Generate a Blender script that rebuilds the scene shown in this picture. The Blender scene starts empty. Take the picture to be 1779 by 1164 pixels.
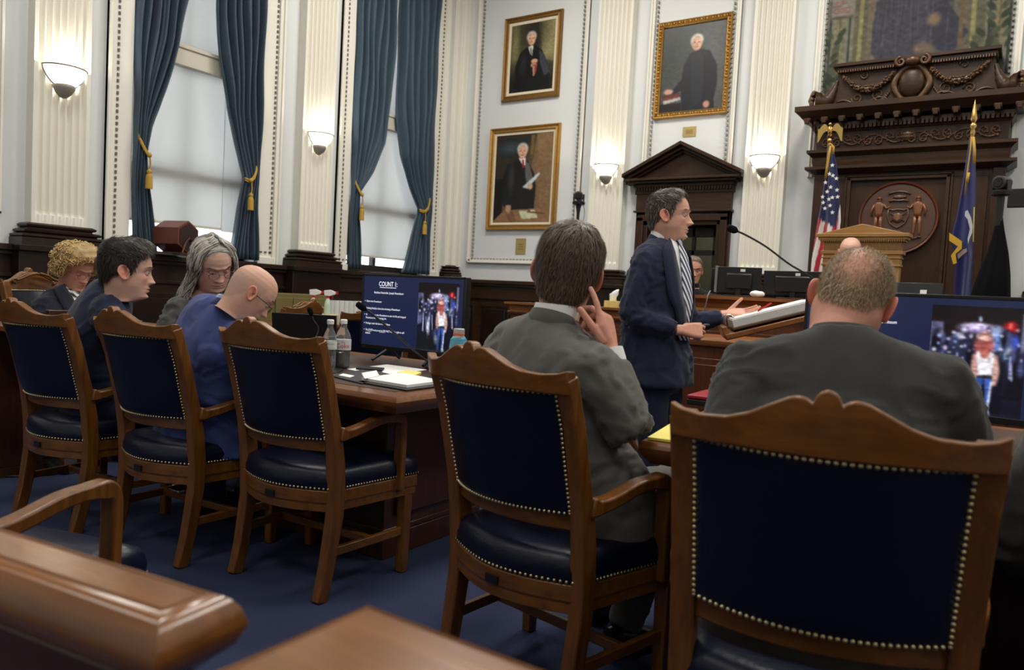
import bpy, bmesh, math, random
import numpy as np
from mathutils import Vector, Matrix, noise
SC = bpy.context.scene
COL = SC.collection
PI = math.pi
random.seed(7)
# ------------------------------------------------------------------ camera
CAM_H = 1.12
F_PX, PITCH, ROLL, YAW = 1312.34, -0.0514572, 0.0533961, -0.5847376
_w = np.array([math.sin(YAW)*math.cos(PITCH), math.cos(YAW)*math.cos(PITCH), math.sin(PITCH)])
_rt = np.array([math.cos(YAW), -math.sin(YAW), 0.0]); _up = np.cross(_rt, _w)
_r = math.cos(ROLL)*_rt+math.sin(ROLL)*_up; _u = -math.sin(ROLL)*_rt+math.cos(ROLL)*_up
EYE = np.array([0, 0, CAM_H])
def ray(x, y): return (x-889.5)/F_PX*_r-(y-582)/F_PX*_u+_w
def at(x, y, d): return EYE+d*ray(x, y)                 # point seen at a pixel, d metres deep
def on_y(x, y, Y): q = ray(x, y); return EYE+q*(Y/q[1])
def on_x(x, y, X): q = ray(x, y); return EYE+q*(X/q[0])
def on_z(x, y, z): q = ray(x, y); return EYE+q*((z-CAM_H)/q[2])
cd = bpy.data.cameras.new('camera'); cam = bpy.data.objects.new('camera', cd); COL.objects.link(cam)
cam.matrix_world = Matrix(((_r[0], _u[0], -_w[0], 0), (_r[1], _u[1], -_w[1], 0), (_r[2], _u[2], -_w[2], CAM_H), (0, 0, 0, 1)))
cd.sensor_width = 36; cd.lens = 36*F_PX/1779; cd.clip_start = 0.05
cd.dof.use_dof = True; cd.dof.focus_distance = 3.4; cd.dof.aperture_fstop = 4.0
SC.camera = cam
# ------------------------------------------------------------------ world, lights, exposure
wd = bpy.data.worlds.new('overcast'); SC.world = wd; wd.use_nodes = True
bgn = wd.node_tree.nodes['Background']; bgn.inputs[0].default_value = (0.88, 0.93, 1.0, 1); bgn.inputs[1].default_value = 4.6
SC.view_settings.view_transform = 'Standard'; SC.view_settings.look = 'None'
SC.view_settings.gamma = 1; SC.view_settings.use_curve_mapping = False
SC.view_settings.exposure = 0.0
def area(name, loc, size, power, rot=(0, 0, 0), color=(1, 1, 1), sy=None):
    l = bpy.data.lights.new(name, 'AREA'); l.energy = power; l.color = color; l.size = size
    if sy: l.shape = 'RECTANGLE'; l.size_y = sy
    o = bpy.data.objects.new(name, l); COL.objects.link(o); o.location = loc; o.rotation_euler = rot; return o
CEIL = 6.2
LAMPS = [(-4.6, 2.4), (-4.6, 6.2), (-1.2, 6.2), (-1.2, 2.4), (2.4, 6.2), (2.4, 2.4), (-4.6, -1.4), (-1.2, -1.4), (2.4, -1.4)]  # gallery row at the end is added to light faces from the front
LAMP_W = [54, 106, 120, 78, 88, 50, 26, 46, 28]
for (lx, ly), lw in zip(LAMPS, LAMP_W): area('ceiling_lamp_light', (lx, ly, CEIL-0.33), 1.1, lw, color=(1.0, 0.955, 0.88))
# ------------------------------------------------------------------ helpers
def tag(o, label=None, cat=None, group=None, kind=None):
    if label: o['label'] = label
    if cat: o['category'] = cat
    if group: o['group'] = group
    if kind: o['kind'] = kind
    return o
def thing(name, label, cat, loc=(0, 0, 0), rz=0, group=None, kind=None):
    o = bpy.data.objects.new(name, None); COL.objects.link(o); o.empty_display_size = 0.05
    o.location = loc; o.rotation_euler = (0, 0, rz)
    return tag(o, label, cat, group, kind)
def local_mat(o): return Matrix.Translation(o.location) @ o.rotation_euler.to_matrix().to_4x4()
def world_of(o):
    m = local_mat(o)
    return world_of(o.parent) @ o.matrix_parent_inverse @ m if o.parent else m
def attach(o, parent, world):
    o.parent = parent
    if world: o.matrix_parent_inverse = world_of(parent).inverted()
def copy_tree(o, parent=None):
    c = o.copy(); COL.objects.link(c)
    if parent: c.parent = parent
    for ch in list(o.children): copy_tree(ch, c)
    return c
def rot_to(a, b):                                        # matrix taking vector a to b
    return Vector(a).rotation_difference(Vector(b)).to_matrix()
def nrm(v): v = np.asarray(v, float); return v/(np.linalg.norm(v)+1e-12)
class MB:
    def __init__(s): s.v = []; s.f = []
    def add(s, v, f):
        n = len(s.v); s.v += [tuple(map(float, p)) for p in v]; s.f += [tuple(i+n for i in q) for q in f]; return s
    def box(s, x0, x1, y0, y1, z0, z1):
        return s.add([(x, y, z) for z in (z0, z1) for y in (y0, y1) for x in (x0, x1)],
                     [(0, 2, 3, 1), (4, 5, 7, 6), (0, 1, 5, 4), (2, 6, 7, 3), (0, 4, 6, 2), (1, 3, 7, 5)])
    def obox(s, c, size, ax=(1, 0, 0), ay=(0, 1, 0), az=(0, 0, 1)):
        c = np.array(c, float); X, Y, Z = (np.array(a, float)*d/2 for a, d in zip((ax, ay, az), size))
        return s.add([c+i*X+j*Y+k*Z for k in (-1, 1) for j in (-1, 1) for i in (-1, 1)],
                     [(0, 2, 3, 1), (4, 5, 7, 6), (0, 1, 5, 4), (2, 6, 7, 3), (0, 4, 6, 2), (1, 3, 7, 5)])
    def loft(s, rings, closed=True, cap=True, wrap=False):
        m = len(rings[0]); v = [p for r in rings for p in r]; f = []
        k = len(rings)
        for i in range(k if wrap else k-1):
            i2 = (i+1) % k
            for j in range(m if closed else m-1):
                j2 = (j+1) % m; f.append((i*m+j, i*m+j2, i2*m+j2, i2*m+j))
        if cap and closed and not wrap: f.append(tuple(range(m-1, -1, -1))); f.append(tuple((k-1)*m+j for j in range(m)))
        return s.add(v, f)
    def tube(s, path, rad, n=8, cap=True, flat=1.0, up=None):
        P = [np.array(p, float) for p in path]; k = len(P)
        if not hasattr(rad, '__len__'): rad = [rad]*k
        T = [nrm(P[min(i+1, k-1)]-P[max(i-1, 0)]) for i in range(k)]
        a = np.array(up, float) if up is not None else (np.array([0, 0, 1.0]) if abs(T[0][2]) < .9 else np.array([1.0, 0, 0]))
        rings = []
        for i in range(k):
            a = a-T[i]*(a@T[i]); a = nrm(a); b = np.cross(T[i], a)
            ra = rad[i] if not hasattr(rad[i], '__len__') else rad[i][0]; rb = rad[i]*flat if not hasattr(rad[i], '__len__') else rad[i][1]
            rings.append([P[i]+ra*math.cos(t)*a+rb*math.sin(t)*b for t in [2*PI*j/n for j in range(n)]])
        return s.loft(rings, True, cap)
    def lathe(s, prof, c=(0, 0, 0), n=20, ax=None):
        R = np.eye(3) if ax is None else np.array(rot_to((0, 0, 1), ax))
        c = np.array(c, float)
        return s.loft([[c+R@np.array([r*math.cos(t), r*math.sin(t), z]) for t in [2*PI*j/n for j in range(n)]] for r, z in prof])
    def ell(s, c, rad, nu=14, nv=9, R=None):
        R = np.eye(3) if R is None else np.array(R); c = np.array(c, float); rings = []
        for i in range(nv+1):
            t = PI*(0.02+0.96*i/nv)
            rings.append([c+R@np.array([rad[0]*math.sin(t)*math.cos(a), rad[1]*math.sin(t)*math.sin(a), -rad[2]*math.cos(t)]) for a in [2*PI*j/nu for j in range(nu)]])
        return s.loft(rings)
    def prism(s, poly, o, ex, ey, ez):                    # poly (2D) in plane ex,ey at o, thick along ez
        o, ex, ey, ez = (np.array(q, float) for q in (o, ex, ey, ez)); n = len(poly)
        a = [o+ex*x+ey*y for x, y in poly]; b = [p+ez for p in a]
        return s.add(a+b, [tuple(range(n-1, -1, -1)), tuple(range(n, 2*n))]+[(i, (i+1) % n, n+(i+1) % n, n+i) for i in range(n)])
    def mesh(s, name, mat=None, smooth=35):
        me = bpy.data.meshes.new(name); me.from_pydata(s.v, [], s.f); me.update()
        bm = bmesh.new(); bm.from_mesh(me); bmesh.ops.recalc_face_normals(bm, faces=bm.faces); bm.to_mesh(me); bm.free()
        if smooth:
            me.shade_smooth()
            if smooth < 180: me.set_sharp_from_angle(angle=math.radians(smooth))
        if mat is not None: me.materials.append(mat)
        return me
    def build(s, name, mat=None, parent=None, smooth=35, bevel=0, world=False, loc=None, sub=0, seg=2, solid=0):
        o = bpy.data.objects.new(name, s.mesh(name, mat, smooth)); COL.objects.link(o)
        if loc is not None: o.location = loc
        if parent is not None: attach(o, parent, world)
        if solid: m = o.modifiers.new('solid', 'SOLIDIFY'); m.thickness = solid; m.offset = 0
        if bevel: m = o.modifiers.new('bevel', 'BEVEL'); m.width = bevel; m.segments = seg; m.limit_method = 'ANGLE'; m.angle_limit = math.radians(40)
        if sub: m = o.modifiers.new('sub', 'SUBSURF'); m.levels = sub; m.render_levels = sub
        return o
def rrect(w, h, r, n=4):                                  # rounded rectangle outline
    out = []
    for cx_, cy_, a0 in ((w/2-r, h/2-r, 0), (-w/2+r, h/2-r, 90), (-w/2+r, -h/2+r, 180), (w/2-r, -h/2+r, 270)):
        out += [(cx_+r*math.cos(math.radians(a0+90*i/n)), cy_+r*math.sin(math.radians(a0+90*i/n))) for i in range(n+1)]
    return out
def spline(pts, n):                                       # Catmull-Rom through points
    P = [np.array(p, float) for p in pts]; P = [2*P[0]-P[1]]+P+[2*P[-1]-P[-2]]; out = []
    m = len(P)-3
    for i in range(n+1):
        u = i/n*m; k = min(int(u), m-1); t = u-k; a, b, c, d = P[k:k+4]
        out.append(0.5*((2*b)+(-a+c)*t+(2*a-5*b+4*c-d)*t*t+(-a+3*b-3*c+d)*t**3))
    return out
# ------------------------------------------------------------------ materials
MATS = {}
def lin(c): return tuple((x/12.92 if x <= .04045 else ((x+.055)/1.055)**2.4) for x in c)
def hexc(r, g, b): return lin((r/255, g/255, b/255))
def mat(name, col, rough=.5, metal=0, spec=.5, bump=0, bscale=60, var=0, vscale=6, sheen=0, coat=0, stretch=(1, 1, 1), emit=0, trans=0, ior=1.45, alpha=1):
    if name in MATS: return MATS[name]
    m = bpy.data.materials.new(name); m.use_nodes = True; nt = m.node_tree; b = nt.nodes['Principled BSDF']; L = nt.links
    b.inputs['Base Color'].default_value = (*col, 1); b.inputs['Roughness'].default_value = rough; b.inputs['Metallic'].default_value = metal
    b.inputs['Specular IOR Level'].default_value = spec; b.inputs['IOR'].default_value = ior
    b.inputs['Coat Weight'].default_value = coat; b.inputs['Coat Roughness'].default_value = .12
    b.inputs['Sheen Weight'].default_value = sheen; b.inputs['Transmission Weight'].default_value = trans; b.inputs['Alpha'].default_value = alpha
    if emit: b.inputs['Emission Color'].default_value = (*col, 1); b.inputs['Emission Strength'].default_value = emit
    if bump or var:
        tc = nt.nodes.new('ShaderNodeTexCoord'); mp = nt.nodes.new('ShaderNodeMapping'); mp.inputs['Scale'].default_value = stretch
        L.new(tc.outputs['Object'], mp.inputs[0])
    if var:
        n = nt.nodes.new('ShaderNodeTexNoise'); n.inputs['Scale'].default_value = vscale; n.inputs['Detail'].default_value = 6; L.new(mp.outputs[0], n.inputs[0])
        mx = nt.nodes.new('ShaderNodeMix'); mx.data_type = 'RGBA'
        mx.inputs[6].default_value = (*[max(c*(1-var), 0) for c in col], 1); mx.inputs[7].default_value = (*[min(c*(1+var), 1) for c in col], 1)
        L.new(n.outputs[0], mx.inputs[0]); L.new(mx.outputs[2], b.inputs['Base Color'])
    if bump:
        n = nt.nodes.new('ShaderNodeTexNoise'); n.inputs['Scale'].default_value = bscale; n.inputs['Detail'].default_value = 4; L.new(mp.outputs[0], n.inputs[0])
        bp = nt.nodes.new('ShaderNodeBump'); bp.inputs['Strength'].default_value = bump; bp.inputs['Distance'].default_value = .01
        L.new(n.outputs[0], bp.inputs['Height']); L.new(bp.outputs[0], b.inputs['Normal'])
    MATS[name] = m; return m
def wood(name, c1, c2, scale=7, axis=2, rough=.35, coat=.2, spec=.5):
    if name in MATS: return MATS[name]
    m = bpy.data.materials.new(name); m.use_nodes = True; nt = m.node_tree; b = nt.nodes['Principled BSDF']; L = nt.links
    tc = nt.nodes.new('ShaderNodeTexCoord'); mp = nt.nodes.new('ShaderNodeMapping')
    sc = [9.0, 9.0, 9.0]; sc[axis] = .7; mp.inputs['Scale'].default_value = sc
    L.new(tc.outputs['Object'], mp.inputs[0])
    n = nt.nodes.new('ShaderNodeTexNoise'); n.inputs['Scale'].default_value = scale; n.inputs['Detail'].default_value = 8; n.inputs['Roughness'].default_value = .65; n.inputs['Distortion'].default_value = .4
    L.new(mp.outputs[0], n.inputs[0])
    n2 = nt.nodes.new('ShaderNodeTexNoise'); n2.inputs['Scale'].default_value = 2.2; n2.inputs['Detail'].default_value = 3; L.new(tc.outputs['Object'], n2.inputs[0])
    ad = nt.nodes.new('ShaderNodeMath'); ad.operation = 'MULTIPLY_ADD'; L.new(n2.outputs[0], ad.inputs[0]); ad.inputs[1].default_value = .5; L.new(n.outputs[0], ad.inputs[2])
    rp = nt.nodes.new('ShaderNodeValToRGB'); rp.color_ramp.elements[0].position = .45; rp.color_ramp.elements[1].position = .95
    rp.color_ramp.elements[0].color = (*c1, 1); rp.color_ramp.elements[1].color = (*c2, 1); L.new(ad.outputs[0], rp.inputs[0]); L.new(rp.outputs[0], b.inputs['Base Color'])
    b.inputs['Roughness'].default_value = rough; b.inputs['Coat Weight'].default_value = coat; b.inputs['Coat Roughness'].default_value = .15; b.inputs['Specular IOR Level'].default_value = spec
    bp = nt.nodes.new('ShaderNodeBump'); bp.inputs['Strength'].default_value = .08; bp.inputs['Distance'].default_value = .01
    L.new(n.outputs[0], bp.inputs['Height']); L.new(bp.outputs[0], b.inputs['Normal'])
    MATS[name] = m; return m
def vcol(name, rough=.6, emit=0, spec=.3, sheen=0, bump=0, bscale=80, sss=0):   # colours come from the mesh's own 'Col' attribute
    if name in MATS: return MATS[name]
    m = bpy.data.materials.new(name); m.use_nodes = True; nt = m.node_tree; b = nt.nodes['Principled BSDF']; L = nt.links
    a = nt.nodes.new('ShaderNodeAttribute'); a.attribute_name = 'Col'; b.inputs['Roughness'].default_value = rough; b.inputs['Specular IOR Level'].default_value = spec
    b.inputs['Sheen Weight'].default_value = sheen
    if emit:
        b.inputs['Base Color'].default_value = (.01, .01, .012, 1); L.new(a.outputs['Color'], b.inputs['Emission Color']); b.inputs['Emission Strength'].default_value = emit
    else: L.new(a.outputs['Color'], b.inputs['Base Color'])
    if sss: b.inputs['Subsurface Weight'].default_value = sss; b.inputs['Subsurface Radius'].default_value = (.01, .004, .002); b.inputs['Subsurface Scale'].default_value = .4
    if bump:
        tc = nt.nodes.new('ShaderNodeTexCoord'); n = nt.nodes.new('ShaderNodeTexNoise'); n.inputs['Scale'].default_value = bscale; n.inputs['Detail'].default_value = 4; L.new(tc.outputs['Object'], n.inputs[0])
        bp = nt.nodes.new('ShaderNodeBump'); bp.inputs['Strength'].default_value = bump; bp.inputs['Distance'].default_value = .006; L.new(n.outputs[0], bp.inputs['Height']); L.new(bp.outputs[0], b.inputs['Normal'])
    MATS[name] = m; return m
def set_cols(me, cols):
    ca = me.color_attributes.new('Col', 'FLOAT_COLOR', 'POINT')
    c = np.ones((len(me.vertices), 4), np.float32); c[:, :3] = cols; ca.data.foreach_set('color', c.ravel())
M = {}
M['wall'] = mat('wall_paint', hexc(222, 224, 224), .55, bump=.03, bscale=14)
M['cream'] = mat('cream_trim_paint', hexc(234, 230, 218), .42, bump=.02, bscale=20)
M['bead_shade'] = mat('bead_shadow_dark', hexc(104, 100, 86), .6)  # shade of the gaps between beads, painted as a dark colour
M['bead_shade2'] = mat('bead_shadow_grey', hexc(142, 140, 130), .6)  # same painted gap shade, paler for the far wall
M['ceil'] = mat('ceiling_paint', hexc(225, 222, 212), .8)
M['carpet'] = mat('navy_carpet', hexc(56, 63, 90), .95, spec=.1, bump=.5, bscale=260, var=.25, vscale=120)
M['wain'] = wood('dark_wainscot_wood', hexc(18, 11, 8), hexc(40, 25, 17), 5, 2, .38, .05, .35)
M['wainx'] = wood('dark_wainscot_wood_long', hexc(24, 16, 11), hexc(52, 35, 25), 5, 1, .38, .05, .35)
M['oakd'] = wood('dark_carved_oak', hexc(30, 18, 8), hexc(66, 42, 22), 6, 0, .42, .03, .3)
M['oakdz'] = wood('dark_oak_upright', hexc(30, 17, 8), hexc(62, 38, 19), 6, 2, .42, .03, .3)
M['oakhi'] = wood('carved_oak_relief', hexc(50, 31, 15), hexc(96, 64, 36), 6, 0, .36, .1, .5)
M['chair'] = wood('walnut_chair_wood', hexc(70, 39, 10), hexc(130, 80, 29), 5, 2, .36, .2)
M['chairx'] = wood('walnut_chair_wood_across', hexc(70, 39, 10), hexc(132, 82, 30), 5, 0, .36, .2)
M['bench'] = wood('bench_wood', hexc(104, 60, 24), hexc(158, 98, 46), 5, 0, .35, .25)
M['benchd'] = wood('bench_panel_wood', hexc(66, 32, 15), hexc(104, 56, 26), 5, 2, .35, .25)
M['gold_oak'] = wood('golden_oak', hexc(128, 88, 40), hexc(176, 130, 70), 6, 0, .4, .15)
M['table'] = wood('table_wood', hexc(86, 47, 17), hexc(140, 85, 37), 5, 0, .3, .3)
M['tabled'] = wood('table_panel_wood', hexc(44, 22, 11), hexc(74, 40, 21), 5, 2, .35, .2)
M['rail'] = wood('gallery_rail_wood', hexc(92, 56, 24), hexc(140, 88, 42), 3, 0, .24, .45)
M['desk_inset'] = mat('brown_desk_leather', hexc(70, 48, 40), .4, bump=.05, bscale=120)
M['leather'] = mat('navy_leather', hexc(10, 17, 41), .36, bump=.10, bscale=90, var=.15, vscale=9)
M['leather_g'] = mat('green_black_leather', hexc(38, 46, 48), .35, bump=.1, bscale=80)
M['brass'] = mat('brass', hexc(206, 172, 104), .25, metal=1)
M['nail'] = mat('antique_brass_nail', hexc(206, 188, 140), .32, metal=.85)
M['gold'] = mat('gold_leaf_frame', hexc(172, 130, 64), .42, metal=.6, bump=.35, bscale=45, var=.3, vscale=25)
M['gold2'] = mat('antique_gold_frame', hexc(138, 102, 52), .45, metal=.55, bump=.25, bscale=40, var=.3, vscale=20)
M['cord'] = mat('gold_cord', hexc(184, 146, 52), .6, bump=.4, bscale=200)
M['curtain'] = mat('teal_damask', hexc(50, 70, 86), .58, sheen=.25, bump=.25, bscale=70, var=.3, vscale=42)
M['black'] = mat('black_plastic', (.012, .012, .013), .38)
M['blackm'] = mat('matte_black_cloth', (.006, .006, .007), .9, spec=.1)
M['grey'] = mat('grey_plastic', hexc(120, 122, 126), .45)
M['white'] = mat('white_plastic', hexc(238, 238, 236), .4)
M['paper'] = mat('white_paper', hexc(245, 245, 243), .7)
M['yellow'] = mat('yellow_paper', hexc(240, 226, 120), .7)
M['steel'] = mat('steel', hexc(190, 190, 190), .25, metal=1)
M['radiator'] = mat('radiator_enamel', hexc(226, 226, 222), .4)
# ================================================================== the room
XL, YF, XR, YB = -7.0, 8.8, 4.6, -3.6
ZW, ZB, ZF = 1.33, 1.52, 1.60                            # wainscot top, pilaster base top, flute start
WIN = [(3.94, 5.36), (6.72, 8.28)]; WZ0, WZ1 = 1.33, 5.5
def S(o): o['kind'] = 'structure'; return o
S(MB().box(XL-.4, XR+.2, YB-.2, YF+3.2, -.12, 0).build('floor', M['carpet'], smooth=0))
S(MB().box(XL-.4, XR+.2, YB-.2, YF+.3, CEIL, CEIL+.15).build('ceiling', M['ceil'], smooth=0))
m = MB(); ys = [YB-.2, WIN[0][0], WIN[0][1], WIN[1][0], WIN[1][1], YF+.3]
for i in (0, 2, 4): m.box(XL-.35, XL, ys[i], ys[i+1], 0, CEIL)
for a, b in WIN: m.box(XL-.35, XL, a, b, 0, WZ0); m.box(XL-.35, XL, a, b, WZ1, CEIL)
S(m.build('wall_left', M['wall'], smooth=0))
DX0, DX1, DZ = -3.86, -2.99, 2.08
m = MB(); m.box(XL, DX0, YF, YF+.3, 0, CEIL); m.box(DX1, XR, YF, YF+.3, 0, CEIL); m.box(DX0, DX1, YF, YF+.3, DZ, CEIL)
S(m.build('wall_far', M['wall'], smooth=0))
S(MB().box(XR, XR+.2, YB, YF+.3, 0, CEIL).build('wall_right', M['wall'], smooth=0))
S(MB().box(XL, XR, YB-.2, YB, 0, CEIL).build('wall_rear', M['wall'], smooth=0))
# passage behind the far door
m = MB(); m.box(-4.6, -2.2, YF+2.2, YF+2.3, 0, 2.9); m.box(-4.7, -4.6, YF+.3, YF+2.3, 0, 2.9); m.box(-2.2, -2.1, YF+.3, YF+2.3, 0, 2.9); m.box(-4.6, -2.2, YF+.3, YF+2.3, 2.9, 3.0)
S(m.build('wall_passage', mat('passage_paint', hexc(170, 170, 146), .7), smooth=0))
pl = bpy.data.lights.new('passage_lamp', 'POINT'); pl.energy = 7; pl.color = (1, .93, .8); pl.shadow_soft_size = .15
po = bpy.data.objects.new('passage_lamp', pl); COL.objects.link(po); po.location = (-3.2, YF+1.5, 2.7)
# ---- wall frames: P(a, h, z): a along the wall, h out of the wall
def PL(a, h, z): return (XL+h, a, z)
def PF(a, h, z): return (a, YF-h, z)
def wbox(mb, P, a0, a1, h0, h1, z0, z1):
    mb.add([P(a, h, z) for z in (z0, z1) for h in (h0, h1) for a in (a0, a1)],
           [(0, 2, 3, 1), (4, 5, 7, 6), (0, 1, 5, 4), (2, 6, 7, 3), (0, 4, 6, 2), (1, 3, 7, 5)])
ntrim = [0]
def trim(): ntrim[0] += 1; return 'trim_%d' % ntrim[0]
# ---- pilasters
def pilaster(P, c, hw, proj=.12, nfl=7, top=CEIL):
    root = thing(trim(), None, None, P(c, 0, 0), kind='structure')
    fw = (2*hw-.05)/nfl
    def ring(z, d):
        pts = [P(c-hw, 0, z), P(c-hw, proj, z)]
        for i in range(nfl):
            a0 = c-hw+.025+i*fw
            for k in range(7):
                t = k/6; pts.append(P(a0+.006+(fw-.012)*t, proj-d*.046*math.sin(PI*t)**.8, z))
        pts += [P(c+hw, proj, z), P(c+hw, 0, z)]
        return pts
    mb = MB(); mb.loft([ring(ZB-.02, 0), ring(ZF-.005, 0), ring(ZF+.005, .55), ring(ZF+.03, 1), ring(top, 1)])
    mb.build('shaft', M['cream'], root, 50, world=True)
    def bring(z, e): return [P(c-hw-e, 0, z), P(c-hw-e, proj+e, z), P(c+hw+e, proj+e, z), P(c+hw+e, 0, z)]
    s = (ZB-ZW)/.19
    prof = [(0, .115), (.062, .115), (.066, .10), (.074, .112), (.086, .112), (.094, .098), (.098, .06), (.104, .058), (.112, .085), (.126, .088), (.138, .062), (.142, .032), (.150, .03), (.158, .052), (.174, .056), (.184, .04), (.19, .03)]
    mb = MB(); mb.loft([bring(ZW+z*s, e) for z, e in prof]); mb.build('base', M['wainx'], root, 40, world=True)
    return root
pilaster(PL, 3.27, .23); pilaster(PL, 6.10, .235); pilaster(PL, .43, .23)
pilaster(PF, -4.44, .24); pilaster(PF, -2.465, .225); pilaster(PF, .38, .225); pilaster(PF, 2.35, .23)
# corner pier
root = thing(trim(), None, None, (XL, YF, 0), kind='structure')
MB().box(XL, XL+.13, YF-.13, YF, ZB-.02, CEIL).box(XL, XL+.06, YF-.2, YF, ZB-.02, CEIL).box(XL, XL+.2, YF-.06, YF, ZB-.02, CEIL).build('shaft', M['cream'], root, 30, .006, world=True)
mb = MB()
mb.loft([[(XL, YF, ZW+z), (XL+.13+e, YF, ZW+z), (XL+.13+e, YF-.13-e, ZW+z), (XL, YF-.13-e, ZW+z)] for z, e in [(0, .11), (.06, .11), (.066, .09), (.08, .105), (.094, .09), (.1, .06), (.118, .085), (.138, .06), (.144, .035), (.165, .055), (.19, .03)]])
mb.build('base', M['wainx'], root, 40, world=True)
# ---- beaded frames, dark dots painting in the shade between beads
def bead_shade_dots(mb, P, a0, a1, z0, z1, step=.055, s=.011, h=.034):
    L = math.hypot(a1-a0, z1-z0); n = int(L/step)
    for i in range(n+1):
        t = i/max(n, 1); a, z = a0+(a1-a0)*t, z0+(z1-z0)*t; va = abs(z1-z0) > abs(a1-a0)
        da, dz = (s*.75, s*1.25) if va else (s*1.25, s*.75)
        wbox(mb, P, a-da, a+da, 0, h, z-dz, z+dz)
def frame_strip(P, a0, a1, z0, z1, outer):              # a vertical moulded strip; outer = which side carries the raised outer edge
    mb = MB(); wbox(mb, P, a0, a1, 0, .022, z0, z1)
    w = .075
    if outer > 0: wbox(mb, P, a1-w, a1, 0, .045, z0, z1); wbox(mb, P, a1-.03, a1, 0, .062, z0, z1)
    else: wbox(mb, P, a0, a0+w, 0, .045, z0, z1); wbox(mb, P, a0, a0+.03, 0, .062, z0, z1)
    return mb
for (a0, a1, out, ba) in [(3.69, 3.935, -1, 3.79), (5.365, 5.64, 1, 5.545), (6.49, 6.715, -1, 6.59), (8.285, 8.50, 1, 8.395)]:
    root = thing(trim(), None, None, PL(a0, 0, ZW), kind='structure')
    mb = frame_strip(PL, a0, a1, ZW, CEIL, out); wbox(mb, PL, a0, a1, 0, .05, ZW, ZW+.075)
    mb.build('moulding', M['cream'], root, 30, .004, world=True)
    mb = MB(); bead_shade_dots(mb, PL, ba, ba, ZW+.13, CEIL); edge = a1 if out < 0 else a0; bead_shade_dots(mb, PL, ba, edge, ZW+.13, ZW+.13)
    tag(mb.build('bead_shade_row', M['bead_shade'], root, 0, world=True), kind='stuff')
def frame_panel(P, a0, a1, z0, z1, bottom=True, top=True):
    root = thing(trim(), None, None, P((a0+a1)/2, 0, z0), kind='structure'); w = .055
    def bar(p0, p1, q0, q1): wbox(mb, P, p0, p1, 0, .03, q0, q1)
    mb = MB()
    for e, h in ((0, .032), (.026, .05)):
        ww = w if e == 0 else .024
        wbox(mb, P, a0, a0+ww, 0, h, z0, z1); wbox(mb, P, a1-ww, a1, 0, h, z0, z1)
        if bottom: wbox(mb, P, a0, a1, 0, h, z0, z0+ww)
        if top: wbox(mb, P, a0, a1, 0, h, z1-ww, z1)
    mb.build('moulding', M['cream'], root, 30, .004, world=True)
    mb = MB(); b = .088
    bead_shade_dots(mb, P, a0+b, a0+b, z0+(b-.03 if bottom else 0), z1-b); bead_shade_dots(mb, P, a1-b, a1-b, z0+(b-.03 if bottom else 0), z1-b)
    if bottom: bead_shade_dots(mb, P, a0+b, a1-b, z0+b-.03, z0+b-.03)
    if top: bead_shade_dots(mb, P, a0+b, a1-b, z1-b, z1-b)
    tag(mb.build('bead_shade_row', M['bead_shade2'] if P is PF else M['bead_shade'], root, 0, world=True), kind='stuff')
frame_panel(PF, -6.66, -4.86, 1.57, 5.85)
frame_panel(PF, -4.00, -2.87, 2.30, 5.85, bottom=False)
frame_panel(PF, -2.02, -.13, 2.6, 5.85, bottom=False)
frame_panel(PF, .78, 2.0, 1.57, 5.85)
frame_panel(PL, .85, 2.85, 1.57, 5.85)
# ---- wainscot
def wainscot(P, a0, a1, name, breaks=(), gaps=()):
    root = thing(name, None, None, P((a0+a1)/2, 0, 0), kind='structure')
    segs = []; s = a0
    for g0, g1 in list(gaps)+[(a1, a1)]:
        if g0 > s: segs.append((s, g0))
        s = g1
    for s0, s1 in segs:
        mb = MB()
        wbox(mb, P, s0, s1, 0, .05, 0, ZW-.05); wbox(mb, P, s0, s1, 0, .11, ZW-.05, ZW); wbox(mb, P, s0, s1, 0, .085, ZW-.085, ZW-.05)
        wbox(mb, P, s0, s1, 0, .075, ZW-.27, ZW-.24); wbox(mb, P, s0, s1, 0, .075, 0, .2)
        mb.build('rail', M['wainx'] if P is PL else M['oakd'], root, 30, .004, world=True)
        n = max(1, int(round((s1-s0)/.62))); w = (s1-s0)/n
        for i in range(n):
            mb = MB(); p0, p1 = s0+i*w+.07, s0+(i+1)*w-.07
            wbox(mb, P, p0, p1, .03, .062, .30, ZW-.36); wbox(mb, P, p0+.05, p1-.05, .03, .075, .35, ZW-.41)
            mb.build('panel', M['wain'], root, 30, .006, world=True)
    for c, hw in breaks:
        mb = MB(); wbox(mb, P, c-hw, c+hw, 0, .20, 0, ZW-.05); wbox(mb, P, c-hw-.015, c+hw+.015, 0, .24, ZW-.05, ZW); wbox(mb, P, c-hw-.02, c+hw+.02, 0, .23, 0, .2)
        mb.build('pedestal', M['wain'], root, 30, .004, world=True)
wainscot(PL, YB, YF, 'baseboard_left', [(.43, .35), (3.27, .35), (6.10, .36)])
wainscot(PF, XL, XR, 'baseboard_far', [(-4.44, .36), (-2.465, .34), (.38, .34), (2.35, .34)], [(DX0-.14, DX1+.13)])
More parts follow.
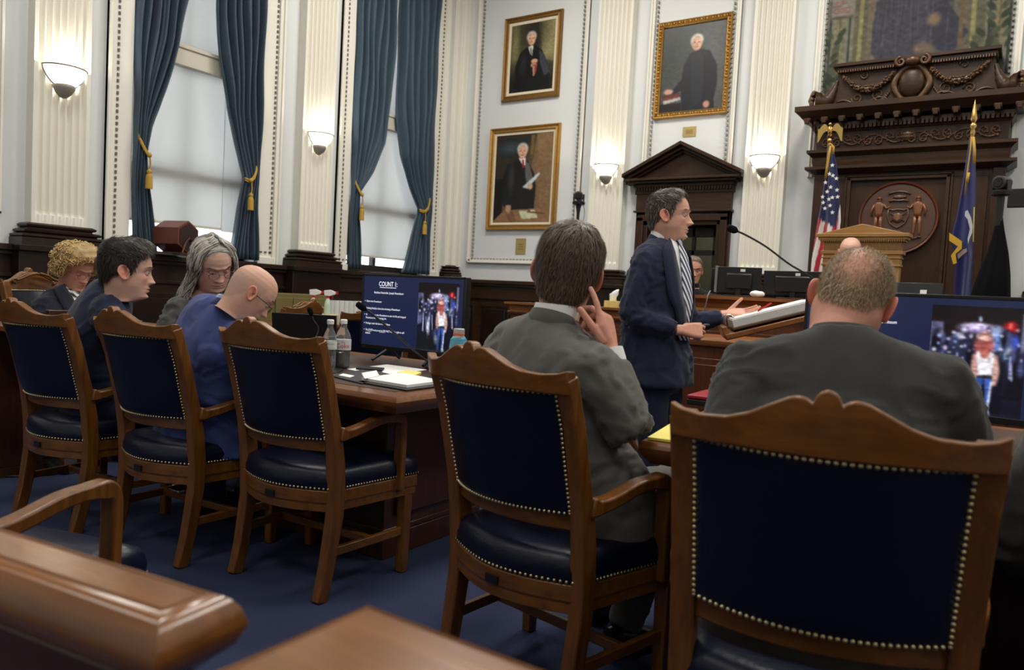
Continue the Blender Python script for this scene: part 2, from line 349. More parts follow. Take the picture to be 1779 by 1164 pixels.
# ---- windows
GL = mat('window_glass', (.92, .95, .97), .02, trans=1, ior=1.02, spec=.2)
BL = bpy.data.materials.new('blind_fabric'); BL.use_nodes = True; nt = BL.node_tree; nt.nodes.remove(nt.nodes['Principled BSDF'])
df = nt.nodes.new('ShaderNodeBsdfDiffuse'); df.inputs[0].default_value = (.62, .61, .57, 1); tr = nt.nodes.new('ShaderNodeBsdfTranslucent'); tr.inputs[0].default_value = (.62, .62, .60, 1)
mxs = nt.nodes.new('ShaderNodeMixShader'); mxs.inputs[0].default_value = .6; nt.links.new(df.outputs[0], mxs.inputs[1]); nt.links.new(tr.outputs[0], mxs.inputs[2]); nt.links.new(mxs.outputs[0], nt.nodes['Material Output'].inputs[0])
SASH = mat('dark_sash_paint', hexc(40, 32, 28), .5); TRW = mat('window_cream_paint', hexc(206, 200, 184), .5)
for wi, (a, b) in enumerate(WIN):
    root = thing('window_%d' % (wi+1), None, None, (XL, (a+b)/2, WZ0), kind='structure')
    mb = MB(); xo = XL-.26
    mb.box(xo, xo+.09, a, a+.09, WZ0, WZ1); mb.box(xo, xo+.09, b-.09, b, WZ0, WZ1); mb.box(xo, xo+.09, a, b, WZ0, WZ0+.10 if wi else WZ0+.05); mb.box(xo, xo+.09, a, b, 2.10, 2.22)
    mb.build('sash', SASH, root, 30, .005, world=True)
    cm = (a+b)/2-.06
    MB().box(xo-.02, xo+.05, cm-.03, cm+.03, WZ0, WZ1).build('glazing_bar', SASH, root, 30, world=True)
    MB().box(XL-.22, XL-.06, a, b, 3.235, 3.44).box(XL-.2, XL-.045, a, b, 3.40, 3.44).build('transom', TRW, root, 30, .006, world=True)
    for p0, p1 in ((a+.09, cm-.03), (cm+.03, b-.09)): MB().box(xo+.02, xo+.026, p0, p1, WZ0+.05, WZ1).build('pane', GL, root, 0, world=True)
    zb = 1.665 if wi == 0 else 1.54
    MB().box(XL-.13, XL-.127, a+.05, b-.06 if wi else b-.33, zb, 3.235).build('blind', BL, root, 0, world=True)
    MB().box(XL-.135, XL-.122, a+.05, b-.06 if wi else b-.33, zb-.012, zb+.012).build('blind_bar', TRW, root, 0, world=True)
    MB().box(XL-.13, XL-.127, a+.05, b-.05, 3.44, WZ1).build('blind', BL, root, 0, world=True)
    if wi == 0: MB().box(XL-.128, XL-.125, b-.335, b-.05, 1.64, 3.235).build('blind', BL, root, 0, world=True)
    MB().box(XL-.30, XL+.06, a, b, WZ0-.04, WZ0+.012).build('sill', M['wainx'], root, 30, .005, world=True)
# ---- curtains
def curtain(ywall, prof, label, seed, tie, tassel_side, over=0):
    rng = random.Random(seed); nf = 6; nu = 72
    zs = [p[0] for p in prof]; ws = [p[1] for p in prof]
    Z = list(np.linspace(5.75, 1.36, 60)); rings = []; sgn = 1 if prof[0][1] > 0 else -1
    ph = [rng.uniform(-.5, .5) for _ in range(nf+1)]
    ztie = tie
    for z in Z:
        w = np.interp(-z, [-q for q in zs], ws); g = abs(z-ztie); amp = .016+.042*min(1, g/.9)
        row = []
        for i in range(nu+1):
            u = i/nu; k = u*nf
            y = ywall+w*u+.012*math.sin(5*z+k)
            x = XL+.035+amp*math.sin(2*PI*k+ph[int(k) % nf]*1.6+.5*math.sin(z*1.3+k))+.012*math.sin(9*k+z*2)-.0*u
            row.append((x+.03*(1-min(1, g/.35)), y, z))
        rings.append(row)
    o = MB().loft(rings, closed=False).build('curtain', M['curtain'], None, 180, solid=.006)
    tag(o, label, 'curtain', 'teal window curtains')
    w = np.interp(-ztie, [-q for q in zs], ws); yc = ywall+w*.55
    hook = (XL+.03, ywall+.03*(-sgn)*-1, ztie+.20); 
    path = spline([(XL+.03, ywall+.01*sgn, ztie+.22), (XL+.10, ywall+w*.45, ztie+.06), (XL+.115, ywall+w*.8, ztie-.01), (XL+.08, ywall+w*1.04, ztie)], 14)
    mb = MB().tube(path, .011, 6); mb.tube([p+np.array([.004, 0, -.022]) for p in path], .009, 6)
    c = mb.build('tie_cord', M['cord'], o, 180, world=True)
    tx, ty = XL+.13, ywall+w*.8
    mb = MB().tube([(tx, ty, ztie-.0), (tx+.006, ty+.01, ztie-.1), (tx+.004, ty, ztie-.17)], .007, 6); mb.ell((tx, ty, ztie-.02), (.018, .024, .024))
    mb.lathe([(.006, 0), (.02, -.012), (.024, -.03), (.017, -.045), (.026, -.055), (.031, -.08), (.033, -.185), (.001, -.187)], (tx+.004, ty, ztie-.15), 12)
    mb.build('tassel', M['cord'], o, 60, world=True)
    return o
curtain(3.95, [(5.75, .66), (3.9, .55), (3.4, .46), (2.9, .30), (2.55, .18), (2.28, .125), (2.1, .135), (1.36, .26)], 'teal curtain on the left side of the window nearer the camera', 1, 2.28, 1)
curtain(5.35, [(5.75, -.66), (3.9, -.56), (3.4, -.50), (2.9, -.42), (2.5, -.28), (2.22, -.20), (2.0, -.24), (1.36, -.33)], 'teal curtain on the right side of the window nearer the camera', 2, 2.22, 1)
curtain(6.73, [(5.75, .70), (4.4, .68), (3.6, .66), (3.0, .58), (2.6, .38), (2.3, .13), (2.1, .13), (1.36, .20)], 'teal curtain on the left side of the window nearest the room corner', 3, 2.3, 1)
curtain(8.27, [(5.75, -.78), (4.4, -.77), (3.4, -.73), (2.9, -.66), (2.5, -.45), (2.24, -.28), (2.0, -.34), (1.36, -.50)], 'teal curtain on the right side of the window nearest the room corner', 4, 2.24, 1)
# ---- wall sconces
OPAL = mat('opal_lamp_glass', (1.0, .97, .90), .3, emit=1.7); OPAL.node_tree.nodes['Principled BSDF'].inputs['Base Color'].default_value = (.8, .8, .78, 1)
PEW = mat('pewter_metal', hexc(158, 150, 138), .5, metal=.0)
def sconce(P, c, z, h0, label, sz=1.0, power=13):
    root = thing('wall_sconce', label, 'wall lamp', P(c, h0, z-.22*sz), group='bowl wall sconces')
    R = .165*sz; n = 22; prof = [(.002, -.152), (.05, -.146), (.095, -.120), (.132, -.080), (.156, -.035), (.165, 0)]
    prof = [(r*sz, q*sz) for r, q in prof]
    def ring(r, q): return [P(c+r*math.cos(t), h0+.004+max(0, r*math.sin(t)), z+q) for t in [PI*j/n for j in range(n+1)]]
    mb = MB(); mb.loft([ring(r, q) for r, q in prof]+[ring(r-.008, q) for r, q in prof[::-1]], closed=False)
    mb.build('bowl', OPAL, root, 180, world=True)
    mb = MB(); mb.tube([P(c+R*1.01*math.cos(t), h0+.004+R*1.01*math.sin(t), z+.002) for t in [PI*j/n for j in range(n+1)]], .007*sz, 6)
    for s in (-1, 1): mb.tube([P(c+s*(r+.004), h0+.012, z+q) for r, q in prof], .007*sz, 6)
    mb.build('rim', PEW, root, 180, world=True)
    def ring2(r, q): return [P(c+r*math.cos(t), h0+max(0, r*1.3*math.sin(t)), z+q) for t in [PI*j/n for j in range(n+1)]]
    mb = MB(); mb.loft([ring2(r*sz, q*sz) for r, q in [(.004, -.235), (.03, -.226), (.058, -.200), (.082, -.160), (.084, -.140), (.078, -.132)]], closed=False)
    mb.build('bracket_cup', PEW, root, 60, world=True)
    l = bpy.data.lights.new('sconce_bulb', 'POINT'); l.energy = power; l.color = (1, .93, .80); l.shadow_soft_size = .05
    o = bpy.data.objects.new('sconce_bulb', l); COL.objects.link(o); o.location = P(c, h0+.085, z-.03)
    return root
sconce(PL, 3.27, 2.84, .121, 'lit bowl sconce on the left wall pilaster nearest the camera', 1.05)
sconce(PL, 6.10, 2.87, .121, 'lit bowl sconce on the left wall pilaster between the two windows')
sconce(PF, -4.44, 2.83, .121, 'lit bowl sconce on the far wall pilaster left of the doorway')
sconce(PF, -2.465, 2.83, .121, 'lit bowl sconce on the far wall pilaster right of the doorway')
# ---- ceiling lamps (above the frame); the gallery row is added to brighten faces
LNAME = ['over the left counsel table', 'over the corner by the windows', "over the judge's bench", 'over the right counsel table', 'at the far right of the room', 'at the right beside the counsel table', 'over the gallery at the left', 'over the gallery behind the camera', 'over the gallery at the right']
for i, (lx, ly) in enumerate(LAMPS):
    root = thing('ceiling_lamp', 'round brass-rimmed ceiling lamp '+LNAME[i], 'ceiling lamp', (lx, ly, CEIL), group='ceiling lamps')
    MB().lathe([(.62, -.005), (.64, -.03), (.64, -.12), (.60, -.14)], (0, 0, 0), 28).build('rim', M['brass'], root, 40)
    MB().lathe([(.58, -.12), (.5, -.2), (.3, -.26), (.02, -.28)], (0, 0, 0), 28).build('diffuser', OPAL, root, 60)
# ---- doorway with pediment
root = thing('door_1', None, None, (-3.42, YF, 0), kind='structure')
xc = (DX0+DX1)/2
mb = MB(); h1 = .10
for a0, a1 in ((DX0-.16, DX0), (DX1, DX1+.16)):
    wbox(mb, PF, a0, a1, -.3, .07, 0, DZ+.16); wbox(mb, PF, a0+.03 if a0 < xc else a0+.05, a1-.05 if a0 < xc else a1-.03, 0, .10, 0, DZ+.1)
wbox(mb, PF, DX0-.16, DX1+.16, -.3, .07, DZ, DZ+.16); wbox(mb, PF, DX0-.13, DX1+.13, 0, .10, DZ+.05, DZ+.13)
mb.build('architrave', M['oakdz'], root, 30, .006, world=True)
mb = MB(); z0 = DZ+.16
wbox(mb, PF, DX0-.16, DX1+.16, 0, .09, z0, z0+.24); wbox(mb, PF, DX0-.19, DX1+.19, 0, .13, z0+.30, z0+.34); wbox(mb, PF, DX0-.23, DX1+.23, 0, .19, z0+.34, z0+.37); wbox(mb, PF, DX0-.28, DX1+.28, 0, .23, z0+.37, z0+.40)
wbox(mb, PF, DX0-.18, DX1+.18, 0, .10, z0+.22, z0+.30); wbox(mb, PF, DX0-.18, DX1+.18, 0, .12, z0-.005, z0+.02)
mb.build('entablature', M['oakd'], root, 30, .005, world=True)
n = 34
for i in range(n):
    a = DX0-.17+(DX1-DX0+.34)*(i+.5)/n; mb = MB(); wbox(mb, PF, a-.011, a+.011, .09, .125, z0+.255, z0+.298)
    mb.build('dentil', M['oakd'], root, 0, world=True)
zp = z0+.40; hp = .36; wp = (DX1-DX0)/2+.30
mb = MB(); mb.prism([(-wp+.1, 0), (wp-.1, 0), (0, hp-.05)], PF(xc, 0, zp), (1, 0, 0), (0, 0, 1), (0, -.09, 0)); mb.build('tympanum', M['oakd'], root, 30, world=True)
for s in (-1, 1):
    mb = MB()
    for t0, t1, dep in ((0, .045, .26), (.045, .085, .2), (.085, .115, .14)):
        mb.prism([(s*wp, -t0), (0, hp-t0), (0, hp-t1), (s*wp*(1), -t1)], PF(xc, 0, zp+.055), (1, 0, 0), (0, 0, 1), (0, -dep, 0))
    mb.build('raking_cornice', M['oakd'], root, 30, .004, world=True)
# glazed leaf
mb = MB()
for a0, a1, q0, q1 in ((DX0, DX0+.11, 0, DZ), (DX1-.11, DX1, 0, DZ), (DX0, DX1, DZ-.12, DZ), (DX0, DX1, 0, .25), (DX0, DX1, 1.74, 1.80), (xc+.06, xc+.10, .25, DZ)): wbox(mb, PF, a0, a1, -.22, -.17, q0, q1)
mb.build('door_leaf', mat('black_door_frame', hexc(26, 20, 18), .4), root, 30, .004, world=True)
for a0, a1, q0, q1 in ((DX0+.11, xc+.06, .25, 1.74), (xc+.10, DX1-.11, .25, 1.74), (DX0+.11, xc+.06, 1.8, DZ-.12), (xc+.10, DX1-.11, 1.8, DZ-.12)):
    mb = MB(); wbox(mb, PF, a0, a1, -.20, -.19, q0, q1); mb.build('door_pane', GL, root, 0, world=True)
# ================================================================== courtroom armchairs
CW = dict(wr=.46, wf=.55, df=.415, wt=.515, ro=.072, zt=.945, za=.645, zs=.455)
def quad_sweep(mb, path, wx, wd, ax=(1, 0, 0)):
    """rectangular bar along path: wx across ax, wd across the third axis (each a number or list)"""
    P = [np.array(p, float) for p in path]; k = len(P); rings = []; ax = np.array(ax, float)
    for i in range(k):
        T = nrm(P[min(i+1, k-1)]-P[max(i-1, 0)]); a = nrm(ax-T*(ax@T)); b = np.cross(T, a)
        w_ = (wx[i] if hasattr(wx, '__len__') else wx)/2; d_ = (wd[i] if hasattr(wd, '__len__') else wd)/2
        rings.append([P[i]+a*w_+b*d_, P[i]-a*w_+b*d_, P[i]-a*w_-b*d_, P[i]+a*w_-b*d_])
    return mb.loft(rings)
def crest_z(t):                                           # t in -1..1 across the back, height above post top
    a = abs(t)
    return float(np.interp(a, [0, .035, .065, .075, .095, .10, .13, .18, .23, .33, .46, .60, .78, .92, 1.0],
                              [.058, .056, .048, .036, .035, .040, .044, .045, .041, .028, .010, -.002, -.006, -.002, .006]))
def crest_top(t, carved): return crest_z(t)+(.012*max(0, math.cos(t*9)) if carved and abs(t) < .17 else 0)
def make_chair(label, loc, rz, group, carved=False):
    W = CW; root = thing('courtroom_armchair', label, 'chair', loc, rz, group)
    def bow(t, z): return -(.085*(1-t*t))*min(1, max(0, (z-.40)/.2))       # back bows away from the sitter
    def post_y(z): return float(np.interp(z, [0, .12, .30, .45, .60, .80, .95], [0, .028, .055, .055, .03, -.02, -W['ro']]))
    def post_x(z): return float(np.interp(z, [0, .40, .95], [W['wr']/2-.005, W['wr']/2, W['wt']/2-.022]))
    for s in (-1, 1):                                     # rear legs run up as the back posts
        zs_ = [0, .06, .12, .2, .3, .4, .5, .6, .7, .8, .9, W['zt']-.014]
        mb = MB(); quad_sweep(mb, [(s*post_x(z), post_y(z), z) for z in zs_], [.04, .041, .042, .043, .044, .046, .046, .045, .044, .044, .045, .046], [.046, .047, .048, .05, .054, .056, .054, .048, .044, .042, .042, .042])
        mb.build('rear_leg', M['chair'], root, 30, .005)
        mb = MB(); quad_sweep(mb, [(s*(W['wf']/2-.02), W['df'], 0), (s*(W['wf']/2-.02), W['df'], .36)], [.036, .046], [.036, .046])
        mb.build('front_leg', M['chair'], root, 30, .005)
        # arm: from post forward, round the corner and down to the seat rail
        x0, x1 = W['wr']/2+.012, W['wf']/2-.004; za = W['za']
        path = spline([(s*x0, .045, za-.045), (s*(x0+.004), .075, za-.048), (s*(x0+.018), .13, za-.035), (s*(x1-.006), .22, za-.014), (s*x1, .29, za-.010), (s*x1, .335, za-.016), (s*x1, .352, za-.036), (s*x1, .355, za-.07), (s*x1, .355, za-.12), (s*x1, .354, .5), (s*x1, .353, .44), (s*x1, .352, .345)], 44)
        n = len(path); wx = [.042]*n; wd = [.034+.016*math.exp(-((i-1)/3)**2) for i in range(n)]
        wd = [w_+.012*max(0, 1-abs(i-19)/4) for i, w_ in enumerate(wd)]
        wd = [w_*(1 if i < 24 else .92) for i, w_ in enumerate(wd)]; mb = MB(); quad_sweep(mb, path, wx, wd); mb.build('arm', M['chair'], root, 30, .006)
        mb = MB(); quad_sweep(mb, [(s*(W['wr']/2), .05, .17), (s*(W['wf']/2-.02), W['df'], .17)], .02, .032, (1, 0, 0)); mb.build('side_stretcher', M['chairx'], root, 30, .003)
    mb = MB(); quad_sweep(mb, [(-W['wf']/2+.04, .24, .17), (W['wf']/2-.04, .24, .17)], .02, .03, (0, 1, 0)); mb.build('cross_stretcher', M['chairx'], root, 30, .003)
    # crest rail
    hw = W['wt']/2; rings = []; ts = np.linspace(-1, 1, 97)
    for t in ts:
        x = hw*t*.995; zt_ = W['zt']+crest_top(t, carved); zb_ = W['zt']-.050-.006*t*t; y = -W['ro']+bow(t, .9); th = .017
        yb = y+.012
        rings.append([(x, y-th, zt_), (x, y+th, zt_-.002), (x, yb+th, zb_), (x, yb-th, zb_)])
    MB().loft(rings).build('crest_rail', M['chairx'], root, 28, .004)
    if carved:
        mb = MB()
        for s in (-1, 1):
            mb.tube(spline([(s*.01, -W['ro']-.038, .985), (s*.06, -W['ro']-.036, .975), (s*.11, -W['ro']-.034, .955), (s*.15, -W['ro']-.03, .945), (s*.13, -W['ro']-.03, .925)], 16), .007, 6)
            mb.tube(spline([(s*.01, -W['ro']+.0, .985), (s*.06, -W['ro']+.0, .975), (s*.11, -W['ro']+.002, .955), (s*.15, -W['ro']+.006, .945)], 16), .007, 6)
        mb.build('crest_carving', M['chairx'], root, 180)
    # lower back rail
    rings = []
    for t in np.linspace(-1, 1, 17):
        x = post_x(.5)*t; y = post_y(.5)+bow(t, .55)+.006; rings.append([(x, y-.016, .592), (x, y+.016, .592), (x, y+.016, .532), (x, y-.016, .532)])
    MB().loft(rings).build('lower_back_rail', M['chairx'], root, 28, .004)
    # upholstered back, both faces
    def bp(t, v, off):
        z = .575+v*(W['zt']-.05-.575); x = (post_x(z)-.012)*t; return (x, post_y(z)+bow(t, z)+off+ (1 if off > 0 else -1)*.010*(1-t**4)*(1-(2*v-1)**4), z)
    rings = []
    nu, nv = 18, 12
    for side in (-1, 1):
        mb_ = None
    mb = MB()
    mb.loft([[bp(2*i/nu-1, j/nv, -.014) for i in range(nu+1)]+[bp(2*i/nu-1, j/nv, .016) for i in range(nu, -1, -1)] for j in range(nv+1)])
    mb.build('back_panel', M['leather'], root, 50)
    # seat
    zs = W['zs']; pts = [(-W['wr']/2-.004, .035), (W['wr']/2+.004, .035), (W['wf']/2+.012, W['df']+.035), (-W['wf']/2-.012, W['df']+.035)]
    def outline(k, e, z):
        out = []
        for i in range(4):
            a, b = np.array(pts[i]), np.array(pts[(i+1) % 4])
            for j in range(k):
                p = a+(b-a)*j/k
                if i == 0: p = p+np.array([0, -.075*math.sin(PI*j/k)])
                if i == 2: p = p+np.array([0, .018*math.sin(PI*j/k)])
                c = np.array([0, .22]); q = c+(p-c)*e; out.append((q[0], q[1], z))
        return out
    mb = MB(); mb.loft([outline(10, .97, .385), outline(10, 1.0, .40), outline(10, 1.005, .425), outline(10, .985, .448), outline(10, .95, .464), outline(10, .84, .476), outline(10, .45, .485), outline(10, .02, .486)])
    mb.build('seat_cushion', M['leather'], root, 180)
    mb = MB(); mb.loft([outline(10, .985, .315), outline(10, .985, .345), outline(10, 1.0, .349), outline(10, 1.0, .392), outline(10, .9, .394)])
    sr = mb.build('seat_rail', M['chairx'], root, 30, .003)
    mb = MB(); mb.box(-.022, .022, -.046, -.034, .352, .374); mb.build('label_plate', M['black'], root, 0)
    # brass nails
    mb = MB()
    def nail(p, n_):
        n_ = nrm(n_); a = nrm(np.cross(n_, (0.3, .2, 1))); b = np.cross(n_, a); p = np.array(p, float); r = .0045
        ring = [p+r*(math.cos(t)*a+math.sin(t)*b) for t in [PI*k/3 for k in range(6)]]
        mid = [p+n_*.0028+.6*r*(math.cos(t)*a+math.sin(t)*b) for t in [PI*k/3 for k in range(6)]]
        mb.loft([ring, mid], cap=False); mb.f.append(tuple(len(mb.v)-6+k for k in range(6)))
    for side, off in ((-1, -.0165), (1, .019)):
        for i in range(38): t = -0.955+1.91*i/37; nail(bp(t, .985, off), (0, side, 0)); nail(bp(t, .015, off), (0, side, 0))
        for j in range(1, 27): v = j/27; nail(bp(-.955, v, off), (0, side, 0)); nail(bp(.955, v, off), (0, side, 0))
    for k, p in enumerate(outline(32, 1.004, .400)): nail(p, (p[0], p[1]-.22, 0))
    tag(mb.build('nail_heads', M['nail'], root, 180), kind='stuff')
    return root
CH = {}
base_chair = make_chair('empty navy leather armchair pushed back from the counsel table by the bottles', (-2.20, 1.829, 0), .039, 'courtroom armchairs')
def chair(label, x, y, rz, src=base_chair):
    c = copy_tree(src); c.location = (x, y, 0); c.rotation_euler = (0, 0, rz); c['label'] = label; return c
chair('navy leather armchair of the young man at the far left end of the row', -3.52, 1.64, .07)
chair('navy leather armchair of the bald man in the bright blue suit', -2.848, 1.709, .041)
chair('navy leather armchair of the man in the grey suit holding his temple', -1.105, 1.687, -.174)
chair('navy leather armchair large in the right foreground, behind the charcoal-suited man', -.254, 1.388, .165)
chair('navy leather armchair cut off by the left edge, only its arm and seat showing', -1.86, .52, .30)
chair('navy leather armchair cut off by the right edge of the picture', .42, 1.52, .12)
P3C = chair('navy leather armchair mostly hidden under the grey-haired woman', -3.86, 2.78, -1.25)
carved = make_chair('carved-crest navy armchair of the curly-haired woman by the dark panelling', (-4.93, 2.28, 0), -1.3, 'carved courtroom armchairs', True)
c_ = chair('carved-crest navy armchair behind the open black laptop', -4.78, 4.08, PI/2+.25, carved)
c_ = chair('carved-crest navy armchair half hidden behind the left television', -3.86, 4.02, PI/2-.6, carved)
carved.scale = (.98, 1.02, 1.12)
# ================================================================== counsel table on the left
TZ = .74
root = thing('counsel_table', 'long brown counsel table holding the left television and the bottles', 'table', (-2.44, 2.6, 0))
def top(mb, x0, x1, y0, y1, z, t=.045, c=.0):
    poly = [(x0, y0), (x1-c, y0), (x1, y0+c), (x1, y1), (x0, y1)] if c else [(x0, y0), (x1, y0), (x1, y1), (x0, y1)]
    cx_ = np.mean([p[0] for p in poly]); cy_ = np.mean([p[1] for p in poly])
    def rg(e, zz): return [(x+(-e if x < cx_ else e), y+(-e if y < cy_ else e), zz) for x, y in poly]
    mb.loft([rg(-.03, z-t-.02), rg(-.012, z-t), rg(.0, z-t*.7), rg(.004, z-t*.4), rg(0, z-.008), rg(-.008, z)])
mb = MB(); top(mb, -3.32, -1.79, 1.99, 3.22, TZ); mb.build('table_top', M['table'], root, 30, world=True)
MB().box(-3.2, -1.90, 2.10, 3.1, TZ, TZ+.0015).build('leather_inset', M['desk_inset'], root, 0, world=True)
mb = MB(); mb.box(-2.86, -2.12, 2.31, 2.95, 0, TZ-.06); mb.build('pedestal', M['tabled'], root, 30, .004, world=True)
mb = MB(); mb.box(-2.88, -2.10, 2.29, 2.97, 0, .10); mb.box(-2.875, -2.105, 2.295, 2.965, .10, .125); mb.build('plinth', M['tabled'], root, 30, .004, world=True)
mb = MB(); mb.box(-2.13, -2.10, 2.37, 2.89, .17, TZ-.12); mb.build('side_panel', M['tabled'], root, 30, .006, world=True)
# ================================================================== table on the right
TR = .115
root = thing('counsel_table', 'brown counsel table at the right holding the legal pad and red laptop', 'table', (-.84, 1.93, 0), TR)
mb = MB(); top(mb, 0, 2.2, 0, 1.25, TZ); mb.build('table_top', M['table'], root, 30)
MB().box(.10, 2.1, .10, 1.15, TZ, TZ+.0015).build('leather_inset', M['desk_inset'], root, 0)
mb = MB(); mb.box(.3, 1.9, .3, .95, 0, TZ-.06); mb.build('pedestal', M['tabled'], root, 30, .004)
mb = MB(); mb.box(.28, 1.92, .28, .97, 0, .10); mb.build('plinth', M['tabled'], root, 30, .004)
def tr_pt(x, y): c, s = math.cos(TR), math.sin(TR); return (-.84+c*x-s*y, 1.93+s*x+c*y)
# ================================================================== gallery rails in the foreground
def rail(name, label, loc, rz, x0, x1, y0, y1, z, t=.07):
    root = thing(name, label, 'railing', loc, rz, 'gallery rails')
    def rg(e, zz): return [(x0-e, y0-e, zz), (x1+e, y0-e, zz), (x1+e, y1+e, zz), (x0-e, y1+e, zz)]
    mb = MB(); mb.loft([rg(-.04, z-t-.02), rg(-.02, z-t), rg(-.004, z-t*.8), rg(.004, z-t*.55), rg(.004, z-.034), rg(-.001, z-.018), rg(-.010, z-.007), rg(-.020, z-.002), rg(-.024, z-.0005), rg(-.0255, z-.003), rg(-.028, z-.003), rg(-.030, z)])
    mb.build('rail_cap', M['rail'], root, 32)
    MB().box(x0+.03, x1-.03, y0+.03, y1-.03, .12, z-t-.01).build('rail_panel', M['tabled'], root, 30, .004)
    MB().box(x0+.02, x1-.02, y0+.02, y1-.02, 0, .12).build('plinth', M['tabled'], root, 30, .004)
    return root
rail('gallery_rail', 'blurred polished wooden rail end in the lower left foreground', (-.64, .445, 0), .13, -.85, .0, -.052, .052, .80)
rail('gallery_rail', 'blurred wooden rail top at the bottom centre, nearest the camera', (-.545, .575, 0), .0, 0, 2.0, -.42, 0, .80)
# ================================================================== television
SLIDE_BG = mat('slide_navy', hexc(26, 36, 68), .25, emit=.9)
SLIDE_BG.node_tree.nodes['Principled BSDF'].inputs['Base Color'].default_value = (.01, .01, .02, 1)
TXT = mat('slide_text_white', (.9, .92, 1), .4, emit=.9)
def text(body, size, mat_, M4, parent, name='lettering', sx=1.0, align='LEFT', extrude=0):
    cu = bpy.data.curves.new(name, 'FONT'); cu.body = body; cu.size = size; cu.align_x = align; cu.extrude = extrude; cu.resolution_u = 2
    t = bpy.data.objects.new(name, cu); COL.objects.link(t); bpy.context.view_layer.update()
    me = bpy.data.meshes.new_from_object(t.evaluated_get(bpy.context.evaluated_depsgraph_get())); bpy.data.objects.remove(t)
    me.materials.clear(); me.materials.append(mat_); me.transform(M4 @ Matrix.Scale(sx, 4, (1, 0, 0)))
    o = bpy.data.objects.new(name, me); COL.objects.link(o); o.parent = parent; return o
class Canvas:                                             # flat printed picture as a coloured grid, y runs down
    def __init__(s, w, h, nx, ny, col):
        s.w, s.h, s.nx, s.ny = w, h, nx, ny; X, Y = np.meshgrid(np.linspace(0, 1, nx+1), np.linspace(0, 1, ny+1)); s.X, s.Y = X, Y
        s.c = np.ones((ny+1, nx+1, 3))*np.array(col, float)/255
    def blend(s, a, col): a = np.clip(a, 0, 1)[..., None]; s.c = s.c*(1-a)+np.array(col, float)/255*a; return s
    def ell(s, x, y, rx, ry, col, soft=.15, rot=0, a=1):
        c_, s_ = math.cos(rot), math.sin(rot); asp = s.h/s.w; dx, dy = s.X-x, (s.Y-y)*asp
        u, v = (dx*c_+dy*s_)/rx, (-dx*s_+dy*c_)/(ry*asp); d = np.sqrt(u*u+v*v); return s.blend(a*(1-(d-1+soft)/(2*soft)), col)
    def poly(s, pts, col, a=1):
        ins = np.zeros_like(s.X, bool); n = len(pts)
        for i in range(n):
            x1, y1 = pts[i]; x2, y2 = pts[(i+1) % n]
            cnd = (s.Y < y1) != (s.Y < y2)
            ins ^= cnd & (s.X < (x2-x1)*(s.Y-y1)/((y2-y1) or 1e-9)+x1)
        k = ins.astype(float); k = (k+np.roll(k, 1, 0)+np.roll(k, -1, 0)+np.roll(k, 1, 1)+np.roll(k, -1, 1))/5
        return s.blend(a*k, col)
    def line(s, pts, w, col, a=1, soft=.5):
        d = np.full_like(s.X, 9.0); asp = s.h/s.w
        for (x1, y1), (x2, y2) in zip(pts, pts[1:]):
            y1a, y2a = y1*asp, y2*asp; L2 = (x2-x1)**2+(y2a-y1a)**2+1e-12; t = np.clip(((s.X-x1)*(x2-x1)+(s.Y*asp-y1a)*(y2a-y1a))/L2, 0, 1)
            d = np.minimum(d, np.hypot(s.X-x1-t*(x2-x1), s.Y*asp-y1a-t*(y2a-y1a)))
        return s.blend(a*(1-(d-w*(1-soft))/(2*w*soft)), col)
    def grain(s, k, seed, n=12):
        rng = np.random.RandomState(seed); g = rng.randn(n*int(s.h/s.w*1)+n, n); yi = (s.Y*(g.shape[0]-2)); xi = s.X*(n-2)
        a, b = yi.astype(int), xi.astype(int); fy, fx = yi-a, xi-b
        v = g[a, b]*(1-fy)*(1-fx)+g[a+1, b]*fy*(1-fx)+g[a, b+1]*(1-fy)*fx+g[a+1, b+1]*fy*fx; s.c = np.clip(s.c*(1+k*v[..., None]), 0, 1); return s
    def blur(s, k=1):
        for _ in range(k):
            p = np.pad(s.c, ((1, 1), (1, 1), (0, 0)), 'edge'); s.c = (p[:-2, 1:-1]+p[2:, 1:-1]+p[1:-1, :-2]+p[1:-1, 2:]+2*p[1:-1, 1:-1])/6
        return s
    def build(s, name, o, ex, ey, mat_, parent, world=False):
        o, ex, ey = (np.array(q, float) for q in (o, ex, ey)); P = o+s.X.ravel()[:, None]*ex*s.w+s.Y.ravel()[:, None]*ey*s.h
        n = s.nx+1; f = [(j*n+i, j*n+i+1, (j+1)*n+i+1, (j+1)*n+i) for j in range(s.ny) for i in range(s.nx)]
        me = bpy.data.meshes.new(name); me.from_pydata(P.tolist(), [], f); c = s.c.reshape(-1, 3)
        set_cols(me, np.where(c <= .04045, c/12.92, ((c+.055)/1.055)**2.4)); me.materials.append(mat_)
        ob = bpy.data.objects.new(name, me); COL.objects.link(ob)
        if parent is not None: attach(ob, parent, world)
        return ob
SCR = vcol('screen_picture', .25, emit=1.0)
